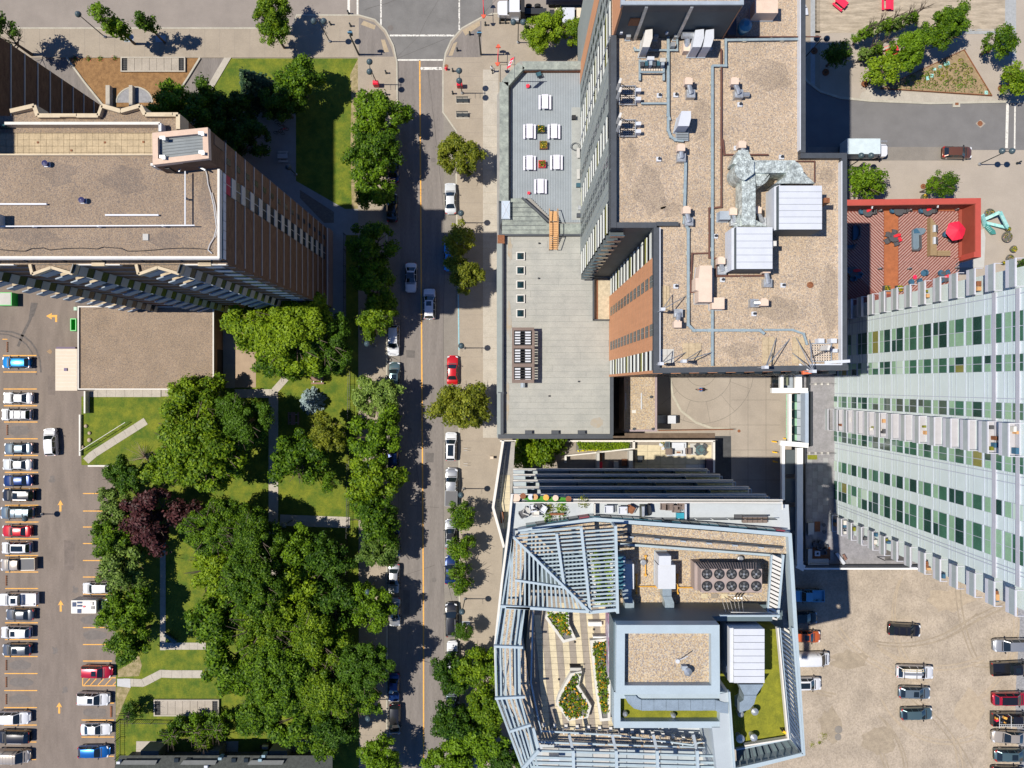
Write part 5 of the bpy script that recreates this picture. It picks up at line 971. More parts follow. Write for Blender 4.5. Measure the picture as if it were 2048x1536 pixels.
for i,(x0,x1_) in enumerate([(1291,1305),(1391,1408),(1412,1428)]):
 t,q=unit([(x0,60),(x1_,58),(x1_,76),(x1_-6,94),(x0-6,94)],2.3,M_offw if i==0 else M_wht,['cream cabinet below the upper block','left of the twin white cabinets below the upper block','right of the twin white cabinets below the upper block'][i])
 build(MB().prism(PP(rect(x0-6,92,x1_-1,96),.38),zt,zt+.4),'plinth',M_balc,t)
for i,(x,y) in enumerate([(1257,70),(1312,70),(1353,70),(1346,88)]): unit(rect(x-4,y-4,x+5,y+4),.8,M_steel,['leftmost small steel box under the upper block','second small steel box under the upper block','third small steel box under the upper block','small steel box beside the cross conduit'][i])
t=thing('exhaust_bend','dull steel exhaust bend below the upper block','exhaust',(*P(1372,75,.385),zt)); a=P(1378,66,.39); b=P(1373,95,.38); build(MB().tube((a[0]-.6,a[1],zt+1.4),(a[0]+.5,a[1],zt+1.4),.35).tube((a[0],a[1],zt+1.3),(b[0],b[1],zt+.6),.32,.3),'bend',M_steel,t); build(MB().obox(b[0],b[1],zt,.7,.9,.9),'base',M_beige,t)
t=thing('blue_turbine_vent','blue turbine vent in the shade of the upper block','vent',(*P(1491,50,.385),zt)); build(MB().lathe(*P(1491,50,.385),[(.4,zt),(.4,zt+.8),(.65,zt+.9),(.65,zt+1.3),(.3,zt+1.6)],14),'cap',mat('blue cap',(.03,.16,.25),.4,var=0),t)
M_block=mat('pale ballast block',(.58,.50,.42),.85,var=.08,scale=2)
def ballast(x0,y0,nx,ny,d,lab,mast=True,dish=1,fx=0):
 t=thing('rooftop_antenna',lab,'antenna',(*P(x0,y0,UR),zt)); z=zt+.1
 for i in range(nx):
  for j in range(ny):
   build(MB().prism(PP(rect(x0+i*d,y0+j*d,x0+i*d+d*.82,y0+j*d+d*.82),UR+.001),zt,zt+.2),'ballast_block',M_block,t)
   a=P(x0+i*d+d*.41,y0+j*d+d*.41,UR+.002); build(MB().lathe(a[0],a[1],[(.07,zt+.2),(.07,zt+.21)],6),'hole',M_dark,t)
 w_=nx*d; h_=ny*d; zz_=zt+.35
 for xx in (x0-1,x0+w_): build(MB().beam((*P(xx,y0-2,.378),zz_),(*P(xx,y0+h_,.378),zz_),.09),'frame_bar',M_steel,t)
 for yy in (y0-2,y0+h_): build(MB().beam((*P(x0-2,yy,.378),zz_),(*P(x0+w_+2,yy,.378),zz_),.09),'frame_bar',M_steel,t)
 if mast:
  for s_ in range(dish):
   yy=y0+h_*(s_+.3)/dish; a=P(x0-fx,yy,.385); m1=(a[0],a[1],zt); m2=(a[0],a[1],zt+2.6); build(MB().tube(m1,m2,.06,.06,6),'mast',M_steel,t)
   build(MB().beam(m2,(*P(x0+w_,yy+6,.378),zz_),.05).beam(m2,(*P(x0+2,yy+14,.378),zz_),.05),'stay',M_black,t)
   build(MB().obox(a[0]-.1,a[1]+.1,zt+1.3,.22,.5,1.7,-.3),'panel_antenna',M_offw,t)
   b=P(x0+w_+6,yy+2,.38); build(MB().obox(b[0],b[1],zt,.5,.35,.8),'radio_box',M_wht,t)
ballast(1240,173,7,8,4.4,'upper lattice pad of pale blocks with panel antennas at the left roof edge',dish=2,fx=3); ballast(1240,241,7,7,4.4,'lower lattice pad of pale blocks with panel antennas at the left roof edge',dish=2,fx=3)
ballast(1624,689,8,7,4.9,'lattice pad of pale blocks at the lower right roof corner',dish=1,fx=-20)
t=thing('rooftop_antenna','cable frame with green boxes on stepping legs near the top left roof','antenna',(*P(1307,132,.38),zt))
for x in (1280,1328): build(MB().beam((*P(x,118,.378),zt+.3),(*P(x,160,.378),zt+.3),.22,.15),'skid',M_cond,t)
for y in (121,143): build(MB().beam((*P(1280,y,.38),zt+.5),(*P(1328,y,.38),zt+.5),.15),'rail',M_cond,t)
for k in range(9): build(MB().prism(PP(rect(1283+k*5,134.5,1286.6+k*5,140),.378),zt+.1,zt+.3),'ballast_block',M_block,t)
for k in range(6): build(MB().prism(PP(rect(1282+k*8,123,1288+k*8,132),.382),zt+.4,zt+.9+.1*(k%3)),'radio_box',[M_copd,M_bl,M_balc][k%3],t)
build(MB().prism(PP(rect(1295,112,1309,119),.386),zt+.7,zt+1.3),'cabinet',M_wht,t); build(MB().prism(PP(rect(1321,114,1332,122),.386),zt+.7,zt+1.2),'cabinet',M_panel,t)
def tiles(x0,y0,x1,y1,nx,ny,lab,m=None,mast=None):
 t=thing('antenna_pad',lab,'antenna pad',(*P(x0,y0,UR),zt)); m=m or M_pav
 for i in range(nx):
  for j in range(ny): a=(x1-x0)/nx; b=(y1-y0)/ny; build(MB().prism(PP(rect(x0+i*a+.3,y0+j*b+.3,x0+(i+1)*a-.3,y0+(j+1)*b-.3),UR),zt,zt+.08+R.uniform(0,.02)),'paver',m,t)
 if mast:
  mx,my,ex,ey=mast; a=P(mx,my,.39); build(MB().tube((a[0],a[1],zt),(a[0],a[1],zt+3),.07,.05,6),'mast',M_steel,t)
  for (p,q) in ((ex,ey),(ex+26,ey+3),(ex-8,ey+30)): build(MB().tube((a[0],a[1],zt+2.8),(*P(p,q,UR),zt+.1),.05,.05,5),'stay',M_steel,t)
  build(MB().obox(a[0],a[1],zt+2.2,.4,.3,.9),'panel_antenna',M_wht,t)
tiles(1365,686,1402,720,3,3,'cream pavers under a cable stayed mast at the lower left roof',mast=(1363,723,1402,700)); tiles(1320,698,1348,726,2,2,'grey pavers at the lower left roof corner',M_panel,mast=(1318,728,1345,702)); tiles(1320,572,1339,622,3,4,'cream pavers beside the leaning antenna boom',mast=(1321,621,1344,590))
tiles(1524,674,1548,727,2,3,'left pair of cream pavers between the lower right masts',mast=(1524,735,1552,676)); tiles(1584,674,1609,727,2,4,'right pair of cream pavers between the lower right masts',mast=(1618,743,1592,676))
t=thing('mast_boom','red ended maintenance boom leaning over the lower roof edge','boom',(*P(1610,742,.385),zt)); build(MB().tube((*P(1602,728,.38),zt+.3),(*P(1622,745,.38),zt+.7),.12,.1,8),'boom',M_wht,t); build(MB().beam((*P(1605,745.5,.38),zt+.6),(*P(1622,743.5,.38),zt+.6),.35),'tip',mat('orange red boom',(.7,.14,.05),.5,var=0),t)
t=thing('pipe_rack','white pipe run along the lower right roof edge','pipe',(*P(1660,728,.38),zt)); build(MB().beam((*P(1622,729,.38),zt+.6),(*P(1683,729,.38),zt+.6),.12).beam((*P(1650,725,.38),zt+.6),(*P(1700,722,.38),zt+.6),.3,.2),'run',M_wht,t)
for k,x in enumerate((1637,1662)): build(MB().prism(PP(rect(x,677,x+12,686),.382),zt,zt+.9),'cabinet',M_wht,t)
an=thing('low_gravel_roof','low narrow building with golden gravel roof below the orange wall','building',(*P(1281,805,.051),0)); q=PP(rect(1249,752,1313,862),.051); build(MB().prism(q,0,Z(.050)),'wall',M_beige,an); build(MB().sheet(inset(q,.1),Z(.0502)),'roof',M_gravG,an)
build(strip(MB(),PP([(1312,752),(1312,861),(1249,861)],.052),.3,Z(.048),Z(.0525)),'parapet',mat('mauve flashing',(.30,.24,.25),.6,var=.1),an)
for (x0,x1_,y0,y1) in ((1251,1252.6,786,819),(1282,1284,786,819)): build(MB().prism(PP(rect(x0,y0,x1_,y1),.052),Z(.0502),Z(.0512)),'rail',M_wht,an)
for (x,y) in ((1302,794),(1268,858),(1306,858)): build(MB().lathe(*P(x,y,.051),[(.22,Z(.0502)),(.22,Z(.0502)+.3)],8),'drain',M_copd,an)
build(MB().prism(PP(rect(1264,820,1272,826),.051),Z(.0502),Z(.0502)+.08),'pad',M_offw,an)
struct('lane',MB().sheet(PP(rect(1222,750,1249,872)),0.03),mat('dark lane',(.12,.085,.06),.9,var=.2,scale=1))  # the podium's shadow is put into this floor's dark brown
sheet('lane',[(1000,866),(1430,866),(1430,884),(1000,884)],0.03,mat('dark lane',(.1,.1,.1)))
# ---------------- red roof deck
UR2=.11; UW=.137
M_redw=mat('rust red wall',(.25,.05,.03),.65,var=.06,scale=1); M_redt=mat('bright red coping',(.40,.065,.045),.6,var=.05); M_orf=mat('orange deck runner',(.32,.10,.035),.8,var=.16,scale=1.5)
M_dkA=mat('deck board rust',(.17,.045,.032),.75,var=.12,scale=2); M_dkB=mat('deck board pale',(.35,.22,.19),.75,var=.1,scale=2)
rd=thing('red_pavilion','low pavilion with rust red parapet and striped roof deck','building',(*P(1800,500,.11),0))
q=PP([(1660,408),(1922,416),(1922,514),(1912,518),(1912,620),(1660,640)],UR2); build(MB().prism(q,0,Z(UR2)-.02),'wall',M_redw,rd)
base=build(MB().sheet(q,Z(UR2)),'deck_base',M_dkA,rd)
def boards(x0,x1,y0,y1,sl,m,off=0):
 mb=MB(); d=6.35; n0=int((-(x1-x0)-(y1-y0))/d)-2; zz_=Z(UR2)
 for k in range(-60,120):
  c=y0-80+k*d; pts=[]
  xs=[x0,x1]; ya=c; yb=c+sl*(x1-x0)
  def clip(c_):
   a=(x0,c_); b=(x1,c_+sl*(x1-x0)); t0,t1=0.0,1.0; dy=b[1]-a[1]
   for lim,sg in ((y0,1),(y1,-1)):
    fa=(a[1]-lim)*sg; fb=(b[1]-lim)*sg
    if fa<0 and fb<0: return None
    if fa<0: t0=max(t0,fa/(fa-fb))
    elif fb<0: t1=min(t1,fa/(fa-fb))
   if t0>=t1-.02: return None
   return [(a[0]+(b[0]-a[0])*t,a[1]+dy*t) for t in (t0,t1)]
  r=clip(c)
  if r: mb.prism(PP([r[0],r[1],(r[1][0],min(y1,max(y0,r[1][1]+3.2))),(r[0][0],min(y1,max(y0,r[0][1]+3.2)))],UR2),zz_,zz_+.04)
 build(mb,'deck_board',m,base,kind='stuff')
boards(1660,1767,422,600,.95,M_dkB); boards(1797,1918,422,620,-.95,M_dkB)
build(MB().prism(PP(rect(1768,420,1796,588),UR2),Z(UR2),Z(UR2)+.06),'runner',M_orf,base); build(MB().prism(PP(rect(1919,420,1922,512),UR2),Z(UR2),Z(UR2)+.06),'runner',M_orf,base); build(MB().prism(PP(rect(1690,418,1922,421.5),UR2),Z(UR2),Z(UR2)+.06),'runner',M_orf,base)
mb=strip(MB(),PP([(1640,405.5),(1956.5,401.5),(1956.5,509),(1948,509)],UW),11/S*(1-UW),Z(.06),Z(UW)); build(mb,'parapet',M_redt,rd)
build(MB().prism(PP([(1922,418),(1952,408),(1952,508),(1912,516),(1922,512)],UR2+.006),Z(UR2),Z(UR2)+.25,),'planter_ledge',M_redw,rd)
build(strip(MB(),PP([(1640,411.5),(1951,407.5)],UW),.12,Z(UR2),Z(UW)-.02),'inner_wall',M_redw,rd); build(strip(MB(),PP([(1950.5,407),(1950.5,505)],UW),.12,Z(UR2),Z(UW)-.02),'inner_wall',M_redw,rd)
for i,(x,y) in enumerate([(1938,432),(1939,456),(1938,480)]):
 a=P(x,y,.116); w_=build(MB().obox(a[0],a[1],Z(UR2)+.2,.45,.75,.35),'herb_box',M_copw,rd); v=[];f=[]; rr=random.Random(i)
 for _ in range(40): leaf(v,f,(a[0]+rr.uniform(-.2,.2)-ORG[rd.name][0],a[1]+rr.uniform(-.34,.34)-ORG[rd.name][1],Z(UR2)+.56+rr.uniform(0,.2)),(rr.gauss(0,.5),rr.gauss(0,.5),1),.09,rr)
 me=bpy.data.meshes.new('herbs'); me.from_pydata(v,[],f); me.materials.append(LM['lime']); o=bpy.data.objects.new('herbs',me); COL.objects.link(o); o.parent=w_; o['kind']='stuff'
for (x,y) in [(1743,410),(1874,408)]: a=P(x,y,.13); build(MB().beam((a[0],a[1],Z(.133)),(a[0]-.1,a[1]-.6,Z(.1325)),.16),'wall_light',M_wht,rd)
ZD=Z(UR2)+.06
M_chg=mat('charcoal furniture',(.07,.07,.075),.6,var=.05); M_cush=mat('blue cushion',(.03,.10,.17),.85,var=.05); M_cred=mat('red cushion',(.6,.015,.03),.8,var=0)
def lounge(px,py,rz,lab,m=M_cush,z=ZD,cush=None,s=1):
 x,y=PZ(px,py,z+.4); t=thing('lounge_chair',lab,'lounge chair',(x,y,z),math.radians(rz),world=False)
 build(MB().lathe(0,0,[(.28*s,.08),(.42*s,.28),(.44*s,.40),(.36*s,.42)],12),'seat',m,t)
 build(MB().prism([(.44*s*math.cos(a),.44*s*math.sin(a)) for a in [math.pi*(.55+.9*k/7) for k in range(8)]]+[(.30*s*math.cos(a),.30*s*math.sin(a)) for a in [math.pi*(1.45-.9*k/7) for k in range(8)]],.38,.82),'backrest',m,t)
 for a in range(3): build(MB().beam((.2*math.cos(a*2.1),.2*math.sin(a*2.1),0),(.2*math.cos(a*2.1),.2*math.sin(a*2.1),.12),.05),'leg',M_black,t)
 return t
def rtable(px,py,r,lab,m,z=ZD,h=.72,cat='table'):
 x,y=PZ(px,py,z+h); t=thing('round_table' if r>.3 else 'side_table',lab,cat,(x,y,z),world=False); build(MB().lathe(0,0,[(r*.97,h-.05),(r,h-.03),(r,h)],20),'tabletop',m,t); build(MB().tube((0,0,0),(0,0,h-.05),.05,n=8),'leg',M_black,t); build(MB().lathe(0,0,[(r*.5,0),(r*.5,.03)],14),'foot',M_black,t); return t
def cushion(px,py,rz,lab,z,m=M_cred,sx=.5,sy=.22,h=.12):
 x,y=PZ(px,py,z); o=build(MB().prism([(-sx,-sy*.7),(-sx*.2,-sy),(sx,-sy*.6),(sx,sy*.6),(0,sy),(-sx,sy*.6)],0,h,bottom=True),'closed_parasol',m,None,loc=(x,y,z)); o.rotation_euler=(0,0,math.radians(rz)); tag(o,lab,'parasol'); return o
for i,(x,y) in enumerate([(1735,422),(1797,420),(1855,420)]):
 n=['left','middle','right'][i]; t=rtable(x+1,y+1,.72,n+' dark oval table under the red north wall of the deck',M_chg)
 lounge(x-12,y+1,0,'blue chair left of the %s table under the red wall'%n);
 chair(x+11,y+1,90,UR2,'charcoal chair right of the %s table under the red wall'%n,M_chg,ZD)
 if i!=1: cushion(x+4,y-3,35,'folded red parasol lying across the %s table under the red wall'%n,ZD+.75)
for i,(x,y) in enumerate([(1760,423),(1819,422),(1913,420),(1759,538),(1818,538),(1913,536)]):
 a=P(x,y,.12); t=thing('light_bollard',['upper left','upper middle','upper right','lower left','lower middle','lower right'][i]+' low dark light bollard of the striped deck','bollard light',(*P(x,y,UR2),ZD),group='low light bollards on the striped deck'); b=P(x,y,UR2); build(MB().box(b[0]-.3,b[1]-.13,ZD,b[0]+.35,b[1]+.13,ZD+.12),'base',M_dark,t); build(MB().box(b[0]-.35,b[1]-.06,ZD+.12,b[0]-.15,b[1]+.1,ZD+.8),'post',M_steel,t)
t=rtable(1787,474,.68,'round charcoal table on the orange runner',M_chg)
for i,(x,y,r_) in enumerate([(1776,469,70),(1789,463,-10),(1774,482,120),(1793,487,200)]): chair(x,y,r_,UR2,['left','upper','lower left','lower'][i]+' charcoal chair around the table on the orange runner',M_chg,ZD)
cushion(1794,471,15,'folded red parasol on the table on the orange runner',ZD+.75); chair(1800,478,-60,UR2,'red chair beside the table on the orange runner',M_cred,ZD,s=.9)
t=thing('sofa','curved grey blue sofa in the middle of the striped deck','sofa',(*P(1834,480,UR2),ZD))
q=PP([(1826,460),(1832,456),(1848,456),(1852,460),(1848,467),(1842,470),(1842,494),(1838,500),(1828,500),(1826,492)],UR2+.004); build(MB().prism(q,ZD,ZD+.42),'seat',mat('grey blue upholstery',(.13,.18,.22),.85,var=.08),t)
build(strip(MB(),PP([(1841,470),(1841.5,494),(1837,500),(1828,500.5)],UR2+.006),.2,ZD,ZD+.75),'backrest',M_chg,t); build(MB().prism(PP([(1827,459),(1833,457),(1840,466),(1828,467)],UR2+.004),ZD+.42,ZD+.5),'cushion',M_cush,t)
t=thing('sofa','upper curved sofa in the tower shadow on the deck','sofa',(*P(1712,465,UR2),ZD)); build(MB().prism(PP([(1706,452),(1713,450),(1718,455),(1719,470),(1715,478),(1706,480)],UR2+.004),ZD,ZD+.5),'seat',M_cush,t); build(strip(MB(),PP([(1714,450),(1719,456),(1719,471),(1714,479)],UR2+.005),.2,ZD,ZD+.8),'backrest',M_chg,t)
t=thing('sofa','lower curved sofa in the tower shadow on the deck','sofa',(*P(1700,492,UR2),ZD)); build(MB().prism(PP([(1688,490),(1700,491),(1710,488),(1706,496),(1692,499)],UR2+.004),ZD,ZD+.5),'seat',M_cush,t); build(strip(MB(),PP([(1690,499.5),(1706,497),(1711,488)],UR2+.005),.2,ZD,ZD+.8),'backrest',M_chg,t)
rtable(1708,544,.75,'round table in the tower shadow on the deck',M_chg); cushion(1714,541,0,'folded red parasol on the shaded round table',ZD+.75);
for i,(x,y,r_) in enumerate([(1697,541,80),(1706,557,180),(1718,551,-100)]): lounge(x,y,r_,['left','lower','right'][i]+' blue chair at the shaded round table')
t=thing('timber_counter','long L shaped timber counter on the striped deck','counter',(*P(1870,480,UR2),ZD)); mt_=mat('oiled timber',(.27,.19,.10),.6,var=.12,scale=3,stretch=(1,5,1))
for k in range(4): build(MB().prism(PP([(1861+k*3.2,435+k*4),(1864+k*3.2,437+k*4),(1864+k*3.2,511),(1861+k*3.2,511)],UR2+.008),ZD,ZD+.85),'board',mt_,t)
for k in range(3): build(MB().prism(PP(rect(1875,501+k*3.6,1901,504.3+k*3.6),UR2+.008),ZD,ZD+.85),'board',mt_,t)
for i,(y) in enumerate([457,481]):
 t=thing('barbecue',['upper','lower'][i]+' steel barbecue set in the timber counter','barbecue',(*P(1872,y,UR2+.01),ZD+.86)); build(MB().prism(PP(rect(1867,y-7,1871,y+7),UR2+.01),ZD+.86,ZD+1.15),'lid',M_wht,t); build(MB().prism(PP(rect(1872,y-7,1877,y+7),UR2+.01),ZD+.86,ZD+1.0),'grill',M_chg,t)
x,y=PZ(1914,461,ZD+2.5); t=thing('parasol','open red parasol on the striped deck','parasol',(x,y,ZD),0.2,world=False)
mb=MB(); r_=1.42
for k in range(6):
 a0,a1=k*math.pi/3,(k+1)*math.pi/3; mid=(a0+a1)/2
 mb.quad((r_*math.cos(a0),r_*math.sin(a0),2.2),(r_*.90*math.cos(mid),r_*.90*math.sin(mid),2.24),(0,0,2.85)); mb.quad((r_*.90*math.cos(mid),r_*.90*math.sin(mid),2.24),(r_*math.cos(a1),r_*math.sin(a1),2.2),(0,0,2.85))
build(mb,'canopy',mat('red canvas',(.72,.015,.05),.7,var=0),t); build(MB().tube((0,0,0),(0,0,2.85),.04),'pole',M_steel,t); build(MB().ball((0,0,2.88),.07,8,5),'finial',M_red,t)
rtable(1903,464,.55,'charcoal round table half under the red parasol',M_chg); lounge(1891,469,20,'blue chair left of the red parasol'); lounge(1902,478,-70,'charcoal chair below the red parasol',M_chg);
for i,(x,y,r_) in enumerate([(1848,546,200),(1823,564,30),(1840,563,-20)]): lounge(x,y,r_,['upper','lower left','lower right'][i]+' blue chair around the small pink side table')
rtable(1830,554,.3,'small pink red side table among three blue chairs',mat('pink red lacquer',(.75,.02,.08),.5,var=0),h=.45)
rtable(1890,553,.78,'large charcoal round table above the white balconies',M_chg); cushion(1896,552,15,'folded red parasol on the large table above the balconies',ZD+.75)
for i,(x,y,r_) in enumerate([(1882,546,40),(1879,560,120),(1895,546,-20)]): lounge(x,y,r_,['upper left','lower left','upper right'][i]+' blue chair at the large table above the balconies')
for i,(x,y) in enumerate([(1774,577),(1799,577)]): planterbox(x,y,.42,UR2,['left','right'][i]+' yellow flower pot at the end of the orange runner',M_copd,'yellow',M_yel,9+i,ZD)
build(MB().prism(PP(rect(1740,581,1790,592),UR2-.02),Z(.07),Z(.088)),'ledge',M_panel,rd)
def pot(px,py,r,lab,kind='yellow',fl=M_yel,seed=1,z=0.02,spk=False):
 x,y=PZ(px,py,z+.5); t=thing('flower_pot',lab,'flower pot',(x,y,z),world=False); build(MB().lathe(0,0,[(r*.6,0),(r,.5),(r*1.02,.62),(r*.9,.62),(r*.88,.5)],16),'bowl',mat('dark bowl',(.12,.11,.10),.6,var=.1),t); rr=random.Random(seed)
 for nm,mm,n in (('leaves',LM[kind],50),('blossom',fl,24)):
  v=[];f=[]
  for _ in range(n):
   a=rr.uniform(0,6.28); d=r*rr.random()**.5*.9; leaf(v,f,(d*math.cos(a),d*math.sin(a),.6+rr.uniform(0,.25)),(rr.gauss(0,.5),rr.gauss(0,.5),1),.11 if nm=='leaves' else .08,rr)
  me=bpy.data.meshes.new(nm); me.from_pydata(v,[],f); me.materials.append(mm); o=bpy.data.objects.new(nm,me); COL.objects.link(o); o.parent=t; o['kind']='stuff'
for i,(x,y,r_,l,k) in enumerate([(1848,394,.5,'flower pot just outside the red parapet','yellow'),(1979,428,.85,'planter behind the turquoise sculpture','green'),(2014,474,.85,'largest yellow flower bowl beside the sculpture','yellow'),(2027,498,.55,'grey flower bowl below the largest bowl','lime'),(2020,517,.65,'dark flower bowl with yellow blossom near the balconies','yellow'),(2007,526,.28,'tiny round pot above the balconies','green'),(2016,458,.4,'tufted planter at the tip of the sculpture','lime')]): pot(x,y,r_,l,k,M_pk if i==2 else M_yel,20+i)
M_turq=mat('turquoise painted steel',(.16,.45,.43),.6,scale=1.5,var=.15,col2=(.40,.62,.58)); x0=P(1990,445,.02)
t=thing('sculpture','large turquoise angular steel sculpture on the plaza','sculpture',(*P(1990,445),0))
Q=lambda x,y,z:(*PZ(x,y,z),z)
for a,b,w_ in ((Q(1966,440,.4),Q(2000,424,2.2),.5),(Q(2000,424,2.2),Q(2015,455,1.6),.5),(Q(1968,445,.3),Q(2016,456,.9),.45),(Q(1965,430,1.5),Q(1970,452,.2),.6)): build(MB().beam(a,b,w_,.25),'arm',M_turq,t)
build(MB().prism(PP([(1964,444),(1974,452),(1986,462),(1988,469),(1981,470),(1970,458)]),0,.5),'foot',mat('teal steel foot',(.05,.22,.20),.5,var=.1),t)
for k in range(4): build(MB().beam(Q(1972+k*2,455+k*3,.5),Q(1977+k*2,452+k*3,.8),.08),'rib',M_turq,t)
struct('dark_paving',MB().sheet(PP([(1918,470),(1968,458),(1971,475),(1968,535),(1918,535)]),.01),M_panel)
# ---------------- white lobby frame, terrace and light green tower
M_lw=mat('bright white frame',(.72,.72,.70),.6,var=.03); M_tpav=mat('grey lilac terrace paving',(.19,.185,.19),.85,scale=1.2,fine=6,var=.1,col2=(.26,.25,.26))
UTt=.07
tb_=thing('lobby_building','low white framed lobby with grey paved roof terrace','building',(*P(1640,930,.07),0))
q=PP([(1607,640),(1700,640),(2300,640),(2300,1135),(1607,1133)],UTt); build(MB().prism(q,Z(.060),Z(UTt)-.02,bottom=True),'slab',M_lw,tb_); build(MB().prism(GG(rect(1600,660,2200,1090)),0,Z(.0598)),'wall',M_dwall,tb_); tfl=build(MB().sheet(q,Z(UTt)),'terrace_floor',M_tpav,tb_)
for i in range(5):
 for j in range(16):
  x=1614+i*10.7; y=916+j*13.5-0
  if y>1128: break
  build(MB().prism(PP(rect(x,y,x+10.3,y+13.1),UTt),Z(UTt),Z(UTt)+.03+R.uniform(0,.008)),'terrace_paver',M_tpav if (i+j)%3 else mat('pale terrace paver',(.27,.27,.27),.85,var=.06),tfl)
def tpar(pts,w_,u0,u1,m=M_lw,nm='white_frame'): return build(strip(MB(),PP(pts,u1),w_/S*(1-u1),Z(u1-.006) if u0==0 else Z(u0),Z(u1)),nm,m,tb_)
tpar([(1597.5,742),(1597.5,781)],13,0,.085); tpar([(1544,781),(1616,781)],10,0,.0855); tpar([(1564,742),(1564,776)],6,0,.084); tpar([(1580.5,788),(1580.5,886)],5.5,0,.084); tpar([(1561,886),(1617,891)],9.5,0,.0855); tpar([(1567,890),(1567,1000)],6,0,.084); tpar([(1600,896),(1600,1128)],12,0,.085); tpar([(1594,1130),(1609,1137)],12,0,.084)
tpar([(1609,1137.5),(1960,1137.5)],3.5,.0,.078); build(strip(MB(),PP([(1612,1132),(1950,1132)],.08),.08,Z(UTt),Z(.0795)),'terrace_rail',M_copd,tb_)
build(MB().prism(PP([(1567,742),(1593,742),(1593,776),(1567,776)],.07),Z(.052),Z(.058),bottom=True),'recess_roof',M_balc,tb_); build(MB().prism(PP(rect(1571,745,1582,771),.075),Z(.058),Z(.066)),'roof_light',mat('greenish roof glass',(.18,.2,.14),.2,var=0),tb_)
for k in range(6):
 y0=788+k*16.3; fr=[mat('mint glass',(.28,.48,.33),.15,var=.1),mat('deep green glass',(.05,.12,.10),.1,var=.1),M_balc]
 for j,(xa,xb) in enumerate(((1584,1591),(1591,1597),(1597,1612))):
  m=fr[0] if j==0 or (j==1 and k in (1,3,5)) else fr[1] if j==1 else M_balc
  build(MB().quad((*P(xa,y0+.4,.07),Z(.05+.0075*j)),(*P(xa,y0+15.8,.07),Z(.05+.0075*j)),(*P(xb,y0+15.8,.07),Z(.0575+.0075*j)),(*P(xb,y0+.4,.07),Z(.0575+.0075*j))),'canopy_pane',m,tb_)
build(strip(MB(),PP([(1614.5,782),(1614.5,890)],.0855),.5,Z(UTt),Z(.0845)),'glass_rail',mat('blue grey coping',(.30,.36,.45),.5,var=.05),tb_)
for (x,y0,y1) in ((1619,745,782),(1624,783,893),(1612,893,1125)): build(strip(MB(),PP([(x,y0),(x,y1)],.08),.07,Z(UTt),Z(.079)),'glass_rail',M_copd,tb_)
for k in range(4):
 build(MB().prism(PP(rect(1571,900+k*57,1594,948+k*57),.078),Z(.072),Z(.078),bottom=True),'recess_roof',M_dwall,tb_)
for k in range(4): a=P(1617+k*12.5,768,UTt); build(MB().obox(a[0],a[1],Z(UTt),.3,.3,.35),'uplight',M_offw,tb_); a=P(1617+k*12.5,906,UTt); build(MB().obox(a[0],a[1],Z(UTt),.3,.3,.35),'uplight',M_offw,tb_)
build(strip(MB(),PP([(1612,906),(1672,906)],.072),.05,Z(UTt),Z(.0755)),'terrace_divider',M_copd,tb_); build(strip(MB(),PP([(1612,767.5),(1672,767.5)],.072),.05,Z(UTt),Z(.0755)),'terrace_divider',M_copd,tb_)
struct('turf_patch',MB().prism(PP(rect(1615,910,1634,919),UTt),Z(UTt),Z(UTt)+.08),M_turf,tb_)
ZT=Z(UTt)+.05
def sofa(pts,u,z,lab,m,bk=None,cat='sofa'):
 t=thing('sofa',lab,cat,(*P(*pts[0],u),z)); build(MB().prism(PP(pts,u+.004),z,z+.42),'seat',m,t)
 if bk: build(strip(MB(),PP(bk,u+.006),.16,z,z+.78),'backrest',m,t)
 return t
sofa(rect(1617,1046,1628,1069),UTt,ZT,'upper pale sofa in shade on the grey terrace',M_panel,[(1617,1046),(1617,1070)]); build(MB().prism(PP(rect(1629,1043,1640,1063),UTt),ZT,ZT+.03),'rug',M_rust,None,'upper brown rug in shade on the grey terrace','rug'); rtable(1648,1050,.28,'upper small dark side table in shade on the grey terrace',M_chg,ZT,.45); rtable(1649,1064,.28,'lower small dark side table in shade on the grey terrace',M_chg,ZT,.45)
build(MB().prism(PP(rect(1625,1094,1660,1120),UTt),ZT,ZT+.03),'rug',M_rust,None,'lower brown rug below the corner sofa group','rug')
sofa([(1616,1098),(1624,1098),(1624,1118),(1657,1118),(1657,1128),(1616,1128)],UTt,ZT+.03,'pale corner sofa in shade at the lower terrace end',M_panel,[(1616.5,1098),(1616.5,1128.5),(1657,1128.5)])
t=thing('fire_table','pale square fire table in front of the corner sofa','table',(*P(1635,1107,UTt),ZT+.03)); mb=MB(); ring(mb,PP(rect(1630,1102,1640,1112),.074),.2,ZT+.03,ZT+.48); build(mb,'rim',M_wht,t); build(MB().prism(PP(rect(1632,1104,1638,1110),.074),ZT+.03,ZT+.40),'bowl',M_black,t)
for i,(x,y) in enumerate([(1630,1088),(1638,1093),(1648,1093),(1646,1104),(1641,1086)]): lounge(x,y,i*70,['first','second','third','fourth','fifth'][i]+' dark chair of the group above the corner sofa',M_chg,ZT)
t=thing('sun_lounger','white sun lounger standing slanted on the shaded terrace','sun lounger',(*P(1680,1117,UTt),ZT)); build(MB().prism(PP([(1670,1107),(1675,1105),(1691,1126),(1686,1130)],.073),ZT+.25,ZT+.4),'mattress',M_wht,t); build(MB().prism(PP([(1670,1107),(1675,1105),(1679,1110),(1674,1112)],.074),ZT+.4,ZT+.55),'headrest',M_wht,t)
for (x,y) in ((1673,1108),(1688,1127)): a=P(x,y,.073); build(MB().obox(a[0],a[1],ZT,.5,.1,.25),'leg',M_chg,t)
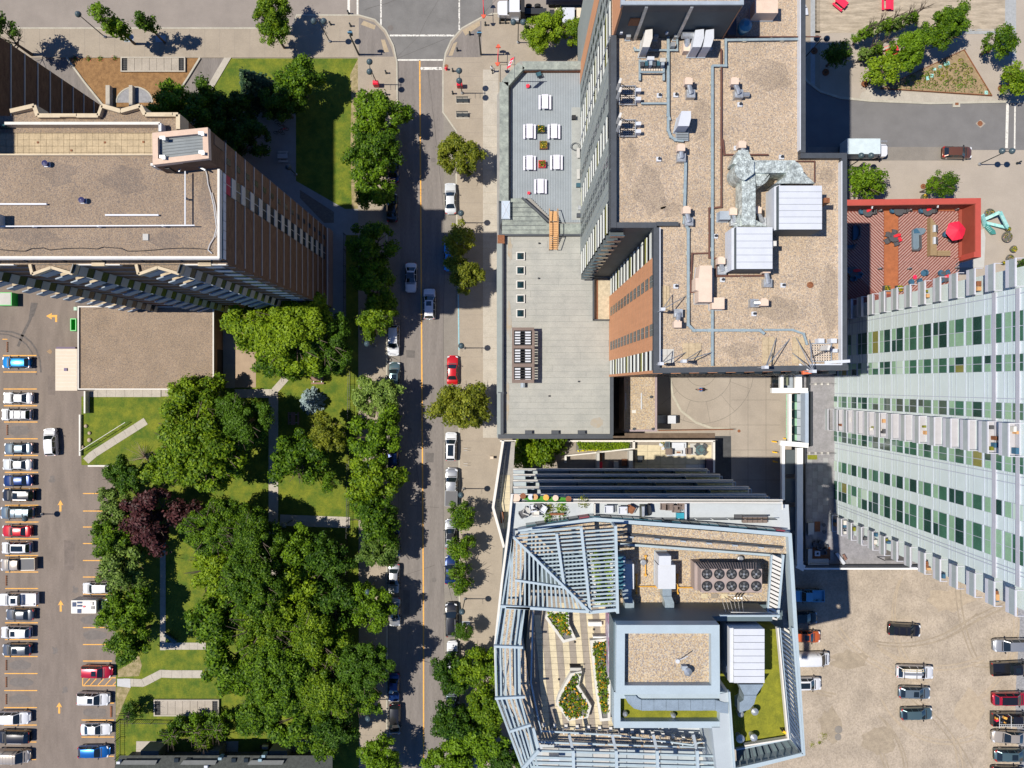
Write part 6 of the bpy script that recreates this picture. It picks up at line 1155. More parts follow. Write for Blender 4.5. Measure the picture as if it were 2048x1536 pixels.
t=thing('bench','reddish wooden bench beside the white sun lounger','bench',(*P(1688,1115,UTt),ZT)); build(MB().prism(PP([(1684,1110),(1688,1108),(1694,1118),(1690,1121)],.073),ZT+.3,ZT+.4),'seat',M_brt,t); build(MB().obox(*P(1689,1114,.073),ZT,.2,.7,.3),'leg',M_chg,t)
t=thing('gazebo','dark pyramid gazebo canopy on the terrace below the balconies','gazebo',(*P(1792,1100,.08),Z(UTt))); c=(*P(1797,1102,.095),Z(.097)); qs=PP([(1768,1082),(1814,1092),(1813,1121),(1770,1121)],.09)
for j in range(4): a,b=qs[j],qs[(j+1)%4]; build(MB().quad((*a,Z(.09)),(*b,Z(.09)),c),'canopy_panel',mat('dark canvas',(.075,.068,.062),.8,var=.08),t); build(MB().beam((a[0],a[1],Z(UTt)),(a[0],a[1],Z(.09)),.1),'post',M_black,t)
shrub(1757,1083,1.0,'dark planting between terrace and balconies','green',z=Z(UTt),n=200)
gt=thing('glass_tower','tall light green and white tower with stacked balconies','building',(*G(1624+120,830),0))
GX=1624.0; gt0=Z(UTt); M_mint=mat('pale mint panel',(.58,.66,.65),.35,var=.04,scale=.3,spec=.7); M_mull=mat('silver mullion',(.40,.43,.50),.5,var=.04); M_gw=[glass('green window glass',(.05,.135,.085),.08,var=.25),glass('dark green window glass',(.022,.06,.045),.08,var=.25),glass('olive window glass',(.22,.21,.06),.12,var=.15),glass('bright blind window',(.50,.62,.52),.3),glass('pale green window glass',(.26,.42,.27),.12,var=.12)]
M_bwh=mat('balcony white slab',(.50,.50,.54),.6,var=.03); M_bfl=mat('balcony lilac floor',(.40,.39,.41),.8,var=.05)
def rat(px,py): return 768+(py-768)*600.0/(px-1024)
yN=rat(1700,640); yS=rat(1680,1030)
yS=1008
build(gbox(MB(),GX,yN,0,GX+300,yS,Z(.60)),'mint_wall',M_mint,gt)
bands=[('w',676,709),('w',733,752),('w',791,811),('bal',814,853),('w',852,872),('w',910,930),('w',948,981)]
flu=[.0813+.0258*k for k in range(-1,15)]
rows_=[(rat(1696,671),rat(1696,711)),(rat(1682,729),rat(1682,751)),(rat(1676,793),rat(1676,814)),(rat(1676,862),rat(1676,883)),(rat(1676,923),rat(1676,943)),(rat(1676,963),rat(1676,1000))]
rr=random.Random(21)
for ui,u in enumerate(flu):
 z=Z(u); z1=Z(u+.0258)
 for ri,(a,b) in enumerate(rows_):
  if ri in (2,3) : pass
  H_=z1-z; mid=(a+b)/2
  fr=build(gbox(MB(),GX-.9,a-.4,z+.10,GX,b+.4,z1-.18),'window_frame',M_mull,gt)
  m1=M_gw[rr.choice([0,1,1,0,4])]; m2=M_gw[rr.choice([0,0,1,1,1,0,4,0,1,0,1,1,0,2,3 if rr.random()<.5 else 0])]
  halves=((a,mid-.4),(mid+.4,b)) if ri in (0,1,2,3,5) else ((a,b),)
  for (p,q_) in halves:
   build(gbox(MB(),GX-1.2,p,z+.2,GX-.8,q_,z+H_*.36),'pane',M_gw[4] if rr.random()<.7 else m1,fr); build(gbox(MB(),GX-1.2,p,z+H_*.44,GX-.8,q_,z1-.3),'pane',m2 if rr.random()<.85 else M_gw[rr.randint(0,4)],fr)
 for f_ in (0,.16,.42):
  build(gbox(MB(),GX-.45,yN,z+f_*3-.02,GX,yS,z+f_*3+.02),'panel_joint',M_mull if f_==0 else M_balc,gt)
for y in (yN+6,rat(1672,786.5),rat(1672,886),rat(1672,896),rat(1672,1007),rat(1672,1012)): build(gbox(MB(),GX-.8,y,Z(.06),GX,y+1.0,Z(.6)),'vertical_mullion',M_balc if 0 else M_mull,gt)
for u in (.379,.408): build(gbox(MB(),GX-1.6,yN,Z(u)-.26,GX,yS,Z(u)+.26),'ledge_band',mat('lilac ledge',(.42,.42,.46),.6,var=.04),gt)
def balc(y0,y1,u,d,lab=None,clut=None):
 z=Z(u); t=build(gbox(MB(),GX-d,y0,z-.12,GX,y1,z+.1),'balcony',M_bfl,gt)
 build(gbox(MB(),GX-d-1,y0,z-.2,GX-d,y1,z+.25),'slab_edge',M_bwh,t)
 fr=build(gbox(MB(),GX-d-.9,y0,z+.25,GX-d-.4,y1,z+1.05),'glass_panel',mat('grey green balcony glass',(.33,.37,.37),.12,var=.06),t)
 build(gbox(MB(),GX-d-1.4,y0-.4,z+1.05,GX-d+.2,y1+.4,z+1.2),'top_rail',M_bwh,t)
 for s_ in (y0,y1): build(gbox(MB(),GX-d,s_-.4,z+1.05,GX,s_+.4,z+1.17),'side_rail',M_bwh,t)
 if clut is not None:
  rr2=random.Random(clut)
  for _ in range(rr2.randint(1,4)):
   xx=rr2.uniform(3,d-5); yy=rr2.uniform(y0+3,y1-7); build(gbox(MB(),GX-xx,yy,z+.1,GX-xx+rr2.uniform(3,6),yy+rr2.uniform(3,8),z+rr2.uniform(.4,.9)),'furniture',[M_chg,M_woodl,M_offw,M_rust,M_turf,M_cush][rr2.randint(0,5)],t)
for k,u in enumerate([.0813+.0258*i-.0129 for i in range(0,14)]):
 balc(814,853,u,17,clut=k if k in (1,2,4,5,8,12,13) else None)
for k,u in enumerate([.0813+.0258*i-.0129 for i in range(0,14)]):
 z=Z(u)
 for nm,y0,y1,cl in (('north',yN-34,yN-1,k if k in (8,11) else None),('south',1010,1040,k+40 if k<6 or k in(8,9,12) else None)): balc(y0,y1,u,9,clut=cl)
build(gbox(MB(),GX+6,yN-26,0,GX+280,yN,Z(.6)),'end_wall',M_mint,gt); build(gbox(MB(),GX+6,yS,0,GX+280,1036,Z(.6)),'end_wall',M_mint,gt)
build(MB().sheet(GG(rect(GX+2,yN-24,GX+300,1034)),Z(.602)),'roof',M_gravC,gt)
# ---------------- stepped glass tower with steel louvres, bottom centre
M_blu=mat('pale blue metal coping',(.34,.41,.45),.45,var=.04,scale=.6); M_louv=mat('pale blue steel blade',(.30,.37,.40),.5,var=.08,scale=1); M_gry=mat('smooth grey wall',(.24,.28,.30),.6,var=.05,scale=.5); M_tealw=mat('slate teal wall',(.085,.12,.135),.6,var=.06,scale=.5)
M_terr=mat('pale grey terrace',(.40,.43,.45),.8,var=.05,scale=.6); M_slabt=mat('balcony top grey',(.34,.38,.39),.8,var=.04); M_gpan=glass('rail glass teal',(.045,.10,.12),.1); M_crm=mat('cream pavers',(.50,.43,.29),.85,var=.1,scale=1.5); M_brn=mat('taupe pavers',(.25,.215,.175),.85,var=.1,scale=1.5)
xt=thing('stepped_tower','glass tower with pale blue steel louvres, roof gardens and stacked balconies','building',(*G(1180,1050),0))
def pb(pts,u0,u1,name,m,par=None,ut=None): return build(MB().prism(PP(pts,u1),Z(u0),Z(u1)),name,m,par or xt)
def ln(pts,w_,u,h_,name,m,par=None): return build(strip(MB(),PP(pts,u),w_/S*(1-u),Z(u)-h_,Z(u)),name,m,par or xt)
core=GG([(1030,946),(1120,936),(1180,938),(1368,952),(1384,1222),(1300,1245),(1300,1450),(1052,1450),(1037,1245),(1007,1160),(1006,1092),(1020,985)])
build(MB().prism(core,0,Z(.352)),'curtain_wall',M_tealw,xt)
us=[.135,.188,.236,.286,.335]
for k,u in enumerate(us+[.366]):
 z=Z(u); top=k==5
 f=GG([(1025.5,915),(1361,915) if not top else (1367,915),(1368,952),(1180,938),(1120,936),(1030,946)])
 b_=build(MB().prism(f,z-.3,z,bottom=True),'balcony_slab',M_slabt if not top else M_terr,xt)
 ed=build(strip(MB(),GG([(1025.6,915),(1361,915),(1361,925)]) if not top else GG([(1025,913.5),(1120,914.5),(1367,915)]),.12,z-.35,z+.12),'slab_edge',M_copw,b_)
 mb=strip(MB(),GG([(1026,916),(1361,916)]),.05,z+.12,z+1.1); build(mb,'glass_panel',M_gpan,b_)
 build(strip(MB(),GG([(1026,916),(1361,916),(1361,925)]),.09,z+1.1,z+1.18),'top_rail',M_copw if top else M_balc,b_)
 if not top:
  for gx in (1045,1122,1180,1238,1300): build(gbox(MB(),gx,916,z,gx+.7,938,z+2.0),'divider',M_gpan,b_)
  for j in range(16): gx=1030+j*20.5; build(gbox(MB(),gx,937,z+.2,gx+18,937.8,z+4.6),'window',M_dglass,b_) if j>4 else None
  build(strip(MB(),GG([(1120,917.5),(1180,921),(1361,921)]),.22,z+.0,z+.1),'gutter',mat('pale yellow strip',(.5,.47,.25),.7,var=.3,scale=3),b_)
  rr=random.Random(k+3)
  for j in range(7): gx=rr.uniform(1060,1350); build(gbox(MB(),gx,924,z,gx+rr.uniform(4,9),924+rr.uniform(3,7),z+rr.uniform(.4,.9)),'furniture',[M_chg,M_rust,M_panel,M_turf][rr.randint(0,3)],b_)
wk=[(1003,884),(1030,884),(1024,990),(1012,1110),(1006,1085),(985,1015)]
ww=struct('raised_walkway',MB().prism(PP(wk,.10),Z(.088),Z(.0995),bottom=True),mat('walkway paving',(.30,.28,.25),.85,var=.1))
for k in range(9):
 y=950+k*12; build(MB().prism(PP(rect(1000 if y<990 else 992+max(0,(y-1010))*.12,y,1020,y+11.4),.10),Z(.0995),Z(.0995)+.05),'cream_slab',M_crm,ww)
for pts,w_,u,m in (([(1006,882),(986,1015),(1008,1095)],5,.115,M_copw),([(1014,884),(1000,1005),(1008,1060)],1,.108,M_copd)): ln(pts,w_,u,1.2 if w_>2 else .1,'walkway_parapet' if w_>2 else 'walkway_rail',m,ww)
for k in range(14): a=(1013.5-k*1.25,890+k*9.5); build(MB().beam((*P(a[0]-3,a[1],.11),Z(.106)),(*P(a[0]+1,a[1],.108),Z(.106)),.07),'rail_bracket',M_copd,ww)
t=thing('bench','brown wooden bench at the end of the raised walkway','bench',(*P(1004,1034,.1),Z(.1))); build(MB().prism(PP(rect(1001,1024,1007,1046),.103),Z(.1),Z(.1)+.45),'seat',M_rust,t); build(MB().prism(PP(rect(1008,1024,1010,1046),.103),Z(.1),Z(.1)+.8),'backrest',M_dark,t)
oe=[(1024,988),(1017,1060),(1004,1160),(990,1290),(993,1396),(1045,1536),(1070,1600)]
ln(oe,4.5,.3725,.6,'white_coping',M_copw)
ie=[(1030,1005),(1026,1065),(1014,1160),(1000,1292),(1003,1392),(1056,1540)]
for i in range(len(ie)-1):
 a,b=Vector(ie[i]),Vector(ie[i+1]); n=max(1,int((b-a).length/21)); wv=10
 for k in range(n):
  p=a.lerp(b,k/n+.004); q=a.lerp(b,(k+1)/n-.01); ln([tuple(p),tuple(q)],13,.364,.25,'edge_panel',M_slabt)
t2=struct('west_terrace',MB().prism(PP([(1024,1055),(1048,1060),(1044,1150),(1030,1230),(1024,1300),(1028,1390),(1080,1540),(1060,1540),(1005,1395),(1000,1292)],.356),Z(.345),Z(.3555)),M_gry)
build(MB().prism(PP([(1006,1190),(1036,1190),(1030,1330),(1001,1330)],.3575),Z(.3555),Z(.3575)),'turf_strip',mat('vivid turf',(.06,.24,.02),.9,var=.15,scale=2,bump=.3),t2)
for k in range(3): build(MB().prism(PP(rect(1012+k*3,1200+k*42,1018+k*3,1208+k*42),.36),Z(.3575),Z(.361)),'crate',M_woodl,t2)
struct('top_terrace',MB().sheet(PP([(1027,1000),(1577,1009),(1580,1064),(1270,1044),(1190,1040),(1040,1064),(1026,1070)],.3665),Z(.3667)),M_terr)
cop=[(1000+36,1064),(1100,1052),(1190,1039),(1268,1045),(1420,1056),(1580,1070),(1607,1508),(1475,1541),(1476,1640)]
for i in range(len(cop)-4):
 pass
ln(cop,7.5,.3805,1.3,'coping',M_blu)
gl=[(1052,1052),(1180,1033),(1268,1038),(1420,1049),(1572,1062)]
n_=0
for i in range(len(gl)-1):
 a,b=Vector(gl[i]),Vector(gl[i+1]); n=max(1,int((b-a).length/19))
 for k in range(n):
  p=a.lerp(b,k/n); q=a.lerp(b,(k+.92)/n); z0,z1=Z(.3665),Z(.378); A=P(*p,.378);B=P(*q,.378)
  build(MB().beam((A[0],A[1],(z0+z1)/2),(B[0],B[1],(z0+z1)/2),.1,z1-z0),'glass_panel',[M_gpan,M_dglass,M_tglass,mat('red blind',(.22,.03,.05),.5,var=0)][(n_*7)%4 if n_%5==0 else n_%3],xt); n_+=1
build(MB().sheet(PP([(1044,1066),(1190,1044),(1270,1050),(1577,1074),(1575,1108),(1235,1082),(1235,1100),(1060,1110),(1040,1230),(1075,1480),(1056,1480),(1010,1395),(1005,1290),(1026,1075)],.374),Z(.3738)),'roof_gravel',M_gravG,xt)
build(MB().prism(GG([(1152,958),(1372,974),(1372,1040),(1150,1040)]),Z(.352),Z(.3585)),'roof_base',M_gravG,xt)
build(MB().quad((*P(1236,1068,.376),Z(.376)),(*P(1238,1086,.361),Z(.361)),(*P(1562,1113,.361),Z(.361)),(*P(1566,1096,.376),Z(.376))),'sloped_wall',mat('satin grey wall',(.16,.16,.165),.4,var=.04),xt)
ln([(1236,1066),(1567,1094)],2,.3768,.8,'wall_cap',M_copd); ln([(1236,1088),(1560,1112)],4.5,.368,.5,'beam',M_blu)
for k in range(6): a=P(1262+k*52,1074+k*4.2,.377); build(MB().obox(a[0],a[1],Z(.375),.5,.15,.35,-.08),'bracket',M_balc,xt)
well=build(MB().sheet(PP([(1238,1090),(1545,1114),(1545,1208),(1238,1208)],.36),Z(.3596)),'plant_well_gravel',M_gravG,xt)
zw=Z(.3596)
def louvres(o0,o1,i0,i1,n,u,m=M_louv,lab=None,skew=0,base=M_gry,bw=.5):
 O0,O1,I0,I1=[Vector(v) for v in (o0,o1,i0,i1)]
 build(MB().quad((*P(*O0,u-.012),Z(u-.012)),(*P(*I0,u-.012),Z(u-.012)),(*P(*I1,u-.012),Z(u-.012)),(*P(*O1,u-.012),Z(u-.012))),'screen_back',base,xt)
 ln([o0,o1],4.5,u,.35,'screen_beam',M_blu); ln([i0,i1],3,u,.35,'screen_beam',M_blu)
 for k in range(n):
  a=I0.lerp(I1,(k+.5)/n); b=O0.lerp(O1,min(1,max(0,(k+.5+skew)/n))); build(MB().beam((*P(*a,u),Z(u)-.1),(*P(*b,u),Z(u)-.1),bw,.06),'louvre_blade',m,xt)
louvres((1567,1110),(1556,1236),(1544,1110),(1535,1236),15,.379,M_offw,skew=1.2)
louvres((1586,1256),(1606,1508),(1560,1256),(1580,1478),24,.381,mat('dark gap bar',(.06,.09,.14),.5,var=.05),skew=1.6,base=M_offw,bw=.16)  # dark bars draw the shade in the gaps between pale panels
louvres((1606,1508),(1474,1538),(1580,1478),(1472,1500),9,.381,M_dwall,base=M_tealw,bw=.14)
ln([(1556,1256),(1577,1478),(1490,1492)],3,.384,.5,'turf_edge',M_copw)
gr=build(MB().prism(PP([(1440,1258),(1556,1258),(1577,1476),(1474,1494),(1440,1500)],.377),Z(.355),Z(.377)),'green_roof',M_turf,xt)
A0=GG([(1145,1048),(1265,1048),(1265,1128),(1145,1128)])
build(MB().prism(GG([(1143.5,1048),(1265,1048),(1265,1129),(1143.5,1129)]),Z(.355),Z(.412)),'plant_wall',M_tealw,xt); build(MB().prism(GG([(1265,1048),(1338,1048),(1338,1054),(1265,1054)]),Z(.355),Z(.397)),'plant_wall',M_tealw,xt); ln([(1440,1232),(1560,1232)],3.5,.3975,.3,'wall_cap',M_blu)
def framep(px,w_,u,h_,m=M_blu,nm='frame_coping'):
 mb=MB(); ring(mb,PP(px,u),w_/S*(1-u),Z(u)-h_,Z(u)); return build(mb,nm,m,xt)
framep([(1233,1250),(1439,1250),(1440,1388),(1232,1388)],17,.42,1.2); build(MB().sheet(PP(rect(1246,1260,1430,1376),.412),Z(.4128)),'upper_gravel',M_gravG,xt)
build(MB().prism(PP([(1230,1386),(1452,1386),(1452,1454),(1230,1454)],.40),Z(.355),Z(.398)),'garden_block',M_gry,xt)
framep([(1228,1384),(1452,1384),(1452,1456),(1228,1456)],13,.408,1.5); build(MB().prism(PP([(1240,1392),(1446,1392),(1446,1444),(1240,1444)],.4),Z(.398),Z(.4005)),'turf',M_turf,xt)
for (x,y) in ((1238,1416),(1334,1419),(1434,1421)): build(MB().lathe(*P(x+12,y+10,.402),[(.25,Z(.4)),(.25,Z(.4)+.5),(.1,Z(.4)+.7)],8),'turf_vent',M_steel,xt)
build(MB().prism(PP([(1440,1388),(1458,1384),(1470,1540),(1440,1600),(1424,1455),(1440,1455)],.4092),Z(.355),Z(.4092)),'fin_wall',mat('pale satin wall',(.36,.40,.42),.5,var=.04,scale=.4),xt); ln([(1459,1384),(1470,1540)],3,.412,.6,'fin_cap',M_blu)
build(MB().sheet(PP([(1224,1455),(1424,1455),(1440,1500),(1430,1640),(1060,1640),(1060,1440)],.358),Z(.3582)),'lower_deck',M_terr,xt)
t=thing('roof_fan','round steel fan with blue glass dome on the upper gravel','roof fan',(*P(1375,1343,.415),Z(.4128))); build(MB().lathe(*P(1375,1342,.417),[(.32,Z(.4128)),(.32,Z(.4128)+.7),(.38,Z(.4128)+.75),(.25,Z(.4128)+.9),(.01,Z(.4128)+1.2)],16),'dome',M_steel,t); build(MB().obox(*P(1368,1334,.415),Z(.4128),.5,.4,.6),'motor',M_balc,t)
t=thing('roof_mast','thin leaning mast on the upper gravel','mast',(*P(1356,1322,.415),Z(.4128))); build(MB().beam((*P(1355,1322,.4128),Z(.4128)),(*P(1379,1317,.43),Z(.425)),.06),'pole',M_wht,t)
build(MB().lathe(*P(1355,1322,.414),[(.2,Z(.4128)),(.2,Z(.4128)+.25)],10),'base',M_wht,t)
M_ducts=mat('smooth steel duct',(.36,.44,.49),.35,metal=.5,var=.12,scale=.9)
def sduct(secs,lab,u,h_,nm='duct'):
 t=thing(nm,lab,'duct',(*P(*secs[0][0],u),Z(u)-h_));
 for i,s_ in enumerate(secs): build(MB().prism(PP(s_,u),Z(u)-h_,Z(u)+.03*(i%2)),'duct_section',M_ducts,t)
secs=[[(1249,1392),(1272,1392)]+[(1275,1396),(1283,1400)]+[(1283,1421),(1268,1417),(1256,1406)]]
for k in range(6): secs.append(rect(1283.5+k*24.5,1400,1307.5+k*24.5,1421))
secs.append([(1430.5,1400),(1448,1405),(1456,1405),(1456,1427),(1440,1425),(1430.5,1421)])
sduct(secs,'long curved steel duct over the small turf strip',.41,1.0)
sduct([[(1478,1369),(1527,1369),(1513,1390),(1488,1390)],[(1488,1390.5),(1513,1390.5),(1508,1408),(1498,1419),(1479,1425),(1479,1405),(1487,1400)]],'flared steel duct leaving the white roof unit',.40,1.5)
t=thing('white_roof_unit','large white ribbed roof unit beside the green roof','roof unit',(*P(1490,1310,.4),Z(.377)))
build(MB().prism(PP([(1460,1257),(1527,1257),(1530,1366),(1460,1366)],.405),Z(.377),Z(.404)),'casing',M_wht,t)
for k in range(8): build(MB().prism(PP(rect(1468,1258+k*13.6,1529,1270.8+k*13.6),.407),Z(.404),Z(.407)),'roof_panel',M_wht,t)
build(MB().prism(PP([(1458,1262),(1467,1266),(1467,1345),(1452,1345),(1452,1335),(1457,1320)],.397),Z(.377),Z(.397)),'side_hood',M_wht,t)
for (x,y,r_) in [(1510,1424,.36),(1508,1476,.36),(1482,1429,.3),(1481,1478,.42)]:
 o=build(MB().lathe(*P(x,y,.385),[(.25,Z(.377)),(.25,Z(.377)+.6),(r_,Z(.377)+.7),(r_,Z(.377)+.9),(.1,Z(.377)+1.1)],14),'mushroom_vent',M_steel); tag(o,{1510:'upper mushroom vent on the open green roof',1508:'lower mushroom vent on the open green roof',1482:'small mushroom vent in the shade of the fin wall',1481:'blue mushroom vent in the shade of the fin wall'}[x],'vent')
t=thing('davit_arm','small yellow davit arm at the lower corner of the green roof','davit',(*P(1568,1462,.38),Z(.377))); build(MB().beam((*P(1564,1461,.38),Z(.377)+.4),(*P(1573,1466,.38),Z(.377)+.4),.2),'arm',mat('safety yellow',(.8,.45,.01),.5,var=0),t); build(MB().beam((*P(1563,1459,.38),Z(.377)),(*P(1563,1459,.38),Z(.377)+.7),.12),'post',M_black,t)
t=thing('chiller','big taupe chiller with ten black fans in two rows','chiller',(*P(1457,1150,.37),zw)); M_tau=mat('taupe casing',(.30,.24,.22),.6,var=.04)
build(MB().prism(PP(rect(1402,1138,1524,1185),.386),zw+.3,Z(.386)),'casing',M_tau,t)
build(MB().quad((*P(1388,1124,.372),Z(.372)),(*P(1402,1138,.386),Z(.385)),(*P(1524,1138,.386),Z(.385)),(*P(1519,1124,.372),Z(.372))),'grille',M_copd,t); build(MB().prism(PP(rect(1389,1126,1404,1180),.374),zw,Z(.374)),'end_box',M_tau,t)
for k in range(24): a=1390+k*5.3; build(MB().beam((*P(a,1125,.373),Z(.3735)),(*P(a*.91+136,1138,.386),Z(.3865)),.07),'grille_bar',M_tau,t)
ux=.388
for i in range(5):
 for j in range(2):
  x,y=P(1414.5+i*24.7,1149+j*24.2,ux); z=Z(.386); f=build(MB().lathe(x,y,[(.50,z),(.50,z+.14),(.46,z+.14),(.46,z+.02)],20),'fan',M_black,t)
  mb=MB()
  for b in range(4): a=b*math.pi/2+i; mb.quad((x+.06*math.cos(a),y+.06*math.sin(a),z+.10),(x+.42*math.cos(a-.35),y+.42*math.sin(a-.35),z+.06),(x+.42*math.cos(a+.45),y+.42*math.sin(a+.45),z+.12))
  build(mb,'blade',mat('fan blade',(.10,.10,.10),.5,var=0),f); build(MB().lathe(x,y,[(.1,z+.05),(.1,z+.15)],8),'hub',M_steel,f)
for (x,y,x1,y1,hh,l,m) in [(1318,1112,1342,1130,2.2,'upper part of the white air unit in the plant well',M_wht),(1316,1130,1351,1178,1.9,'wide white air unit in the middle of the plant well',M_wht),(1234,1112,1251,1178,2.4,'blue shaded unit with white squares in the plant well',mat('deep blue shade casing',(.03,.12,.17),.5,var=.03)),(1251,1128,1268,1178,1.7,'narrow white unit beside the blue shaded unit',M_wht)]:  # teal shade over the blue unit is put into its casing colour
 t_,q=unit(rect(x,y,x1,y1),hh,m,l,base=zw)
 if m.name.startswith('deep'):
  for k in range(11): build(MB().prism(PP(rect(1247,1114+k*6.2,1251,1117.6+k*6.2),(zw+hh)/H),zw+hh,zw+hh+.05),'white_square',M_wht,t_)
for i,x in enumerate((1255,1335)):
 sduct([[(x-10,1178),(x+8,1178),(x+8,1192),(x-10,1192)],[(x-10,1192.5),(x+8,1192.5),(x+13,1205),(x+13,1223),(x-5,1223),(x-5,1205)]],['left','right'][i]+' short steel duct bending down against the plant wall',.375,1.3)
t=thing('gas_pipe','yellow gas pipes crossing the plant well gravel','pipe',(*P(1300,1172,.36),zw)); M_gy=mat('gas pipe yellow',(.62,.32,.04),.5,var=0)
for pts in ([(1273,1150),(1273,1186)],[(1274,1173),(1312,1173)],[(1355,1150),(1355,1186)],[(1356,1175),(1386,1175)],[(1291,1112),(1291,1150)]):
 build(MB().path([(*P(a,b,.361),zw+.2) for a,b in pts],.06),'run',M_gy,t)
 for a,b in pts: build(MB().obox(*P(a,b,.361),zw,.2,.2,.3),'support',M_gy,t)
for i,(x,y) in enumerate([(1286,1124),(1480,1117)]): o=build(MB().lathe(*P(x,y,.362),[(.3,zw),(.3,zw+.5),(.22,zw+.55)],12),'pipe_vent',M_steel); tag(o,['left','right'][i]+' round pipe vent on the plant well gravel','vent')
t=thing('mast_cluster','small lattice mast with steel pipes at the plant well edge','mast',(*P(1480,1200,.37),zw))
for dx in (-3,3,9): build(MB().tube((*P(1475+dx,1190,.36),zw),(*P(1477+dx*1.1,1200,.40),zw+4),.08),'pipe',M_steel,t)
for k in range(6): build(MB().beam((*P(1445+k*8,1200,.37),zw+1),(*P(1455+k*7,1228,.39),zw+3),.05),'brace',M_offw,t)
build(MB().beam((*P(1456,1190,.37),zw+1.2),(*P(1506,1192,.37),zw+1.2),.07).beam((*P(1465,1228,.395),zw+3.5),(*P(1560,1230,.395),zw+3.5),.1),'rail',M_offw,t)
for k in range(3): build(MB().prism(PP(rect(1403+k*20,1188,1416+k*20,1197),.361),zw,zw+.08),'paver',M_crm if k!=1 else M_brn,t)
UP2=.365; plz=struct('roof_plaza',MB().prism(PP([(1062,1180),(1236,1180),(1236,1500),(1085,1480),(1070,1440),(1052,1300)],UP2),Z(.352),Z(UP2)),M_brn)
for i in range(13):
 for j in range(22):
  y=1205+j*12.2; sk=(y-1205)*.085; x=1066+i*13.0+sk
  if x+12>1233 or y>1468 or (x<1062 and y>1300): continue
  if y<1225 and i<3: continue
  build(MB().prism(PP([(x+.15,y+.2),(x+12.85,y+.2),(x+13.8,y+11.9),(x+1.1,y+11.9)],UP2),Z(UP2),Z(UP2)+.04+R.uniform(0,.01)),'paver',M_crm if i%2==0 else M_brn,plz)
def planter(pts,cols,lab,h_=.8,seed=1,fill=None):
 u=UP2+h_/H; t=thing('planter',lab,'planter',(*P(*pts[0],u),Z(UP2))); q=PP(pts,u); mb=MB(); ring(mb,q,.28,Z(UP2),Z(UP2)+h_); build(mb,'rim',mat('white planter stone',(.52,.50,.45),.8,var=.06),t); build(MB().sheet(inset(q,.26),Z(UP2)+h_*.8),'soil',mat('grey soil',(.13,.13,.12),.95,var=.2,scale=3),t)
 plantbed('perennials',fill or pts,u,Z(UP2)+h_*.8,cols,t,52,.15,.40,seed); return t
cols=[(LM['green'],.75),(LM['yellow'],.5),(leafmat('orange petals',(.55,.22,.01),(.80,.45,.02),.1),.20)]
planter([(1096,1222),(1138,1222),(1138,1248),(1153,1279),(1126,1286),(1090,1236)],cols,'upper angular planter of yellow lilies on the roof plaza',fill=[(1096,1224),(1136,1224),(1136,1250),(1144,1268),(1124,1272),(1094,1234)])
planter([(1141,1347),(1164,1342),(1158,1372),(1183,1412),(1176,1436),(1136,1442),(1112,1408),(1117,1390)],cols,'lower arrow shaped planter of yellow lilies on the roof plaza',seed=2,fill=[(1145,1350),(1160,1346),(1154,1374),(1178,1413),(1172,1432),(1137,1438),(1116,1408),(1121,1390)])
planter([(1180,1281),(1221,1276),(1221,1441),(1200,1443),(1192,1390)],cols,'long planter with lilies along the plant wall',seed=3,fill=[(1184,1284),(1217,1280),(1217,1425),(1204,1425),(1196,1390)])
planter([(1178,1085),(1226,1080),(1226,1208),(1190,1212)],[(LM['lime'],.9)],'hedge planter under the steel louvres',seed=4)
build(gbox(MB(),1142.3,1050,Z(.366),1143.3,1128,Z(.385)),'wall_mural',mat('magenta mural',(.22,.06,.14),.6,scale=.7,var=.2,col2=(.40,.42,.46)),xt)
for (x0,y0,x1,y1,l) in [(1140,1332,1162,1341,'dark bench at the tip of the arrow shaped planter'),(1177,1242,1203,1252,'upper white bench on the roof plaza by the wall'),(1186,1271,1217,1276,'lower white bench on the roof plaza by the wall')]:
 t=thing('bench',l,'bench',(*P(x0,y0,.367),Z(UP2))); build(MB().prism(PP(rect(x0,y0+2,x1,y1),.369),Z(UP2),Z(UP2)+.5),'seat',M_panel if 'dark' in l else M_lw,t); build(MB().prism(PP(rect(x0,y0,x1,y0+2),.371),Z(UP2),Z(UP2)+.9),'backrest',M_dark if 'dark' in l else M_panel,t)
for (x,y) in [(1118,1359),(1150,1284),(1213,1244),(1188,1259),(1321,1458)]: build(MB().prism(PP(rect(x-2,y-2,x+2,y+2),UP2+.001),Z(UP2),Z(UP2)+.09),'drain',M_dark,plz)
UL=.40
cv=thing('louvre_canopy','canopy of pale blue steel louvres over the roof plaza corner','canopy',(*P(1130,1150,UL),Z(.37)))
zl=Z(UL)
def blade(a,b,w_=.165,h_=.14,m=M_louv,u=UL,name='louvre_blade',par=None): return build(MB().beam((*P(*a,u),Z(u)),(*P(*b,u),Z(u)),w_,h_),name,m,par or cv)
def diag(t_): return (1027+151*t_,1074+148*t_)
for k in range(20):
 t_=(k)/20; a=diag(t_); yr=a[1]-(1233-a[0])*.075;
 if yr<1052: yr=1052+k*1.0
 blade((a[0]+2,a[1]-1),(1232,yr))
for a,b in (((1162,1054),(1180,1224)),((1113,1067),(1128,1172)),((1231,1051),(1235,1226))): blade(a,b,.26,.35,M_blu,UL+.002,'beam')
blade(diag(0),diag(1.0),.22,.4,M_blu,UL+.004,'ridge_beam'); blade((1040,1066),(1165,1054),.2,.2); blade((1178,1224),(1233,1219),.3,.3,M_blu,UL+.001,'beam')
for k in range(20):
 xb=1004+k*9.1; yb=1212+k*.5; # from bottom beam up to diagonal
 t_=min(1,max(0,(xb+ (yb-1074)*.09-1027-9)/(151+13))); d=diag(t_); blade((xb,yb),(d[0]-1,d[1]+1))
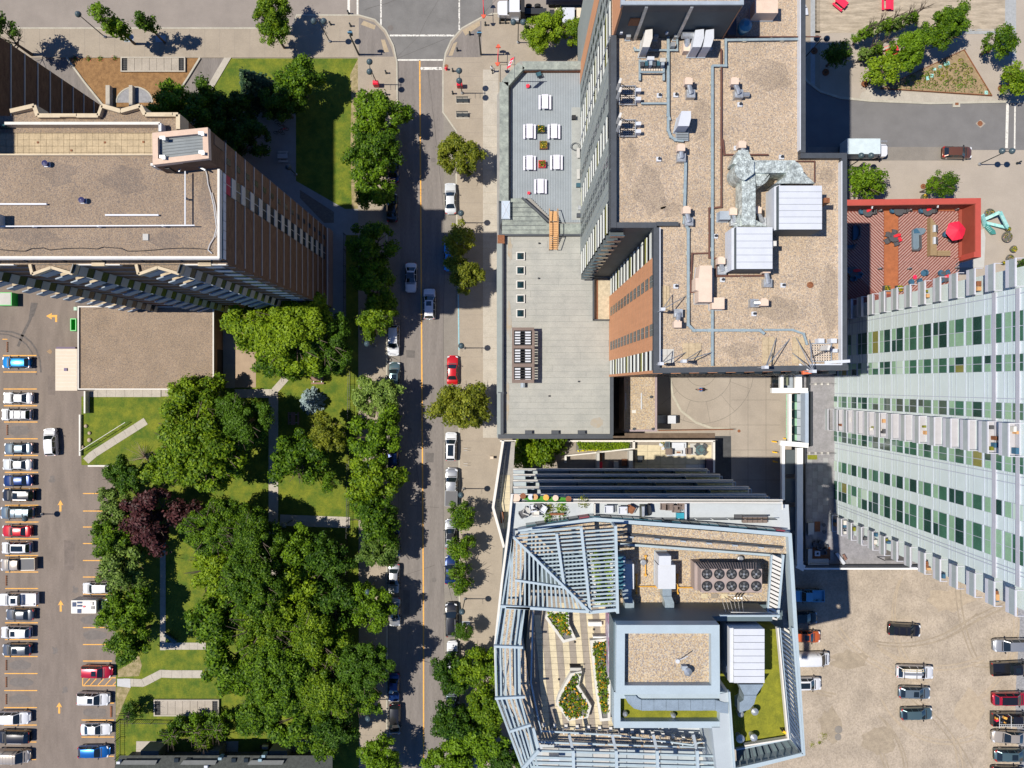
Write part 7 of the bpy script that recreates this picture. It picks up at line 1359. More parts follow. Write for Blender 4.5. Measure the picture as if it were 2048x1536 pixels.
blade((1001,1212),(1180,1223),.26,.35,M_blu,UL+.002,'beam'); blade((1030,1160),(1125,1174),.2,.25,M_blu,UL+.002,'beam')
for k in range(10): y=1062+k*16; blade((1222,y+6),(1233,y-2),.14,.2,M_balc,UL-.002,'bracket')
for (x,y) in ((1231,1055),(1233,1222),(1180,1222),(1005,1214),(1028,1075)): a=P(x,y,UL); build(MB().beam((a[0],a[1],Z(.366)),(a[0],a[1],zl),.22),'post',M_blu,cv)
wb=thing('louvre_screen','band of long pale blue steel louvres along the west roof edge','louvre screen',(*P(1010,1300,UL),Z(.37)))
for k in range(6):
 a=(1003+k*9.2,1214); b=(991+k*9.6,1292); c_=(993+k*9.4,1396); d_=(1046+k*6.2,1540)
 for p,q in ((a,b),(b,c_),(c_,d_)): blade(p,q,.17,.16,par=wb)
for a,b in (((988,1292),(1046,1294)),((990,1396),(1050,1393)),((1020,1462),(1062,1449)),((1012,1215),(1060,1216))): blade(a,b,.22,.35,M_blu,UL+.002,'beam',wb)
blade((1040,1214),(1035,1300),.42,.4,M_blu,UL-.004,'beam',wb); blade((1035,1300),(1037,1396),.42,.4,M_blu,UL-.004,'beam',wb); blade((1037,1396),(1072,1500),.42,.4,M_blu,UL-.004,'beam',wb)
for a,b in (((993,1300),(1018,1392)),((1022,1300),(1004,1392)),((1000,1400),(1060,1470)),((1026,1400),(1046,1530))): blade(a,b,.12,.15,M_offw,UL-.004,'brace',wb)
gd=thing('guard_rail','white topped guard rail around the roof plaza','railing',(*P(1080,1400,.372),Z(UP2)))
for pts in ([(1066,1225),(1062,1366),(1082,1463),(1240,1472),(1385,1491),(1428,1476)],):
 for i in range(len(pts)-1): build(MB().beam((*P(*pts[i],.377),Z(.376)),(*P(*pts[i+1],.377),Z(.376)),.16,.1),'top_rail',M_blu,gd)
 for i in range(len(pts)-1):
  a,b=Vector(pts[i]),Vector(pts[i+1]); n=int((b-a).length/20)
  for k in range(n): p=a.lerp(b,k/n); c_=P(*p,.374); build(MB().beam((c_[0],c_[1],Z(UP2)),(c_[0],c_[1],Z(.376)),.1),'post',M_lw,gd); build(MB().obox(c_[0]+.3,c_[1]+.3,Z(UP2),.3,.4,.35),'bracket',M_offw,gd) if i>=2 else None
build(MB().sheet(PP([(1062,1455),(1435,1478),(1440,1500),(1072,1488)],.3655),Z(.3658)),'gravel_strip',M_gravG,xt)
sb=thing('louvre_screen','band of steel louvres along the lower roof edge of the stepped tower','louvre screen',(*P(1250,1520,UL),Z(.37)))
for k,(ya,yb) in enumerate([(1501,1512),(1514,1525),(1524,1534),(1533,1543),(1543,1552)]): blade((1074-k*4,ya),(1440-k*2,yb),.22 if k else .18,.2,par=sb)
for x in (1142,1228,1310,1390): blade((x-4,1468),(x+4,1502),.26,.3,M_balc,UL-.006,'strut',sb); blade((x+4,1500),(x+6,1560),.28,.35,M_blu,UL+.002,'beam',sb)
blade((1044,1538),(1078,1500),.3,.35,M_blu,UL+.003,'beam',sb); blade((1078,1500),(1066,1455),.26,.3,M_blu,UL,'beam',sb)
for k in range(5): ln([(1072+k*72,1484+k*2.5),(1138+k*72,1487+k*2.5)],3.4,.372,.3,'wall_cap',M_blu)
for k in range(10): build(MB().prism(PP(rect(1085+k*34,1497,1117+k*34,1560),.36),Z(.3582),Z(.3595)),'deck_panel',M_slabt if k%3 else M_panel,xt)
build(MB().prism(PP(rect(1099,1520,1119,1526),.372),Z(.36),Z(.37)),'lantern',M_wht,xt)
UTP=.368; zp_=Z(.3668)
lawn=struct('terrace_lawn',MB().prism(PP([(1044,990),(1140,996),(1136,1004),(1128,1012),(1113,1006),(1094,1000),(1085,1004),(1070,1008),(1056,1001),(1044,998)],UTP),zp_,zp_+.06),MATS['vivid turf'])
for i,(x,y,m) in enumerate([(1032,996,M_beige),(1046,992,M_rust),(1062,994,M_wht),(1070,994,M_woodl),(1092,995,M_orange),(1111,996,M_beige),(1137,998,M_rust)]): rtable(x,y,.42 if i==0 else .3,['first','second','third','fourth','fifth','sixth','seventh'][i]+' pot or table from the left along the top terrace rail',m,zp_,.5)
for i,(x,y,r_,m) in enumerate([(1045,1027,30,M_chg),(1054,1021,-20,M_panel),(1066,1015,10,M_wht),(1076,1011,-40,M_chg),(1085,1017,60,M_wht),(1071,1024,0,M_offw)]): chair(x,y,r_,UTP,['first','second','third','fourth','fifth','sixth'][i]+' chair from the left in the seating group on the garden terrace',m,zp_)
for i,(x,y,k) in enumerate([(1098,1018,'yellow'),(1122,1015,'lime'),(1126,1024,'green'),(1168,1004,'yellow'),(1098,1034,'green')]): shrub(x,y,.75,['first','second','third','fourth','fifth'][i]+' leafy pot plant from the left on the garden terrace',k,z=zp_,n=110)
build(MB().prism(PP(rect(1100,1026,1128,1030),.37),zp_,zp_+.5),'trough',M_rust,None,'long rusty trough at the garden terrace wall','planter')
for i,(x,y) in enumerate([(1217,1019),(1245,1021)]): chair(x,y,180,UTP,['left','right'][i]+' white cushioned armchair on the upper terrace',M_wht,zp_,s=1.25)
chair(1260,1019,150,UTP,'brown wicker armchair beside the white armchairs',M_rust,zp_,s=1.1)
t=thing('barbecue','black barbecue with lid on the upper terrace','barbecue',(*P(1285,1022,UTP),zp_)); build(MB().prism(PP(rect(1281,1010,1289,1034),.372),zp_,zp_+.9),'body',mat('olive black',(.05,.055,.04),.5,var=0),t); build(MB().prism(PP(rect(1283,1012,1288,1032),.374),zp_+.9,zp_+1.1),'lid',M_steel,t)
t=thing('scooter','black covered scooter on the upper terrace','scooter',(*P(1298,1018,UTP),zp_)); build(MB().prism(PP([(1295,1008),(1300,1010),(1302,1026),(1296,1026)],.371),zp_+.2,zp_+.9),'body',M_black,t);
for yy in (1009,1026): a=P(1298,yy,UTP); build(MB().tube((a[0]-.06,a[1],zp_+.25),(a[0]+.06,a[1],zp_+.25),.25,n=10),'wheel',M_tyre,t)
for i,(x,y) in enumerate([(1328,1013),(1338,1014),(1352,1018),(1362,1012)]): chair(x,y,180,UTP,['first','second','third','fourth'][i]+' wicker armchair from the left by the terrace divider',mat('wicker',(.17,.13,.11),.8,var=.15,obj=True,scale=8),zp_,s=1.15)
build(MB().prism(PP(rect(1353,1025,1367,1036),.37),zp_,zp_+.6),'hot_tub_box',mat('bright teal lid',(.02,.25,.33),.5,var=0),None,'small teal and wood box by the terrace divider','box')
ln([(1372,1008),(1372,1040)],2.5,.375,.9,'terrace_divider',M_wht); ln([(1190,1008),(1190,1030)],1.5,.375,.9,'terrace_divider',M_copw)
t=thing('sofa','long dark wicker sofa at the right end of the upper terrace','sofa',(*P(1500,1036,UTP),zp_))
for k in range(5): build(MB().prism(PP(rect(1486+k*10,1034,1495+k*10,1046),.371),zp_,zp_+.45),'seat',MATS['wicker'],t)
build(MB().prism(PP(rect(1486,1031,1535,1034),.372),zp_,zp_+.8),'backrest',M_chg,t)
build(MB().prism(PP(rect(1470,1030,1484,1038),.37),zp_,zp_+.4),'seat_box',M_chg,None,'dark low ottoman left of the long wicker sofa','ottoman')
UC=.03; zc_=Z(UC)
ct=struct('garden_court',MB().prism(PP([(1012,884),(1430,884),(1430,950),(1012,950)],UC),0,zc_),M_brn)
for i in range(6):
 for j in range(4): build(MB().prism(PP(rect(1270+i*25.5,890+j*13,1295+i*25.5,902.5+j*13),UC),zc_,zc_+.04),'cream_slab',M_crm if j<3 or i<4 else M_panel,ct)
def wl(pts,lab,h_=1.0,m=M_copw,w_=3.5): return build(strip(MB(),PP(pts,UC+.008),w_/S,zc_,zc_+h_),'garden_wall',m,None,lab,'garden wall')
wl([(1000,882),(1430,882)],'long white garden wall below the membrane roof'); wl([(1428,882),(1428,945)],'right end white garden wall of the cream court'); wl([(1130,912),(1268,897)],'slanting white garden wall below the yellow flowers',.9,w_=2.5); wl([(1268,882),(1268,898)],'short white garden wall between hedge and cream court')
wl([(1195,905),(1195,937)],'left grey partition wall of the court in shade',1.8,M_panel,5); wl([(1260,900),(1260,937)],'right grey partition wall of the court in shade',1.8,M_panel,7); wl([(1131,912),(1131,925)],'short pale wall beside the courtyard trees',1.2)
hd=thing('hedge','bright green hedge strip below the membrane roof','hedge',(*P(1200,890,UC),zc_)); build(MB().prism(PP(rect(1152,884,1262,902),UC),zc_,zc_+.3),'soil',MATS['grey soil'],hd)
plantbed('foliage',[(1153,883),(1260,884),(1258,896),(1215,901),(1158,898)],UC+.008,zc_+.2,[(LM['lime'],1.0)],hd,190,.14,.9,7); plantbed('yellow_flowers',[(1155,901),(1240,896),(1240,899),(1155,904)],UC+.005,zc_+.3,[(leafmat('yellow petals leaf',(.6,.5,.01),(.8,.7,.02),.1),1.0)],hd,60,.12,.3,8)
sofa(rect(1344,886,1368,896),UC,zc_+.05,'white cushioned sofa in the cream court',M_wht,[(1344,886),(1371,886),(1371,896)])
chair(1336,903,90,UC,'left wicker armchair facing the fire table in the court',MATS['wicker'],zc_+.05,s=1.4); chair(1377,902,-90,UC,'right wicker armchair facing the fire table in the court',MATS['wicker'],zc_+.05,s=1.4)
t=thing('fire_table','long grey fire table in the middle of the cream court','table',(*P(1356,903,UC),zc_)); build(MB().prism(PP(rect(1350,901,1364,908),UC+.004),zc_+.05,zc_+.5),'body',M_panel,t); build(MB().prism(PP(rect(1353,903,1361,906),UC+.004),zc_+.5,zc_+.54),'burner',M_rust,t)
build(MB().prism(PP(rect(1333,896,1372,912),UC),zc_+.04,zc_+.06),'rug',M_wht,None,'pale rug under the fire table in the court','rug'); build(MB().prism(PP(rect(1380,887,1412,910),UC),zc_+.04,zc_+.06),'rug',M_panel,None,'grey rug under the round glass table in the court','rug')
rtable(1401,900,.75,'round glass garden table in the court',glass('table glass',(.08,.13,.13),.1),zc_+.05)
for i,(x,y,r_) in enumerate([(1394,892,40),(1409,892,-40),(1395,906,130),(1409,906,-130)]): chair(x,y,r_,UC,['upper left','upper right','lower left','lower right'][i]+' dark chair around the round glass table in the court',M_chg,zc_+.05)
t=thing('barbecue','dark slate barbecue cabinet beside the white court sofa','barbecue',(*P(1335,890,UC),zc_)); build(MB().prism(PP(rect(1331,883,1340,897),UC+.01),zc_,zc_+1.1),'cabinet',M_tealw,t); build(MB().prism(PP(rect(1332,885,1337,895),UC+.01),zc_+1.1,zc_+1.2),'lid',M_copd,t)
rtable(1322,889,.3,'small round white side table left of the barbecue',M_wht,zc_+.05,.5); rtable(1326,897,.25,'tiny white stool left of the barbecue',M_wht,zc_+.05,.4); pot(1325,884,.35,'small leafy pot by the court wall','green',M_pk,55,zc_)
build(MB().prism(PP(rect(1413,918,1426,945),UC+.008),zc_,zc_+.9),'storage_bench',mat('dark plum box',(.05,.03,.05),.6,var=0),None,'dark storage bench in the shaded corner of the court','storage bench')
for i,(x,y,m) in enumerate([(1199,915,M_rust),(1200,930,M_red),(1232,929,M_panel),(1249,925,M_rust),(1280,918,M_copd)]): build(MB().obox(*P(x,y,UC+.005),zc_,.7,1.0,.8),'patio_box',m,None,['upper brown box in the left shaded patio','lower red box in the left shaded patio','grey box in the middle shaded patio','brown box in the middle shaded patio','dark box in the right shaded patio'][i],'box')
struct('dark_lane_strip',MB().sheet(PP([(1430,872),(1462,872),(1464,1119),(1430,1119)]),.02),mat('near black asphalt',(.05,.052,.055),.8,var=.2,scale=1))  # near-black strip with random tone along the lane
build(strip(MB(),PP([(1315,860),(1462,858)]),.12,0,1.3),'fence',M_rust,None,'brown fence along the lower edge of the driveway','fence')
# ---------------- vehicles
M_cglass=mat('car glass',(0.012,0.018,0.022),0.04,spec=1.0,var=0)
M_lamp=mat('headlamp',(0.6,0.62,0.65),0.15,var=0); M_tail=mat('tail lamp',(0.45,0.01,0.01),0.25,var=0); M_rim=mat('alloy rim',(0.4,0.4,0.42),0.35,metal=0.7,var=0)
M_trim=mat('black trim',(0.02,0.02,0.022),0.5,var=0)
def paint(name,c,metal=0.25,rough=0.28): return mat('paint '+name,c,rough,metal=metal,var=0,coat=0.9)
PT={'white':paint('white',(0.60,0.61,0.63),0.0,.35),'pearl':paint('pearl',(0.55,0.57,0.58),0.1),'silver':paint('silver',(0.36,0.37,0.38),.55,.32),'grey':paint('grey',(0.13,0.14,0.15),.5),
 'teal':paint('teal grey',(0.10,0.16,0.17),.5),'slate':paint('slate',(0.17,0.22,0.25),.5),'black':paint('black',(0.012,0.012,0.014),.1),'dgreen':paint('dark green',(0.02,0.035,0.03),.3),
 'navy':paint('navy',(0.008,0.03,0.13),.4),'blue':paint('blue',(0.01,0.13,0.42),.5),'bright':paint('bright blue',(0.01,0.25,0.60),.4),'lblue':paint('light blue',(0.12,0.35,0.50),.4),
 'red':paint('red',(0.50,0.010,0.012),.2),'crimson':paint('crimson',(0.42,0.01,0.03),.3),'brown':paint('brown',(0.15,0.06,0.035),.3),'orange':paint('orange',(0.55,0.11,0.02),.2),'beige':paint('beige',(0.52,0.47,0.40),.2),'tan':paint('pale gold',(0.42,0.37,0.31),.4)}
ST={'sedan':dict(L=4.75,W=1.82,st=[(-.5,.70,.66,.6,0),(-.49,.88,.84,.78,0),(-.455,.96,.99,.86,0),(-.40,.99,1.04,.86,0),(-.335,1.0,1.05,.84,0),(-.215,1.0,1.37,.66,1),(-.09,1.0,1.43,.68,1),(.04,1.0,1.42,.67,1),(.175,.995,1.03,.84,0),(.30,.98,.97,.85,0),(.42,.95,.88,.82,0),(.475,.87,.76,.76,0),(.5,.70,.60,.62,0)],rear=4,ws=7,cab=(4,8)),
 'hatch':dict(L=4.25,W=1.80,st=[(-.5,.74,.70,.66,0),(-.49,.92,.92,.8,0),(-.465,.97,1.02,.80,0),(-.375,1.0,1.38,.66,1),(-.2,1.0,1.48,.69,1),(0,1.0,1.48,.69,1),(.08,1.0,1.46,.67,1),(.22,.995,1.05,.84,0),(.33,.98,.99,.85,0),(.43,.94,.88,.81,0),(.478,.86,.76,.75,0),(.5,.70,.6,.6,0)],rear=2,ws=6,cab=(2,7)),
 'suv':dict(L=4.75,W=1.90,st=[(-.5,.78,.78,.7,0),(-.492,.94,1.0,.82,0),(-.475,.98,1.12,.82,0),(-.415,1.0,1.60,.68,1),(-.2,1.0,1.70,.72,1),(.02,1.0,1.69,.72,1),(.10,1.0,1.66,.70,1),(.235,1.0,1.20,.86,0),(.33,.99,1.14,.88,0),(.43,.96,1.04,.86,0),(.48,.88,.90,.78,0),(.5,.76,.7,.66,0)],rear=2,ws=6,cab=(2,7)),
 'van':dict(L=5.2,W=1.98,st=[(-.5,.90,1.0,.85,0),(-.497,.97,1.2,.86,0),(-.49,.98,1.3,.85,0),(-.475,1.0,1.98,.80,1),(-.2,1.0,2.05,.82,1),(.1,1.0,2.05,.82,1),(.20,1.0,1.98,.80,1),(.335,.99,1.25,.86,0),(.41,.97,1.12,.86,0),(.46,.93,1.0,.84,0),(.485,.86,.85,.78,0),(.5,.74,.7,.66,0)],rear=2,ws=6,cab=(2,7)),
 'cab':dict(L=5.7,W=1.98,st=[(-.10,.99,1.12,.88,0),(-.085,.99,1.14,.88,0),(-.07,1.0,1.72,.72,1),(.03,1.0,1.80,.75,1),(.10,1.0,1.79,.75,1),(.15,1.0,1.74,.72,1),(.25,.99,1.24,.88,0),(.35,.98,1.20,.90,0),(.44,.96,1.12,.88,0),(.482,.90,.98,.82,0),(.5,.78,.75,.7,0)],rear=1,ws=5,cab=(1,6))}
def car_meshes(key):
 d=ST[key]; L,W=d['L'],d['W']; st=d['st']; body=MB(); ws=MB(); rw=MB(); sd={1:MB(),-1:MB()}
 for b in (body,ws,rw): b.smooth=True
 rows=[]
 for i,(fx,fw,zt,fr,cb) in enumerate(st):
  hw=W/2*fw; hr=W/2*fr*(1 if cb else fw); zb=(0.94 if L<5 and W<1.88 else 1.08 if W<1.93 else 1.12) if cb else min(zt-.05,1.16)
  zl=.24 if abs(fx)<.47 else .34
  pts=[(hw*.93,zl),(hw,zl+.18),(hw*1.0,(zl+zb)/2+.08),(hw*.965,zb),(hr,zt-(.055 if cb else .015)),(hr*.62,zt),(0,zt+.018)]
  bl=.10 if i in (d['ws']+1,) else (.04 if cb else (.05 if fx>.25 else -.03 if fx<-.3 else 0))
  row=[]
  for (y,z) in pts: row.append((fx*L+ bl*(1-(y/(W/2))**2),y,z))
  rows.append(row)
 def q(mb,a,b,c,e,flip):
  mb.quad(*( (a,b,c,e) if not flip else (e,c,b,a)))
 for i in range(len(rows)-1):
  for j in range(6):
   for sg in (1,-1):
    a,b,c,e=rows[i][j],rows[i+1][j],rows[i+1][j+1],rows[i][j+1]
    a,b,c,e=[(p[0],p[1]*sg,p[2]) for p in (a,b,c,e)]
    t=body
    if j>=4 and i==d['ws']: t=ws
    elif j>=4 and i==d['rear'] and key!='van': t=rw
    elif j==3 and d['cab'][0]<=i<d['cab'][1]: t=sd[sg]
    if key=='van' and j==3 and i<d['ws']: t=body
    q(t,a,b,c,e,sg>0 and False or sg<0)
 for row,fl in ((rows[0],True),(rows[-1],False)):
  ring=[(p[0],p[1],p[2]) for p in row]+[(p[0],-p[1],p[2]) for p in reversed(row[:-1])]
  body.quad(*(ring if not fl else list(reversed(ring))))
 body.smooth=False
 for sg in (1,-1):
  a=rows[d['ws']][4]; b=rows[d['ws']+1][4]; body.beam((a[0],a[1]*sg,a[2]),(b[0],b[1]*sg,b[2]),.07,.05)
  a=rows[d['rear']][4]; b=rows[d['rear']+1][4]; body.beam((a[0],a[1]*sg,a[2]),(b[0],b[1]*sg,b[2]),.10,.05)
  for i in range(d['cab'][0]+2,d['cab'][1]-1):
   a=rows[i][3]; b=rows[i][4]; body.beam((a[0],a[1]*sg,a[2]),(b[0],b[1]*sg,b[2]),.06,.05)
 for m_ in (body,ws,rw,sd[1],sd[-1]): weld(m_)
 return d,rows,body,ws,rw,sd
def weld(mb):
 mp={};nv=[];idx=[]
 for p in mb.v:
  k=tuple(round(c,4) for c in p)
  if k not in mp: mp[k]=len(nv); nv.append(p)
  idx.append(mp[k])
 nf=[];nm=[];ns=[]
 for f,m_,s_ in zip(mb.f,mb.mi,mb.sm):
  g=[];
  for k in f:
   if not g or g[-1]!=idx[k]: g.append(idx[k])
  if len(g)>1 and g[0]==g[-1]: g.pop()
  if len(set(g))>=3: nf.append(tuple(g)); nm.append(m_); ns.append(s_)
 mb.v,mb.f,mb.mi,mb.sm=nv,nf,nm,ns
PROTO={}
def cpart(mb,name,m,root): return build(mb,name,m,root)
def make_car(kind):
 base={'sedan':'sedan','hatch':'hatch','suv':'suv','van':'van','pickup':'cab','covered':'cab'}[kind]
 d,rows,body,ws,rw,sd=car_meshes(base); L,W=d['L'],d['W']
 root=thing('proto_'+kind,None,None,world=False)
 if base=='cab':
  x0,x1=-L/2,-.10*L; hw=W/2*.985; zb=1.16
  for sg in (1,-1): body.box(x0,sg*hw,.35,x1,sg*(hw-.12),zb)
  body.box(x0,-hw+.12,.35,x0+.08,hw-.12,zb); body.box(x1-.06,-hw+.12,.35,x1,hw-.12,zb); body.box(x0+.08,-hw+.12,.5,x1-.06,hw-.12,.66)
  for sg in (1,-1): body.box(x0+.55,sg*(hw-.12),.66,x0+1.25,sg*(hw-.34),.86)
 b=cpart(body,'body',PT['white'],root)
 cpart(ws,'windshield',M_cglass,root)
 if base!='van' : cpart(rw,'rear_window',M_cglass,root)
 for sg in (1,-1): cpart(sd[sg],'side_window',M_cglass,root)
 hw=W/2
 for fx in (.31,-.31):
  for sg in (1,-1):
   mb=MB(); r=.33 if base in('sedan','hatch') else .38
   mb.tube((fx*L,sg*(hw-.20),r),(fx*L,sg*(hw-.005),r),r,n=14); wv=cpart(mb,'wheel',M_tyre,root)
   mb=MB(); mb.tube((fx*L,sg*(hw-.01),r),(fx*L,sg*(hw+.006),r),r*.6,n=10); build(mb,'rim',M_rim,wv)
 fr=rows[-2]; re_=rows[1]
 for sg in (1,-1):
  mb=MB(); mb.prism([(L*.488,sg*hw*.50),(L*.470,sg*hw*.90),(L*.425,sg*hw*.955),(L*.447,sg*hw*.60)],(fr[3][2]-.10),(rows[-3][4][2]-.015)+.03); cpart(mb,'headlight',M_lamp,root)
  if base=='cab': mb=MB().box(-L/2-.01,sg*(hw-.02),.75,-L/2+.12,sg*(hw-.2),1.05)
  else: mb=MB().prism([(-L*.499,sg*hw*.55),(-L*.497,sg*hw*.82),(-L*.462,sg*hw*.975),(-L*.462,sg*hw*.86)],.70 if base!='van' else .8,(.90 if base=='sedan' else 1.04 if base!='van' else 1.3))
  cpart(mb,'tail_light',M_tail,root)
  xm=rows[d['ws']+1][3][0]-.22; mb=MB().prism([(xm,sg*(hw-.04)),(xm+.12,sg*(hw-.02)),(xm+.08,sg*(hw+.20)),(xm-.04,sg*(hw+.18))],.98 if hw<.93 else 1.12,1.12 if hw<.93 else 1.28,bottom=True); cpart(mb,'mirror',M_trim,root)
 mb=MB(); z=rows[d['ws']+2][5][2]+.018
 mb.box(-0.0,0,0,0.01,.01,.01) if False else None
 xh=rows[d['ws']+1][5][0]+.10
 mb.box(xh,-hw*.74,rows[d['ws']+1][4][2]-.06,xh+.12,hw*.74,rows[d['ws']+1][5][2]+.012)
 cpart(mb,'wiper_cowl',M_trim,root)
 if kind=='covered':
  cpart(MB().box(-L/2+.06,-hw+.10,1.16,-.10*L-.02,hw-.10,1.20),'bed_cover',mat('bed cover',(0.10,0.10,0.105),.7,var=.05,obj=True),root)
 if kind=='van':
  mb=MB()
  for k in range(7): mb.box(-2.3+k*.5,-.70,2.062,-2.27+k*.5,.70,2.078)
  cpart(mb,'roof_rib',PT['white'],root)['kind']='stuff'
 PROTO[kind]=root; return root
for k in ('sedan','hatch','suv','van','pickup','covered'): make_car(k)
USED=set()
def dupcar(kind):
 src=PROTO[kind]; c=src.copy(); COL.objects.link(c); bodies=[]
 for ch in CH[src.name]:
  d=ch.copy(); COL.objects.link(d); d.parent=c
  for k in list(d.keys()): pass
  if ch.name.split('.')[0] in('body','roof_rib'): bodies.append(d)
  for g in CH.get(ch.name,[]): e=g.copy(); COL.objects.link(e); e.parent=d
 return c,bodies
def car(px,py,ang,kind,col,label,group=None,l=None,extra=(),name='parked_car',cat=None):
 c,bodies=dupcar(kind); c.name=name
 x,y=PZ(px,py,.75); c.location=(x,y,0.02); c.rotation_euler=(0,0,math.radians(ang+(0 if kind=='pickup' and px<60 else R.uniform(-1.3,1.3))))
 L=ST[{'pickup':'cab','covered':'cab'}.get(kind,kind)]['L']
 if l: c.scale=(l/S/L,)*1+(1.0+.25*(l/S/L-1),1.0+.2*(l/S/L-1))
 for b in bodies: b.material_slots[0].link='OBJECT'; b.material_slots[0].material=PT[col]
 tag(c,label,cat or {'pickup':'pickup truck','covered':'pickup truck','van':'van'}.get(kind,'car'),group)
 hz={'sedan':1.44,'hatch':1.50,'suv':1.715,'van':2.06,'pickup':1.81,'covered':1.81}[kind]
 rx={'sedan':(-.62,.12),'hatch':(-.8,.25),'suv':(-1.5,.35),'pickup':(-.15,.6),'covered':(-.15,.6),'van':(-2,.8)}[kind]
 for e in extra:
  if e=='sunroof': build(MB().box(rx[1]-.72,-.40,hz-.05,rx[1]-.02,.40,hz+.012),'sunroof',M_cglass,c)
  if e=='pano': build(MB().box(rx[0],-.44,hz-.04,rx[1],.44,hz+.016),'sunroof',M_cglass,c)
  if e=='blackroof': build(MB().box(rx[0]-.1,-.58,hz-.06,rx[1]+.1,.58,hz+.012),'roof_panel',PT['black'],c)
  if e=='rack':
   for sg in (1,-1): build(MB().beam((-1.7,sg*.60,hz+.03),(.30,sg*.60,hz+.03),.05,.05),'roof_rail',M_trim,c)
   for xx in (-1.2,-.1): build(MB().beam((xx,-.60,hz+.05),(xx,.60,hz+.05),.06,.04),'roof_bar',M_trim,c)
  if e=='rails':
   for sg in (1,-1): build(MB().beam((-1.75,sg*.62,hz+.01),(.30,sg*.62,hz+.01),.05,.06),'roof_rail',M_rim,c)
  if e=='ladder':
   t=build(MB().beam((-2.2,.45,hz+.12),(.7,.45,hz+.12),.06,.05).beam((-2.2,.75,hz+.12),(.7,.75,hz+.12),.06,.05),'ladder',mat('ladder metal',(.6,.5,.3),.5,var=0),c)
   mb=MB()
   for k in range(10): mb.beam((-2.1+k*.3,.45,hz+.12),(-2.1+k*.3,.75,hz+.12),.05,.04)
   build(mb,'rungs',MATS['ladder metal'],t)
   for xx in (-1.8,-.2): build(MB().beam((xx,-.8,hz+.06),(xx,.8,hz+.06),.07,.05),'roof_bar',M_trim,c)
   build(MB().box(-1.9,-.15,hz+.09,.6,.15,hz+.17),'roof_box',PT['silver'],c)
  if e=='junk':
   rr=random.Random(5)
   for k in range(9): build(MB().obox(-2.3+rr.uniform(0,1.9),rr.uniform(-.6,.6),.70,rr.uniform(.2,.5),rr.uniform(.15,.35),rr.uniform(.2,.5),rr.uniform(0,3)),'tool_box',[M_orange,M_red,M_trim,PT['silver']][k%4],c)
   mb=MB().beam((-2.5,-.62,1.85),(.9,-.62,1.85),.05).beam((-2.5,-.30,1.85),(.9,-.30,1.85),.05)
   for k in range(12): mb.beam((-2.4+k*.28,-.62,1.85),(-2.4+k*.28,-.30,1.85),.045)
   for xx in (-2.4,-.8): mb.beam((xx,-.9,1.17),(xx,-.9,1.82),.06).beam((xx,.9,1.17),(xx,.9,1.82),.06).beam((xx,-.9,1.82),(xx,.9,1.82),.06)
   build(mb,'ladder_rack',mat('ladder grey',(.5,.5,.48),.5,var=0),c)
 return c
GL='cars in the left row of the parking lot'; GR='cars in the right row of the parking lot'
C=car
C(33,725,180,'hatch','bright','bright blue hatchback, topmost in the left parking row',GL,55)
C(36,796,180,'sedan','white','white saloon between two yellow lines, below the bright blue hatchback',GL,58)
C(34,829,180,'suv','white','white SUV with roof rack bars in the left row above the empty stall',GL,58,('rack',))
C(37,897,180,'sedan','slate','slate grey saloon just below the empty stall, left row',GL,56)
C(35,929,180,'sedan','pearl','pearl white saloon between the slate grey and the dark blue cars',GL,58)
C(36,961,180,'sedan','navy','dark blue saloon in the middle of the left parking row',GL,58)
C(38,990,180,'suv','black','black SUV directly below the dark blue saloon',GL,62,('sunroof','rails'))
C(36,1025,180,'suv','slate','blue grey estate SUV with black roof rack, above the red saloon',GL,66,('rack',))
C(34,1062,180,'sedan','red','red saloon in the left row of the parking lot',GL,58)
C(34,1095,180,'suv','white','white SUV with a large dark glass roof, below the red saloon',GL,57,('pano',))
C(38,1128,180,'covered','tan','beige pickup with a grey bed cover in the left row',GL,68)
C(38,1198,180,'pickup','white','white crew cab pickup with an open empty bed',GL,74,('sunroof',))
C(40,1229,180,'sedan','grey','grey saloon right below the white open bed pickup',GL,55)
C(33,1264,180,'suv','white','white car with small dark sunroof above the dark grey hatchback',GL,58,('sunroof',))
C(34,1299,180,'hatch','grey','dark grey hatchback just above three empty stalls',GL,57,('sunroof',))
C(27,1435,0,'suv','white','white saloon with nose to the driving lane, uppermost of the lower left three',GL,66)
C(28,1473,180,'suv','black','black SUV between the white and the beige car at the lower left',GL,64,('rails',))
C(27,1511,0,'van','tan','beige minivan at the bottom of the left parking row',GL,66)
C(194,1176,180,'hatch','white','white hatchback half under the tree above the camper',GR,56)
C(194,1343,0,'suv','crimson','red SUV beside the hatched walkway marking',GR,60,('sunroof',))
C(187,1397,0,'suv','white','white SUV with sunroof below the hatched walkway marking',GR,64,('sunroof','rails'))
C(192,1458,0,'sedan','white','white saloon between the white SUV and the blue hatchback',GR,60)
C(188,1503,0,'hatch','blue','blue hatchback at the bottom of the right parking row',GR,61)
C(102,884,92,'suv','white','white SUV driving up the lane of the parking lot',None,54,name='moving_car')
GS='cars parked along the street'
C(901,397,90,'sedan','pearl','pale silver blue saloon, topmost car parked on the right kerb',GS,61)
C(822,555,-90,'sedan','white','white saloon with black roof driving down in the building shadow',None,58,('blackroof',),name='moving_car')
C(859,608,90,'suv','white','white SUV with sunroof driving up across the edge of the shadow',None,60,('sunroof',),name='moving_car')
C(899,513,90,'sedan','bright','bright blue car under the yellowish tree on the right kerb',GS,58)
C(784,415,90,'sedan','black','black saloon in shade on the left kerb, level with the upper deck stairs',GS,56)
C(787,336,90,'sedan','navy','dark car under the tree on the left kerb, upper street',GS,56)
C(787,681,-90,'suv','white','white SUV parked on the left kerb just below the building shadow',GS,60)
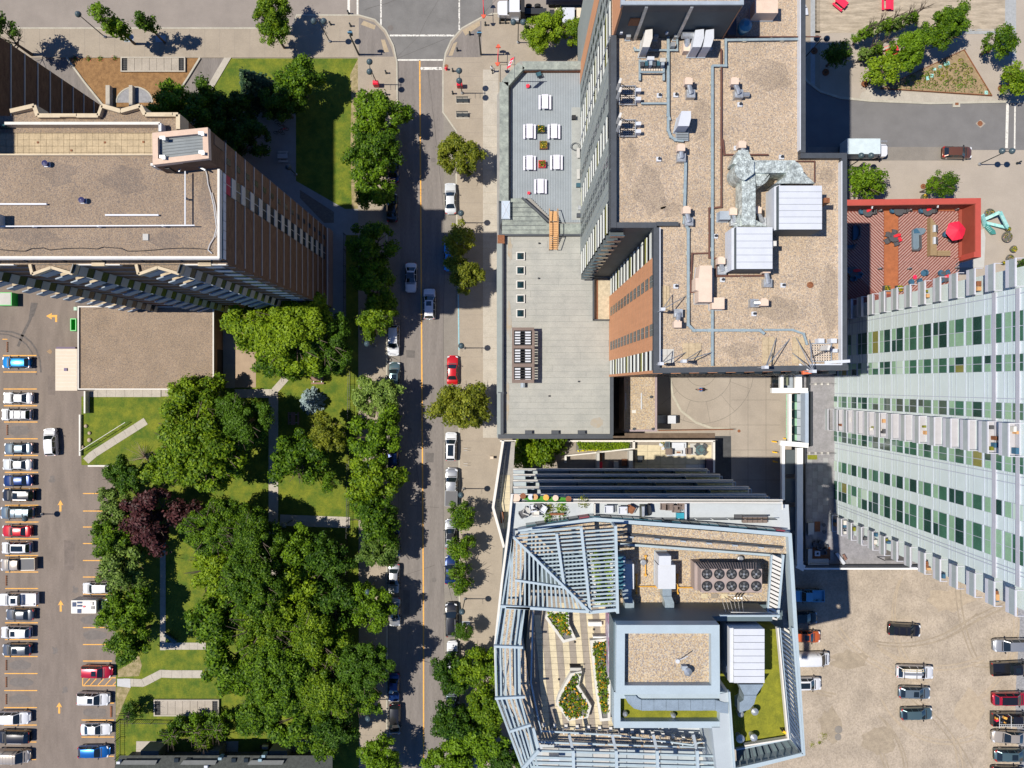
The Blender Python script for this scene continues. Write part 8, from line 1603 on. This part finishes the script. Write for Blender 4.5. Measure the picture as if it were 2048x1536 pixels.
C(789,752,90,'hatch','teal','dark green grey hatchback with sunroof behind the white SUV on the left kerb',GS,55,('sunroof',))
C(905,740,90,'sedan','red','red saloon parked alone on the right kerb',GS,57)
C(902,893,90,'suv','white','white SUV with dark glass roof in front of the silver covered pickup',GS,56,('pano',))
C(903,974,90,'covered','silver','silver pickup with dark grey bed cover on the right kerb',GS,75)
C(901,1068,90,'sedan','silver','silver car with dark glass roof behind the covered pickup',GS,58,('blackroof',))
C(901,1140,90,'sedan','navy','dark blue car under the small trees on the right kerb',GS,56)
C(903,1239,90,'suv','black','long black SUV with bright roof rails on the right kerb',GS,67,('rails',))
C(905,1311,90,'sedan','white','white car half under the tree behind the long black SUV',GS,56)
C(786,842,-90,'sedan','black','black car with red tail lamps hidden by trees on the left kerb',GS,56)
C(787,930,-90,'suv','navy','dark blue SUV on the left kerb beside the picket fence trees',GS,58,('rack',))
C(789,1085,-90,'sedan','navy','dark blue car deep under the trees on the left kerb',GS,56)
C(788,1157,-90,'sedan','silver','silver grey saloon with red tail lamps on the left kerb',GS,58)
C(790,1224,-90,'sedan','silver','silver saloon with dark glass roof under the lower left kerb trees',GS,56,('blackroof',))
C(788,1375,-90,'sedan','navy','blue car almost hidden by the dense canopy on the left kerb',GS,56)
C(790,1438,-90,'suv','black','black estate car, lowest one on the left kerb',GS,59)
C(903,1405,90,'hatch','slate','blue grey car under the dark tree on the lower right kerb',GS,56)
C(1554,757,-90,'sedan','black','black car with red tail lamp beside the white lobby frame',None,50)
C(1914,305,0,'hatch','brown','brown hatchback parked in the bay of the side road',None,58)
GG1='cars parked in the gravel lot'
C(1617,1191,180,'pickup','lblue','light blue pickup in the shadow beside the glass tower',GG1,60)
C(1606,1235,0,'hatch','dgreen','dark green hatchback below the light blue pickup',GG1,56)
C(1612,1273,0,'hatch','orange','orange hatchback beside the glass tower',GG1,56,('sunroof',))
C(1622,1317,0,'van','white','white van with nose out beside the glass tower',GG1,72)
C(1611,1367,0,'suv','white','white SUV with dark sunroof, lowest beside the glass tower',GG1,60,('pano',))
C(1808,1259,-3,'suv','black','black SUV alone in the middle of the gravel lot',GG1,63,('rack',))
C(1829,1343,-2,'suv','white','white work car with ladder on the roof in the gravel lot',GG1,72,('ladder',))
C(1829,1385,-1,'hatch','slate','blue grey car with glass roof below the ladder van',GG1,62,('sunroof',))
C(1833,1427,1,'hatch','teal','greenish grey car, lowest of the middle four in the gravel lot',GG1,62)
C(2020,1290,180,'suv','silver','silver SUV, upper one of the right edge column',GG1,68)
C(2024,1336,3,'pickup','black','black pickup with open bed and sunroof at the right edge',GG1,82,('sunroof',))
C(2020,1397,0,'suv','crimson','red car with dark glass roof at the right edge',GG1,70,('blackroof',))
C(2024,1438,0,'pickup','black','black work pickup loaded with tools and a ladder rack',GG1,82,('junk',))
C(2019,1474,178,'sedan','tan','champagne saloon below the work pickup',GG1,70)
C(2025,1510,0,'hatch','teal','dark teal hatchback, lowest whole car of the right edge column',GG1,72,('sunroof',))
C(2016,1545,0,'sedan','black','dark car cut by the lower edge of the picture',GG1,66)
C(2012,1183,180,'suv','navy','dark blue car below the balconies of the light tower',GG1,60)
for r_ in PROTO.values():
 for ch in CH[r_.name]:
  for g in CH.get(ch.name,[]): bpy.data.objects.remove(g)
  bpy.data.objects.remove(ch)
 bpy.data.objects.remove(r_)
x,y=PZ(169,1213,2.4); t=thing('camper','white boxy camper with solar panels on its roof, parked under the tree','camper',(x,y,0.02),world=False)
build(MB().prism([(-1.95,-1.02),(1.85,-1.02),(1.95,-.9),(1.95,.9),(1.85,1.02),(-1.95,1.02)],.5,2.6),'body',mat('camper white',(.62,.60,.55),.5,var=.05,obj=True),t)
build(MB().box(1.95,-.9,.5,3.2,.9,1.5),'hood',PT['white'],t); build(MB().prism([(1.95,-.85),(2.6,-.7),(2.6,.7),(1.95,.85)],1.5,1.9),'windshield',M_cglass,t)
for (a,b,c,d) in [(-1.75,.05,-1.15,.75),(-.98,-.95,-.35,-.3),(-1.0,.55,-.2,.85),(-1.0,.05,-.2,.35)]: build(MB().box(a,b,2.61,c,d,2.65),'solar_panel',mat('solar cell',(.05,.07,.13),.2,var=0),t)
for (a,b) in [(1.3,-.15),(1.5,-.15),(1.7,-.15)]: build(MB().box(a-.06,b-.2,2.6,a+.02,b+.3,2.64),'roof_vent',M_dark,t)
build(MB().box(-.05,-.05,2.6,.25,.2,2.72),'roof_hatch',M_red,t); build(MB().box(1.0,.3,2.6,1.5,.8,2.75),'roof_cover',M_offw,t)
for sg in(1,-1):
 for xx in (-1.1,2.5): build(MB().tube((xx,sg*.8,.35),(xx,sg*.98,.35),.35,n=12),'wheel',M_tyre,t)
x,y=PZ(1733,296,2.6); t=thing('box_truck','white box truck half in the tower shadow on the side road','truck',(x,y,0.02),world=False)
build(MB().box(-3.4,-1.2,.9,1.75,1.2,3.4),'cargo_box',mat('box truck roof',(.50,.58,.60),.5,var=.07,scale=1.2,obj=True),t)
build(MB().box(-3.4,-.8,.5,2.2,.8,.9),'chassis',M_black,t)
build(MB().prism([(1.9,-1.05),(3.6,-.95),(3.85,-.6),(3.85,.6),(3.6,.95),(1.9,1.05)],.5,1.5),'hood',PT['white'],t)
build(MB().prism([(1.85,-1.0),(2.75,-.95),(2.75,.95),(1.85,1.0)],1.5,2.5,[(1.9,-.85),(2.3,-.8),(2.3,.8),(1.9,.85)]),'cab',PT['white'],t)
build(MB().prism([(2.36,-.86),(2.82,-.9),(2.82,.9),(2.36,.86)],1.5,2.3,[(2.30,-.76),(2.40,-.78),(2.40,.78),(2.30,.76)]),'windshield',M_cglass,t)
for sg in(1,-1):
 build(MB().box(2.3,sg*1.0,1.6,2.45,sg*1.4,1.8),'mirror',M_trim,t)
 for xx in (-2.2,2.8): build(MB().tube((xx,sg*.85,.45),(xx,sg*1.15,.45),.45,n=12),'wheel',M_tyre,t)
build(MB().box(1.8,.75,3.4,2.6,.85,3.45),'rack_bar',M_steel,t)
for k in range(6): build(MB().box(1.9+k*.28,1.02,2.2,2.0+k*.28,1.3,2.24),'rack_bar',M_steel,t)
x,y=PZ(1030,14,2.2); t=thing('lorry','white long nose lorry tractor at the top of the street','truck',(x,y,0.02),world=False)
build(MB().prism([(-2.75,-.8),(-2.5,-1.1),(-.9,-1.15),(-.9,1.15),(-2.5,1.1),(-2.75,.8)],.9,1.9),'hood',PT['white'],t)
build(MB().box(-.9,-1.15,.9,.7,1.15,2.9),'cab',PT['white'],t); build(MB().prism([(-1.25,-1.05),(-.9,-1.1),(-.9,1.1),(-1.25,1.05)],1.9,2.7,[(-1.0,-.95),(-.9,-1.0),(-.9,1.0),(-1.0,.95)]),'windshield',M_cglass,t)
build(MB().box(.9,-1.1,.7,1.5,1.1,2.8),'fairing',M_dark,t); build(MB().box(-.9,-.45,.5,5.0,.45,1.0),'chassis',M_black,t)
for xx in (-2.0,2.2,3.6):
 for sg in (1,-1): build(MB().tube((xx,sg*.75,.5),(xx,sg*1.2,.5),.5,n=14),'wheel',M_tyre,t)
for sg in (1,-1): build(MB().tube((.8,sg*1.1,.8),(.8,sg*1.1,3.2),.09,n=8),'exhaust_stack',M_steel,t); build(MB().tube((-.6,sg*1.3,.75),(.6,sg*1.3,.75),.32,n=12),'fuel_tank',M_steel,t)
x,y=PZ(1148,33,1.5); t=thing('flatbed_trailer','flatbed trailer partly hidden by trees and the orange tower corner','trailer',(x,y,0.02),world=False)
build(MB().box(-3.8,-1.25,.9,6,1.25,1.15),'deck',M_black,t)
for sg in(1,-1):
 for xx in (-2.5,3.5,4.8): build(MB().tube((xx,sg*.8,.5),(xx,sg*1.2,.5),.5,n=12),'wheel',M_tyre,t)
x0=x; y0=y
M_cblk=mat('cream concrete block',(.62,.52,.38),.85,var=.08,obj=True,scale=1)
for i,(a,b,w_,h_,l) in enumerate([(-2.6,0,.9,2.3,'left cream block on the flatbed'),(-.9,0,1.9,2.4,'wide white concrete slab on the flatbed'),(.75,0,.7,2.3,'narrow cream block right of the white slab on the flatbed'),(2.1,0,1.6,2.2,'plain tan block towards the back of the flatbed'),(3.4,0,.9,2.3,'rear cream block beside the orange tower corner')]):
 tag(build(MB().obox(0,0,1.17,w_,h_,.75),'concrete_block',M_cblk if i!=1 else M_wht,None,loc=(x0+a,y0+b,0)),l,'concrete block','concrete blocks on the flatbed')
x,y=PZ(1150,2,2); t=thing('trailer','dark blue trailer at the top edge of the picture','trailer',(x,y+1.2,0.02),world=False)
build(MB().box(-4.5,-1.2,.9,4.5,1.2,2.4),'body',mat('trailer blue',(.03,.05,.14),.6,var=0),t)
for xx in (-3.6,-2.6,2.6,3.6): build(MB().tube((xx,-1.25,.5),(xx,-.8,.5),.5,n=12),'wheel',M_tyre,t)
x,y=PZ(1338,839,1.6); t=thing('utility_cart','small utility cart with white canopy on the drive','utility cart',(x,y,0.02),world=False)
build(MB().prism([(-1.8,-.65),(1.5,-.65),(1.65,-.4),(1.65,.4),(1.5,.65),(-1.8,.65)],.35,.8),'body',mat('cart grey',(.25,.26,.27),.6,var=0),t); build(MB().box(-.25,-.62,1.85,1.0,.62,1.92),'canopy',M_wht,t)
build(MB().box(-1.75,-.6,.8,-.3,.6,.88),'cargo_bed',mat('cart bed',(.33,.37,.37),.6,var=.1,obj=True),t)
for a in ((-.2,.55),(-.2,-.55),(.9,.55),(.9,-.55)): build(MB().beam((a[0],a[1],.8),(a[0],a[1],1.86),.05),'post',M_black,t)
build(MB().box(.1,-.5,.8,.5,.5,1.15),'seat',M_black,t)
for sg in (1,-1):
 for xx in (-1.1,1.1): build(MB().tube((xx,sg*.5,.3),(xx,sg*.68,.3),.3,n=10),'wheel',M_tyre,t)
# ---------------- street furniture
M_lampd=mat('dark lamp metal',(.02,.028,.033),.45,var=0); M_globe=mat('blue grey lamp head',(.055,.085,.10),.35,var=0)
def lamp(px,py,lab,rz=0,heads=2,h_=6.4,arm=.75,z=.12,banner=0,grp='round headed street lamps'):
 x,y=P(px,py); t=thing('street_lamp',lab,'street lamp',(x,y,z),math.radians(rz),grp,world=False)
 build(MB().lathe(0,0,[(.22,0),(.22,.25),(.10,.4)],12),'base',M_steel,t); build(MB().tube((0,0,.3),(0,0,h_),.085,.06,8),'pole',M_lampd,t)
 if heads==2: build(MB().tube((0,-arm,h_-.15),(0,arm,h_-.15),.045,n=6),'crossarm',M_lampd,t)
 for sg in ((1,-1) if heads==2 else (0,)):
  mb=MB(); mb.smooth=True; mb.lathe(0,sg*arm,[(.12,h_-.25),(.46,h_-.05),(.47,h_+.08),(.34,h_+.34),(.12,h_+.48),(.01,h_+.52)],18); build(mb,'lamp_head',M_globe,t)
 for k in range(banner):
  zz_=h_-1.5-k*1.3; build(MB().tube((0,0,zz_),(0,-.85,zz_),.025,n=5),'banner_arm',M_lampd,t)
lamp(211,75,'street lamp at the upper left kerb by the leaning trees',heads=1,h_=7)
lamp(755.5,170,'two headed lamp above the red box on the left pavement',banner=2); lamp(924.5,187,'two headed lamp above the black benches',banner=2)
lamp(660,84,'two headed lamp beside the upper kerb tree shadow',90); lamp(1036,86,'two headed lamp in front of the white lorry',90)
lamp(928.5,696,'lamp at the end of the blue kerb line',heads=1,banner=1); lamp(928,446,'lamp below the topmost parked car on the right pavement',heads=1,banner=2); lamp(928,977,'lamp beside the covered silver pickup',heads=1,banner=1); lamp(930,1197,'lamp above the long black parked SUV',heads=1,banner=1)
lamp(751,692,'pale lamp in dappled shade on the left pavement',heads=1); lamp(752,1160,'lamp beside the silver saloon on the left pavement',heads=1); lamp(753,1398,'lamp at the foot of the park canopy',heads=1); lamp(752,924,'lamp on the left pavement among the trees',heads=1); lamp(916,1404,'lamp among trees at the lower right pavement',heads=1)
lamp(588,1038,'park lamp with white head beside the cross path',heads=1,h_=5,grp=None); lamp(593,350,'courtyard lamp at the lawn corner',heads=1,h_=4,grp=None); lamp(758,400,'shaded lamp on the left pavement',heads=1)
lamp(1608,117,'two headed lamp over the rusty tree ring',90); lamp(1957,329,'two headed lamp on the plaza right of the brown hatchback',90); lamp(1697,334,'two headed lamp hidden beside the box truck',90,h_=5.5); lamp(85,1028,'small lamp shadowing the parking lane',heads=1,h_=4,z=0,grp=None)
def signal(px,py,lab,dirs,h_=6.5):
 x,y=P(px,py); t=thing('traffic_signal',lab,'traffic light',(x,y,.12)); build(MB().tube((x,y,.12),(x,y,h_),.16,.10,10),'pole',M_lampd,t)
 for (dx,dy,L) in dirs:
  build(MB().tube((x,y,h_-.2),(x+dx*L,y+dy*L,h_),.09,.06,8),'mast_arm',M_lampd,t)
  hd=build(MB().box(x+dx*L*.9-.2,y+dy*L*.9-.2,h_-1.0,x+dx*L*.9+.2,y+dy*L*.9+.2,h_+.1),'signal_head',M_lampd,t)
  for k,c in enumerate([(.6,.02,.02),(.7,.4,.02),(.02,.5,.15)]): build(MB().lathe(x+dx*L*.9+.0,y+dy*L*.9+.21,[(.08,h_-.2-k*.3),(.08,h_-.1-k*.3)],8),'lens',mat('signal lens %d'%k,c,.3,var=0),hd)
  build(MB().box(x+dx*L*.6-.35,y+dy*L*.6-.05,h_-.3,x+dx*L*.6+.35,y+dy*L*.6+.08,h_+.2),'sign_plate',mat('blue sign',(.08,.25,.4),.4,var=0),t)
signal(718,110,'black traffic signal pole at the left corner of the junction',[(.1,.99,.6)]); signal(962,110,'black traffic signal pole at the right corner of the junction',[(.1,.99,.5)])
def bollard(px,py,lab,h_=1.0,z=.13): x,y=P(px,py); t=thing('bollard',lab,'bollard',(x,y,z),group='black bollards around the junction'); build(MB().lathe(x,y,[(.12,z),(.12,z+h_*.85),(.15,z+h_*.88),(.10,z+h_)],10),'post',M_lampd,t); build(MB().lathe(x,y,[(.2,z),(.2,z+.08)],10),'base',M_lampd,t)
BL=[(662,50,'beside the upper kerb tree shadow'),(702,53,'next to the left tactile pad'),(773,147,'above the upper red box, left pavement'),(773,190,'below the upper red box, left pavement'),(971,51,'right of the right tactile pad'),(940,70,'inside the right corner ramp'),(915,102,'at the lower end of the right corner ramp'),(1011,47,'behind the white lorry wheel'),(1050,46,'right of the lamp by the lorry'),(906,143,'beside the red hydrant'),(906,188,'above the black benches'),(698,28,'at the left crossing kerb'),(1090,49,'below the flatbed truck, left'),(1000,47,'leftmost by the lorry'),(2033,327,'on the plaza beside the crossing')]
for x,y,l in BL: bollard(x,y,'short black bollard '+l)
def redbox(px,py,lab):
 x,y=P(px,py); t=thing('post_box',lab,'post box',(x,y,.13)); build(MB().box(x-.42,y-.32,.28,x+.42,y+.32,1.35),'body',M_red,t); build(MB().prism([(x-.44,y-.34),(x+.44,y-.34),(x+.44,y+.34),(x-.44,y+.34)],1.35,1.55,[(x-.38,y-.15),(x+.38,y-.15),(x+.38,y+.15),(x-.38,y+.15)]),'top',M_red,t); build(MB().box(x-.25,y-.35,1.1,x+.25,y-.31,1.16),'slot',M_black,t)
 for a in ((-.35,-.25),(.35,-.25),(-.35,.25),(.35,.25)): build(MB().box(x+a[0]-.04,y+a[1]-.04,.13,x+a[0]+.04,y+a[1]+.04,.3),'leg',M_black,t)
redbox(754,172,'red post box on the left pavement'); redbox(920,174,'red post box on the right pavement')
t=thing('fire_hydrant','red fire hydrant at the right junction corner','fire hydrant',(*P(893,140),.13)); x,y=P(893,140); build(MB().lathe(x,y,[(.18,.13),(.18,.2),(.13,.25),(.13,.75),(.18,.8),(.12,.95),(.02,1.0)],10),'barrel',M_red,t); build(MB().tube((x-.28,y,.6),(x+.28,y,.6),.09,n=8),'outlet',M_red,t); build(MB().lathe(*P(893,133),[(.3,.14),(.3,.16)],12),'cover',M_rust,t)
for i,y in enumerate((202,231)):
 x0,y0=P(925,y); t=thing('bench',['upper','lower'][i]+' black slatted bench on its pale pad, right pavement','bench',(x0,y0,.13)); build(MB().box(x0-1.05,y0-.55,.125,x0+1.05,y0+.55,.15),'pad',M_slab,t)
 for k in range(5): build(MB().box(x0-.95,y0-.35+k*.11,.55,x0+.95,y0-.27+k*.11,.59),'seat_slat',M_lampd,t)
 for k in range(3): build(MB().box(x0-.95,y0+.24+k*.03,.68+k*.13,x0+.95,y0+.27+k*.03,.77+k*.13),'back_slat',M_lampd,t)
 for xx in (-.9,0,.9): build(MB().box(x0+xx-.03,y0-.35,.13,x0+xx+.03,y0+.3,.56),'leg',M_lampd,t)
def redsign(x0,y0,x1,y1,lab):
 a=PZ(x0,y0,3); b=PZ(x1,y1,3); t=thing('banner_stand',lab,'banner stand',((a[0]+b[0])/2,(a[1]+b[1])/2,.13)); build(MB().tube((*a,2.6),(*b,2.6),.05,n=6),'bar',M_red,t); m=mat('orange red sign',(.62,.09,.04),.5,var=0)
 for p,s in ((a,1),(b,-1)): build(MB().prism([(p[0]-.4,p[1]-.15*s),(p[0]+.4,p[1]-.15*s),(p[0]+.12,p[1]+.35*s),(p[0]-.12,p[1]+.35*s)],2.45,2.7),'sign_head',m,t)
 c=((a[0]+b[0])/2,(a[1]+b[1])/2); build(MB().tube((c[0]+.1,c[1],.12),(c[0]+.05,c[1],2.6),.06,n=6),'post',M_lampd,t)
redsign(996.5,91,995,125,'red twin headed sign bar on the right upper pavement'); redsign(966,-6,967,29,'red sign bar at the top edge left of the lorry')
fz=12.5; fx,fy=P(1030,108); t=thing('flagpole','flagpole with the red and white maple leaf flag','flag',(*P(1012.5,141,.0),.1)); px_=P(1030.5,157,.1) ;
pole=P(1029,158,.103); build(MB().tube((*pole,Z(.1)),(pole[0],pole[1],Z(.1)+7.5),.05,n=6),'pole',M_steel,t); zt_=Z(.1)+7.2
ax,ay=PZ(1030,116,zt_-.2); ux_,uy_=-.28,-.96; w_=.95;
def fl(a,b): return (pole[0]-.05+ (a)*ux_*2.3*.9 + b*.85*-.55, pole[1]+(a)*uy_*2.0*.5+ b*.45*.0 + 0.0, zt_-.5*b-.9*a)
def fq(a0,a1,name,m):
 mb=MB(); mb.quad(fl(a0,0),fl(a1,0),fl(a1,1),fl(a0,1)); mb.quad(*[(p[0]+.01,p[1]+.01,p[2]-.02) for p in (fl(a0,1),fl(a1,1),fl(a1,0),fl(a0,0))]); build(mb,name,m,t)
fq(0,.25,'red_band',M_red); fq(.25,.75,'white_field',M_wht); fq(.75,1,'red_band',M_red)
lf=[(0,.48),(.07,.34),(.17,.40),(.13,.20),(.25,.27),(.28,.20),(.40,.22),(.36,.10),(.42,.06),(.22,-.12),(.24,-.20),(.03,-.16),(.03,-.42)]; lf=lf+[(-a,b) for a,b in reversed(lf[:-1])]+[(-.03,-.42)]
build(MB().quad(*[tuple(Vector(fl(.5+q[0]*.42,.5-q[1]*.85))+Vector((0,0,.03))) for q in lf]),'maple_leaf',M_red,t)
M_skin=mat('skin',(.45,.27,.19),.6,var=0);
def person(px,py,rz,lab,top,legs,hair,pose='walk',z=.1,seat=0):
 x,y=P(px,py,z/H); t=thing('person',lab,'person',(x,y,z),math.radians(rz),world=False)
 st=.28 if pose=='walk' else .05; hipz=.92
 J=[(0,0,hipz),(0,.0,1.15),(.02,0,1.42),(.03,0,1.52),(.06,0,1.62), (0,.10,.9),(st*.6,.11,.48),(st*.4 if pose=='walk' else .25,.12,.06),(0,-.10,.9),(-st*.4,-.11,.48),(-st-.1,-.12,.08), (.02,.21,1.40),(.10,.27,1.12),(.30,.24,1.02),(.02,-.21,1.40),(-.06,-.27,1.12),(.08,-.27,.90),(.40,.24,1.0),(.16,-.27,.82),(st*.4+.18,.12,.04),(-st+.06,-.12,.04)]
 E=[(0,1),(1,2),(2,3),(3,4),(0,5),(5,6),(6,7),(0,8),(8,9),(9,10),(2,11),(11,12),(12,13),(2,14),(14,15),(15,16),(13,17),(16,18),(7,19),(10,20)]
 RD=[.15,.14,.16,.06,.055,.10,.07,.05,.10,.07,.05,.075,.05,.038,.075,.05,.038,.035,.035,.04,.04]
 if pose=='bike':
  J=[(-.12,0,.95),(-.02,0,1.15),(.12,0,1.38),(.18,0,1.46),(.24,0,1.54),(-.10,.10,.92),(.20,.12,.72),(.05,.12,.35),(-.10,-.10,.92),(.25,-.12,.80),(.12,-.12,.48),(.12,.20,1.35),(.32,.26,1.15),(.50,.24,1.05),(.12,-.20,1.35),(.32,-.26,1.15),(.50,-.24,1.05),(.56,.22,1.04),(.56,-.22,1.04),(.20,.12,.32),(.27,-.12,.46)]
 me=bpy.data.meshes.new('body'); me.from_pydata(J,E,[]); o=bpy.data.objects.new('body',me); COL.objects.link(o); o.parent=t
 md=o.modifiers.new('skin','SKIN');
 if not me.skin_vertices:
  o.select_set(True)
 lay=me.skin_vertices[0] if len(me.skin_vertices) else None
 if lay is None: me.attributes.new('skin','FLOAT',"POINT") if False else None
 if lay:
  for i,r_ in enumerate(RD): lay.data[i].radius=(r_,r_)
  lay.data[0].use_root=True
 sd=o.modifiers.new('sub','SUBSURF'); sd.levels=1; sd.render_levels=1; me.materials.append(top)
 mb=MB(); mb.ball((J[4][0]+.02,J[4][1],J[4][2]+.10),.105,12,9,1.2); build(mb,'head',M_skin,t); mb=MB(); mb.ball((J[4][0]-.005,J[4][1],J[4][2]+.135),.112,12,8,1.1); build(mb,'hair',hair,t)
 for sg,(a,b,c) in ((1,(5,6,7)),(-1,(8,9,10))): build(MB().tube(J[a],J[b],.105,.08,10).tube(J[b],J[c],.08,.06,10),'trouser_leg',legs,t)
 for k in (17,18):
  p=J[k]; mb=MB()
  for f in range(4): mb.tube((p[0],p[1]-.03+f*.02,p[2]),(p[0]+.07,p[1]-.03+f*.02,p[2]-.02),.010,n=5)
  mb.tube((p[0]-.03,p[1]-.03,p[2]),(p[0]+.02,p[1]-.07,p[2]-.01),.011,n=5); build(mb,'fingers',M_skin,t)
 return t
blk=mat('black cloth',(.02,.02,.025),.85,var=0);
person(1401,779,180,'cyclist in a blue top seen from above on the driveway',mat('blue cloth',(.02,.16,.45),.8,var=0),blk,mat('red helmet',(.4,.05,.04),.4,var=0),'bike',.02)
bicycle(1401,779,180,M_red,'bicycle ridden across the driveway',z=.02)
person(1718,333,10,'person in white walking on the plaza beside the box truck',mat('white cloth',(.6,.6,.6),.8,var=0),blk,M_dark,'walk',.02)
person(984,143,80,'person in a white top on the pavement beside the deck wall',MATS['white cloth'],blk,M_dark,'walk',.13)
person(1126,60,-40,'worker in a yellow vest behind the small bright tree',mat('hi vis',(.6,.7,.05),.7,var=0),mat('orange cloth',(.7,.25,.02),.8,var=0),M_wht,'walk',.13)
for i,(x,y,l) in enumerate([(1628,102,'rusty tree ring with sprouts under the lamp by the tower'),(1651,145,'rusty tree ring at the foot of the dark corner tree'),(1729,168,'rusty tree ring at the point of the triangular bed'),(1974,100,'rusty tree ring of the greyish tree'),(2002,177,'rusty tree ring at the right plaza kerb'),(1846,373,'small rusty tree ring left of the small tree')]):
 c=P(x,y); t=thing('tree_ring',l,'tree ring',(*c,.03)); r_=.55 if i!=5 else .42; build(MB().lathe(c[0],c[1],[(r_,.03),(r_,.12),(r_-.08,.12),(r_-.1,.05)],18),'ring',M_rust,t); build(MB().lathe(c[0],c[1],[(r_*.3,.03),(r_*.3,.16),(r_*.2,.16)],12),'collar',mat('dark rust',(.10,.04,.02),.9,var=.1),t)
def redtable(px,py,rz,lab):
 x,y=P(px,py); t=thing('picnic_table',lab,'picnic table',(x,y,.03),math.radians(rz),world=False); m=mat('vivid pink red paint',(.75,.025,.07),.5,var=0)
 build(MB().box(-.95,-.42,.72,.95,.42,.78),'tabletop',m,t)
 for sg in (1,-1): build(MB().box(-.95,sg*.60,.43,.95,sg*.92,.48),'bench_seat',m,t)
 for xx in (-.75,.75): build(MB().box(xx-.04,-.9,.38,xx+.04,.9,.43).box(xx-.04,-.3,0,xx+.04,.3,.72),'leg_panel',m,t)
redtable(1678,10,-40,'left slanted pink red picnic table on the brick plaza'); redtable(1772,11,90,'right upright pink red picnic table on the brick plaza'); redtable(1780,104,20,'pink red table half hidden by the plaza trees')
build(strip(MB(),PP([(1708,124),(1786,93)]),.35,0,.7),'plaza_wall',M_slab,None,'long pale seating wall casting a dark shadow among the plaza trees','wall')
for i,(x,y,w_,h_,r_) in enumerate([(1891,129,12,7,15),(1867,140,6,5,0),(1878,135,6,5,10),(1862,153,6,7,0),(1853,158,6,8,20),(1970,187,6,8,0)]): c=P(x,y); build(MB().obox(c[0],c[1],.25,w_/S,h_/S,.06,math.radians(r_)),'planting_label',M_turq,bed)
t=thing('sandwich_board','white boards leaning by the tower foot','sign board',(*P(1608,20),.03));
for (x,y,r_) in ((1606,10,.3),(1611,25,.15)): c=P(x,y); build(MB().obox(c[0],c[1],.05,.5,1.1,.3,r_),'board',M_wht,t)
build(MB().obox(*P(1252+2,690),.01,.1,.1,.1),'peg',M_rust,None,'small rusty peg in the dark lane','peg') if False else None
for i,(x,y,l) in enumerate([(932,898,'upper white street barrier on the lower right pavement'),(932,928,'lower white street barrier on the lower right pavement')]):
 c=P(x,y); t=thing('bike_rack',l,'bike rack',(*c,.13));
 for dy in(-.18,.18): build(MB().beam((c[0]-.3,c[1]+dy,.9),(c[0]+.3,c[1]+dy,.9),.05),'rail',M_offw,t); build(MB().beam((c[0]-.3,c[1]+dy,.13),(c[0]-.3,c[1]+dy,.9),.05).beam((c[0]+.3,c[1]+dy,.13),(c[0]+.3,c[1]+dy,.9),.05),'post',M_offw,t)
t=thing('sign_board','tan sign board on the pavement beside the raised walkway','sign board',(*P(984,914),.13)); c=P(984,914); build(MB().obox(c[0],c[1],.13,.5,.4,.9),'board',mat('tan board',(.6,.48,.36),.7,var=0),t); build(MB().obox(c[0]+.3,c[1]+.1,.13,.1,.1,.7),'stand',M_black,t)
t=thing('tree_grate','square grate at the foot of the tiny street tree','grate',(*P(932,1247),.13)); build(MB().prism(PP(rect(924,1242,940,1252)),.12,.15),'plate',M_balc,t)
for i,(x0,y0,x1,y1) in enumerate([(250,70,268,85),(312,72,332,85)]): t=thing('tree_grate',['left','right'][i]+' dark grate under the upper left trees','grate',(*P(x0,y0),.13)); build(MB().prism(PP(rect(x0,y0,x1,y1)),.12,.15),'plate',M_balc,t)
for i,(x,y) in enumerate([(1567,876),(1544,882),(1545,903),(1546,922)]):
 c=P(x,y); t=thing('barrier',['first','second','third','fourth'][i]+' yellow guard bar from the top beside the lobby frame','barrier',(*c,0),group='yellow guard bars by the lobby'); build(MB().beam((c[0]-.35,c[1],.9),(c[0]+.4,c[1]-.1,.9),.16),'bar',mat('guard yellow',(.85,.48,.01),.5,var=0),t); build(MB().tube((c[0],c[1],0),(c[0],c[1],.9),.07),'post',MATS['guard yellow'],t)
for k,(x,y,w_) in enumerate([(1650,1476,1.3),(1627,1492,.8),(1641,1487,.5)]): shrub(x,y,w_*.8,['largest weed patch in the gravel lot','lower weed patch in the gravel lot','smallest weed patch in the gravel lot'][k],'yellow',z=0,n=70,h=.12)
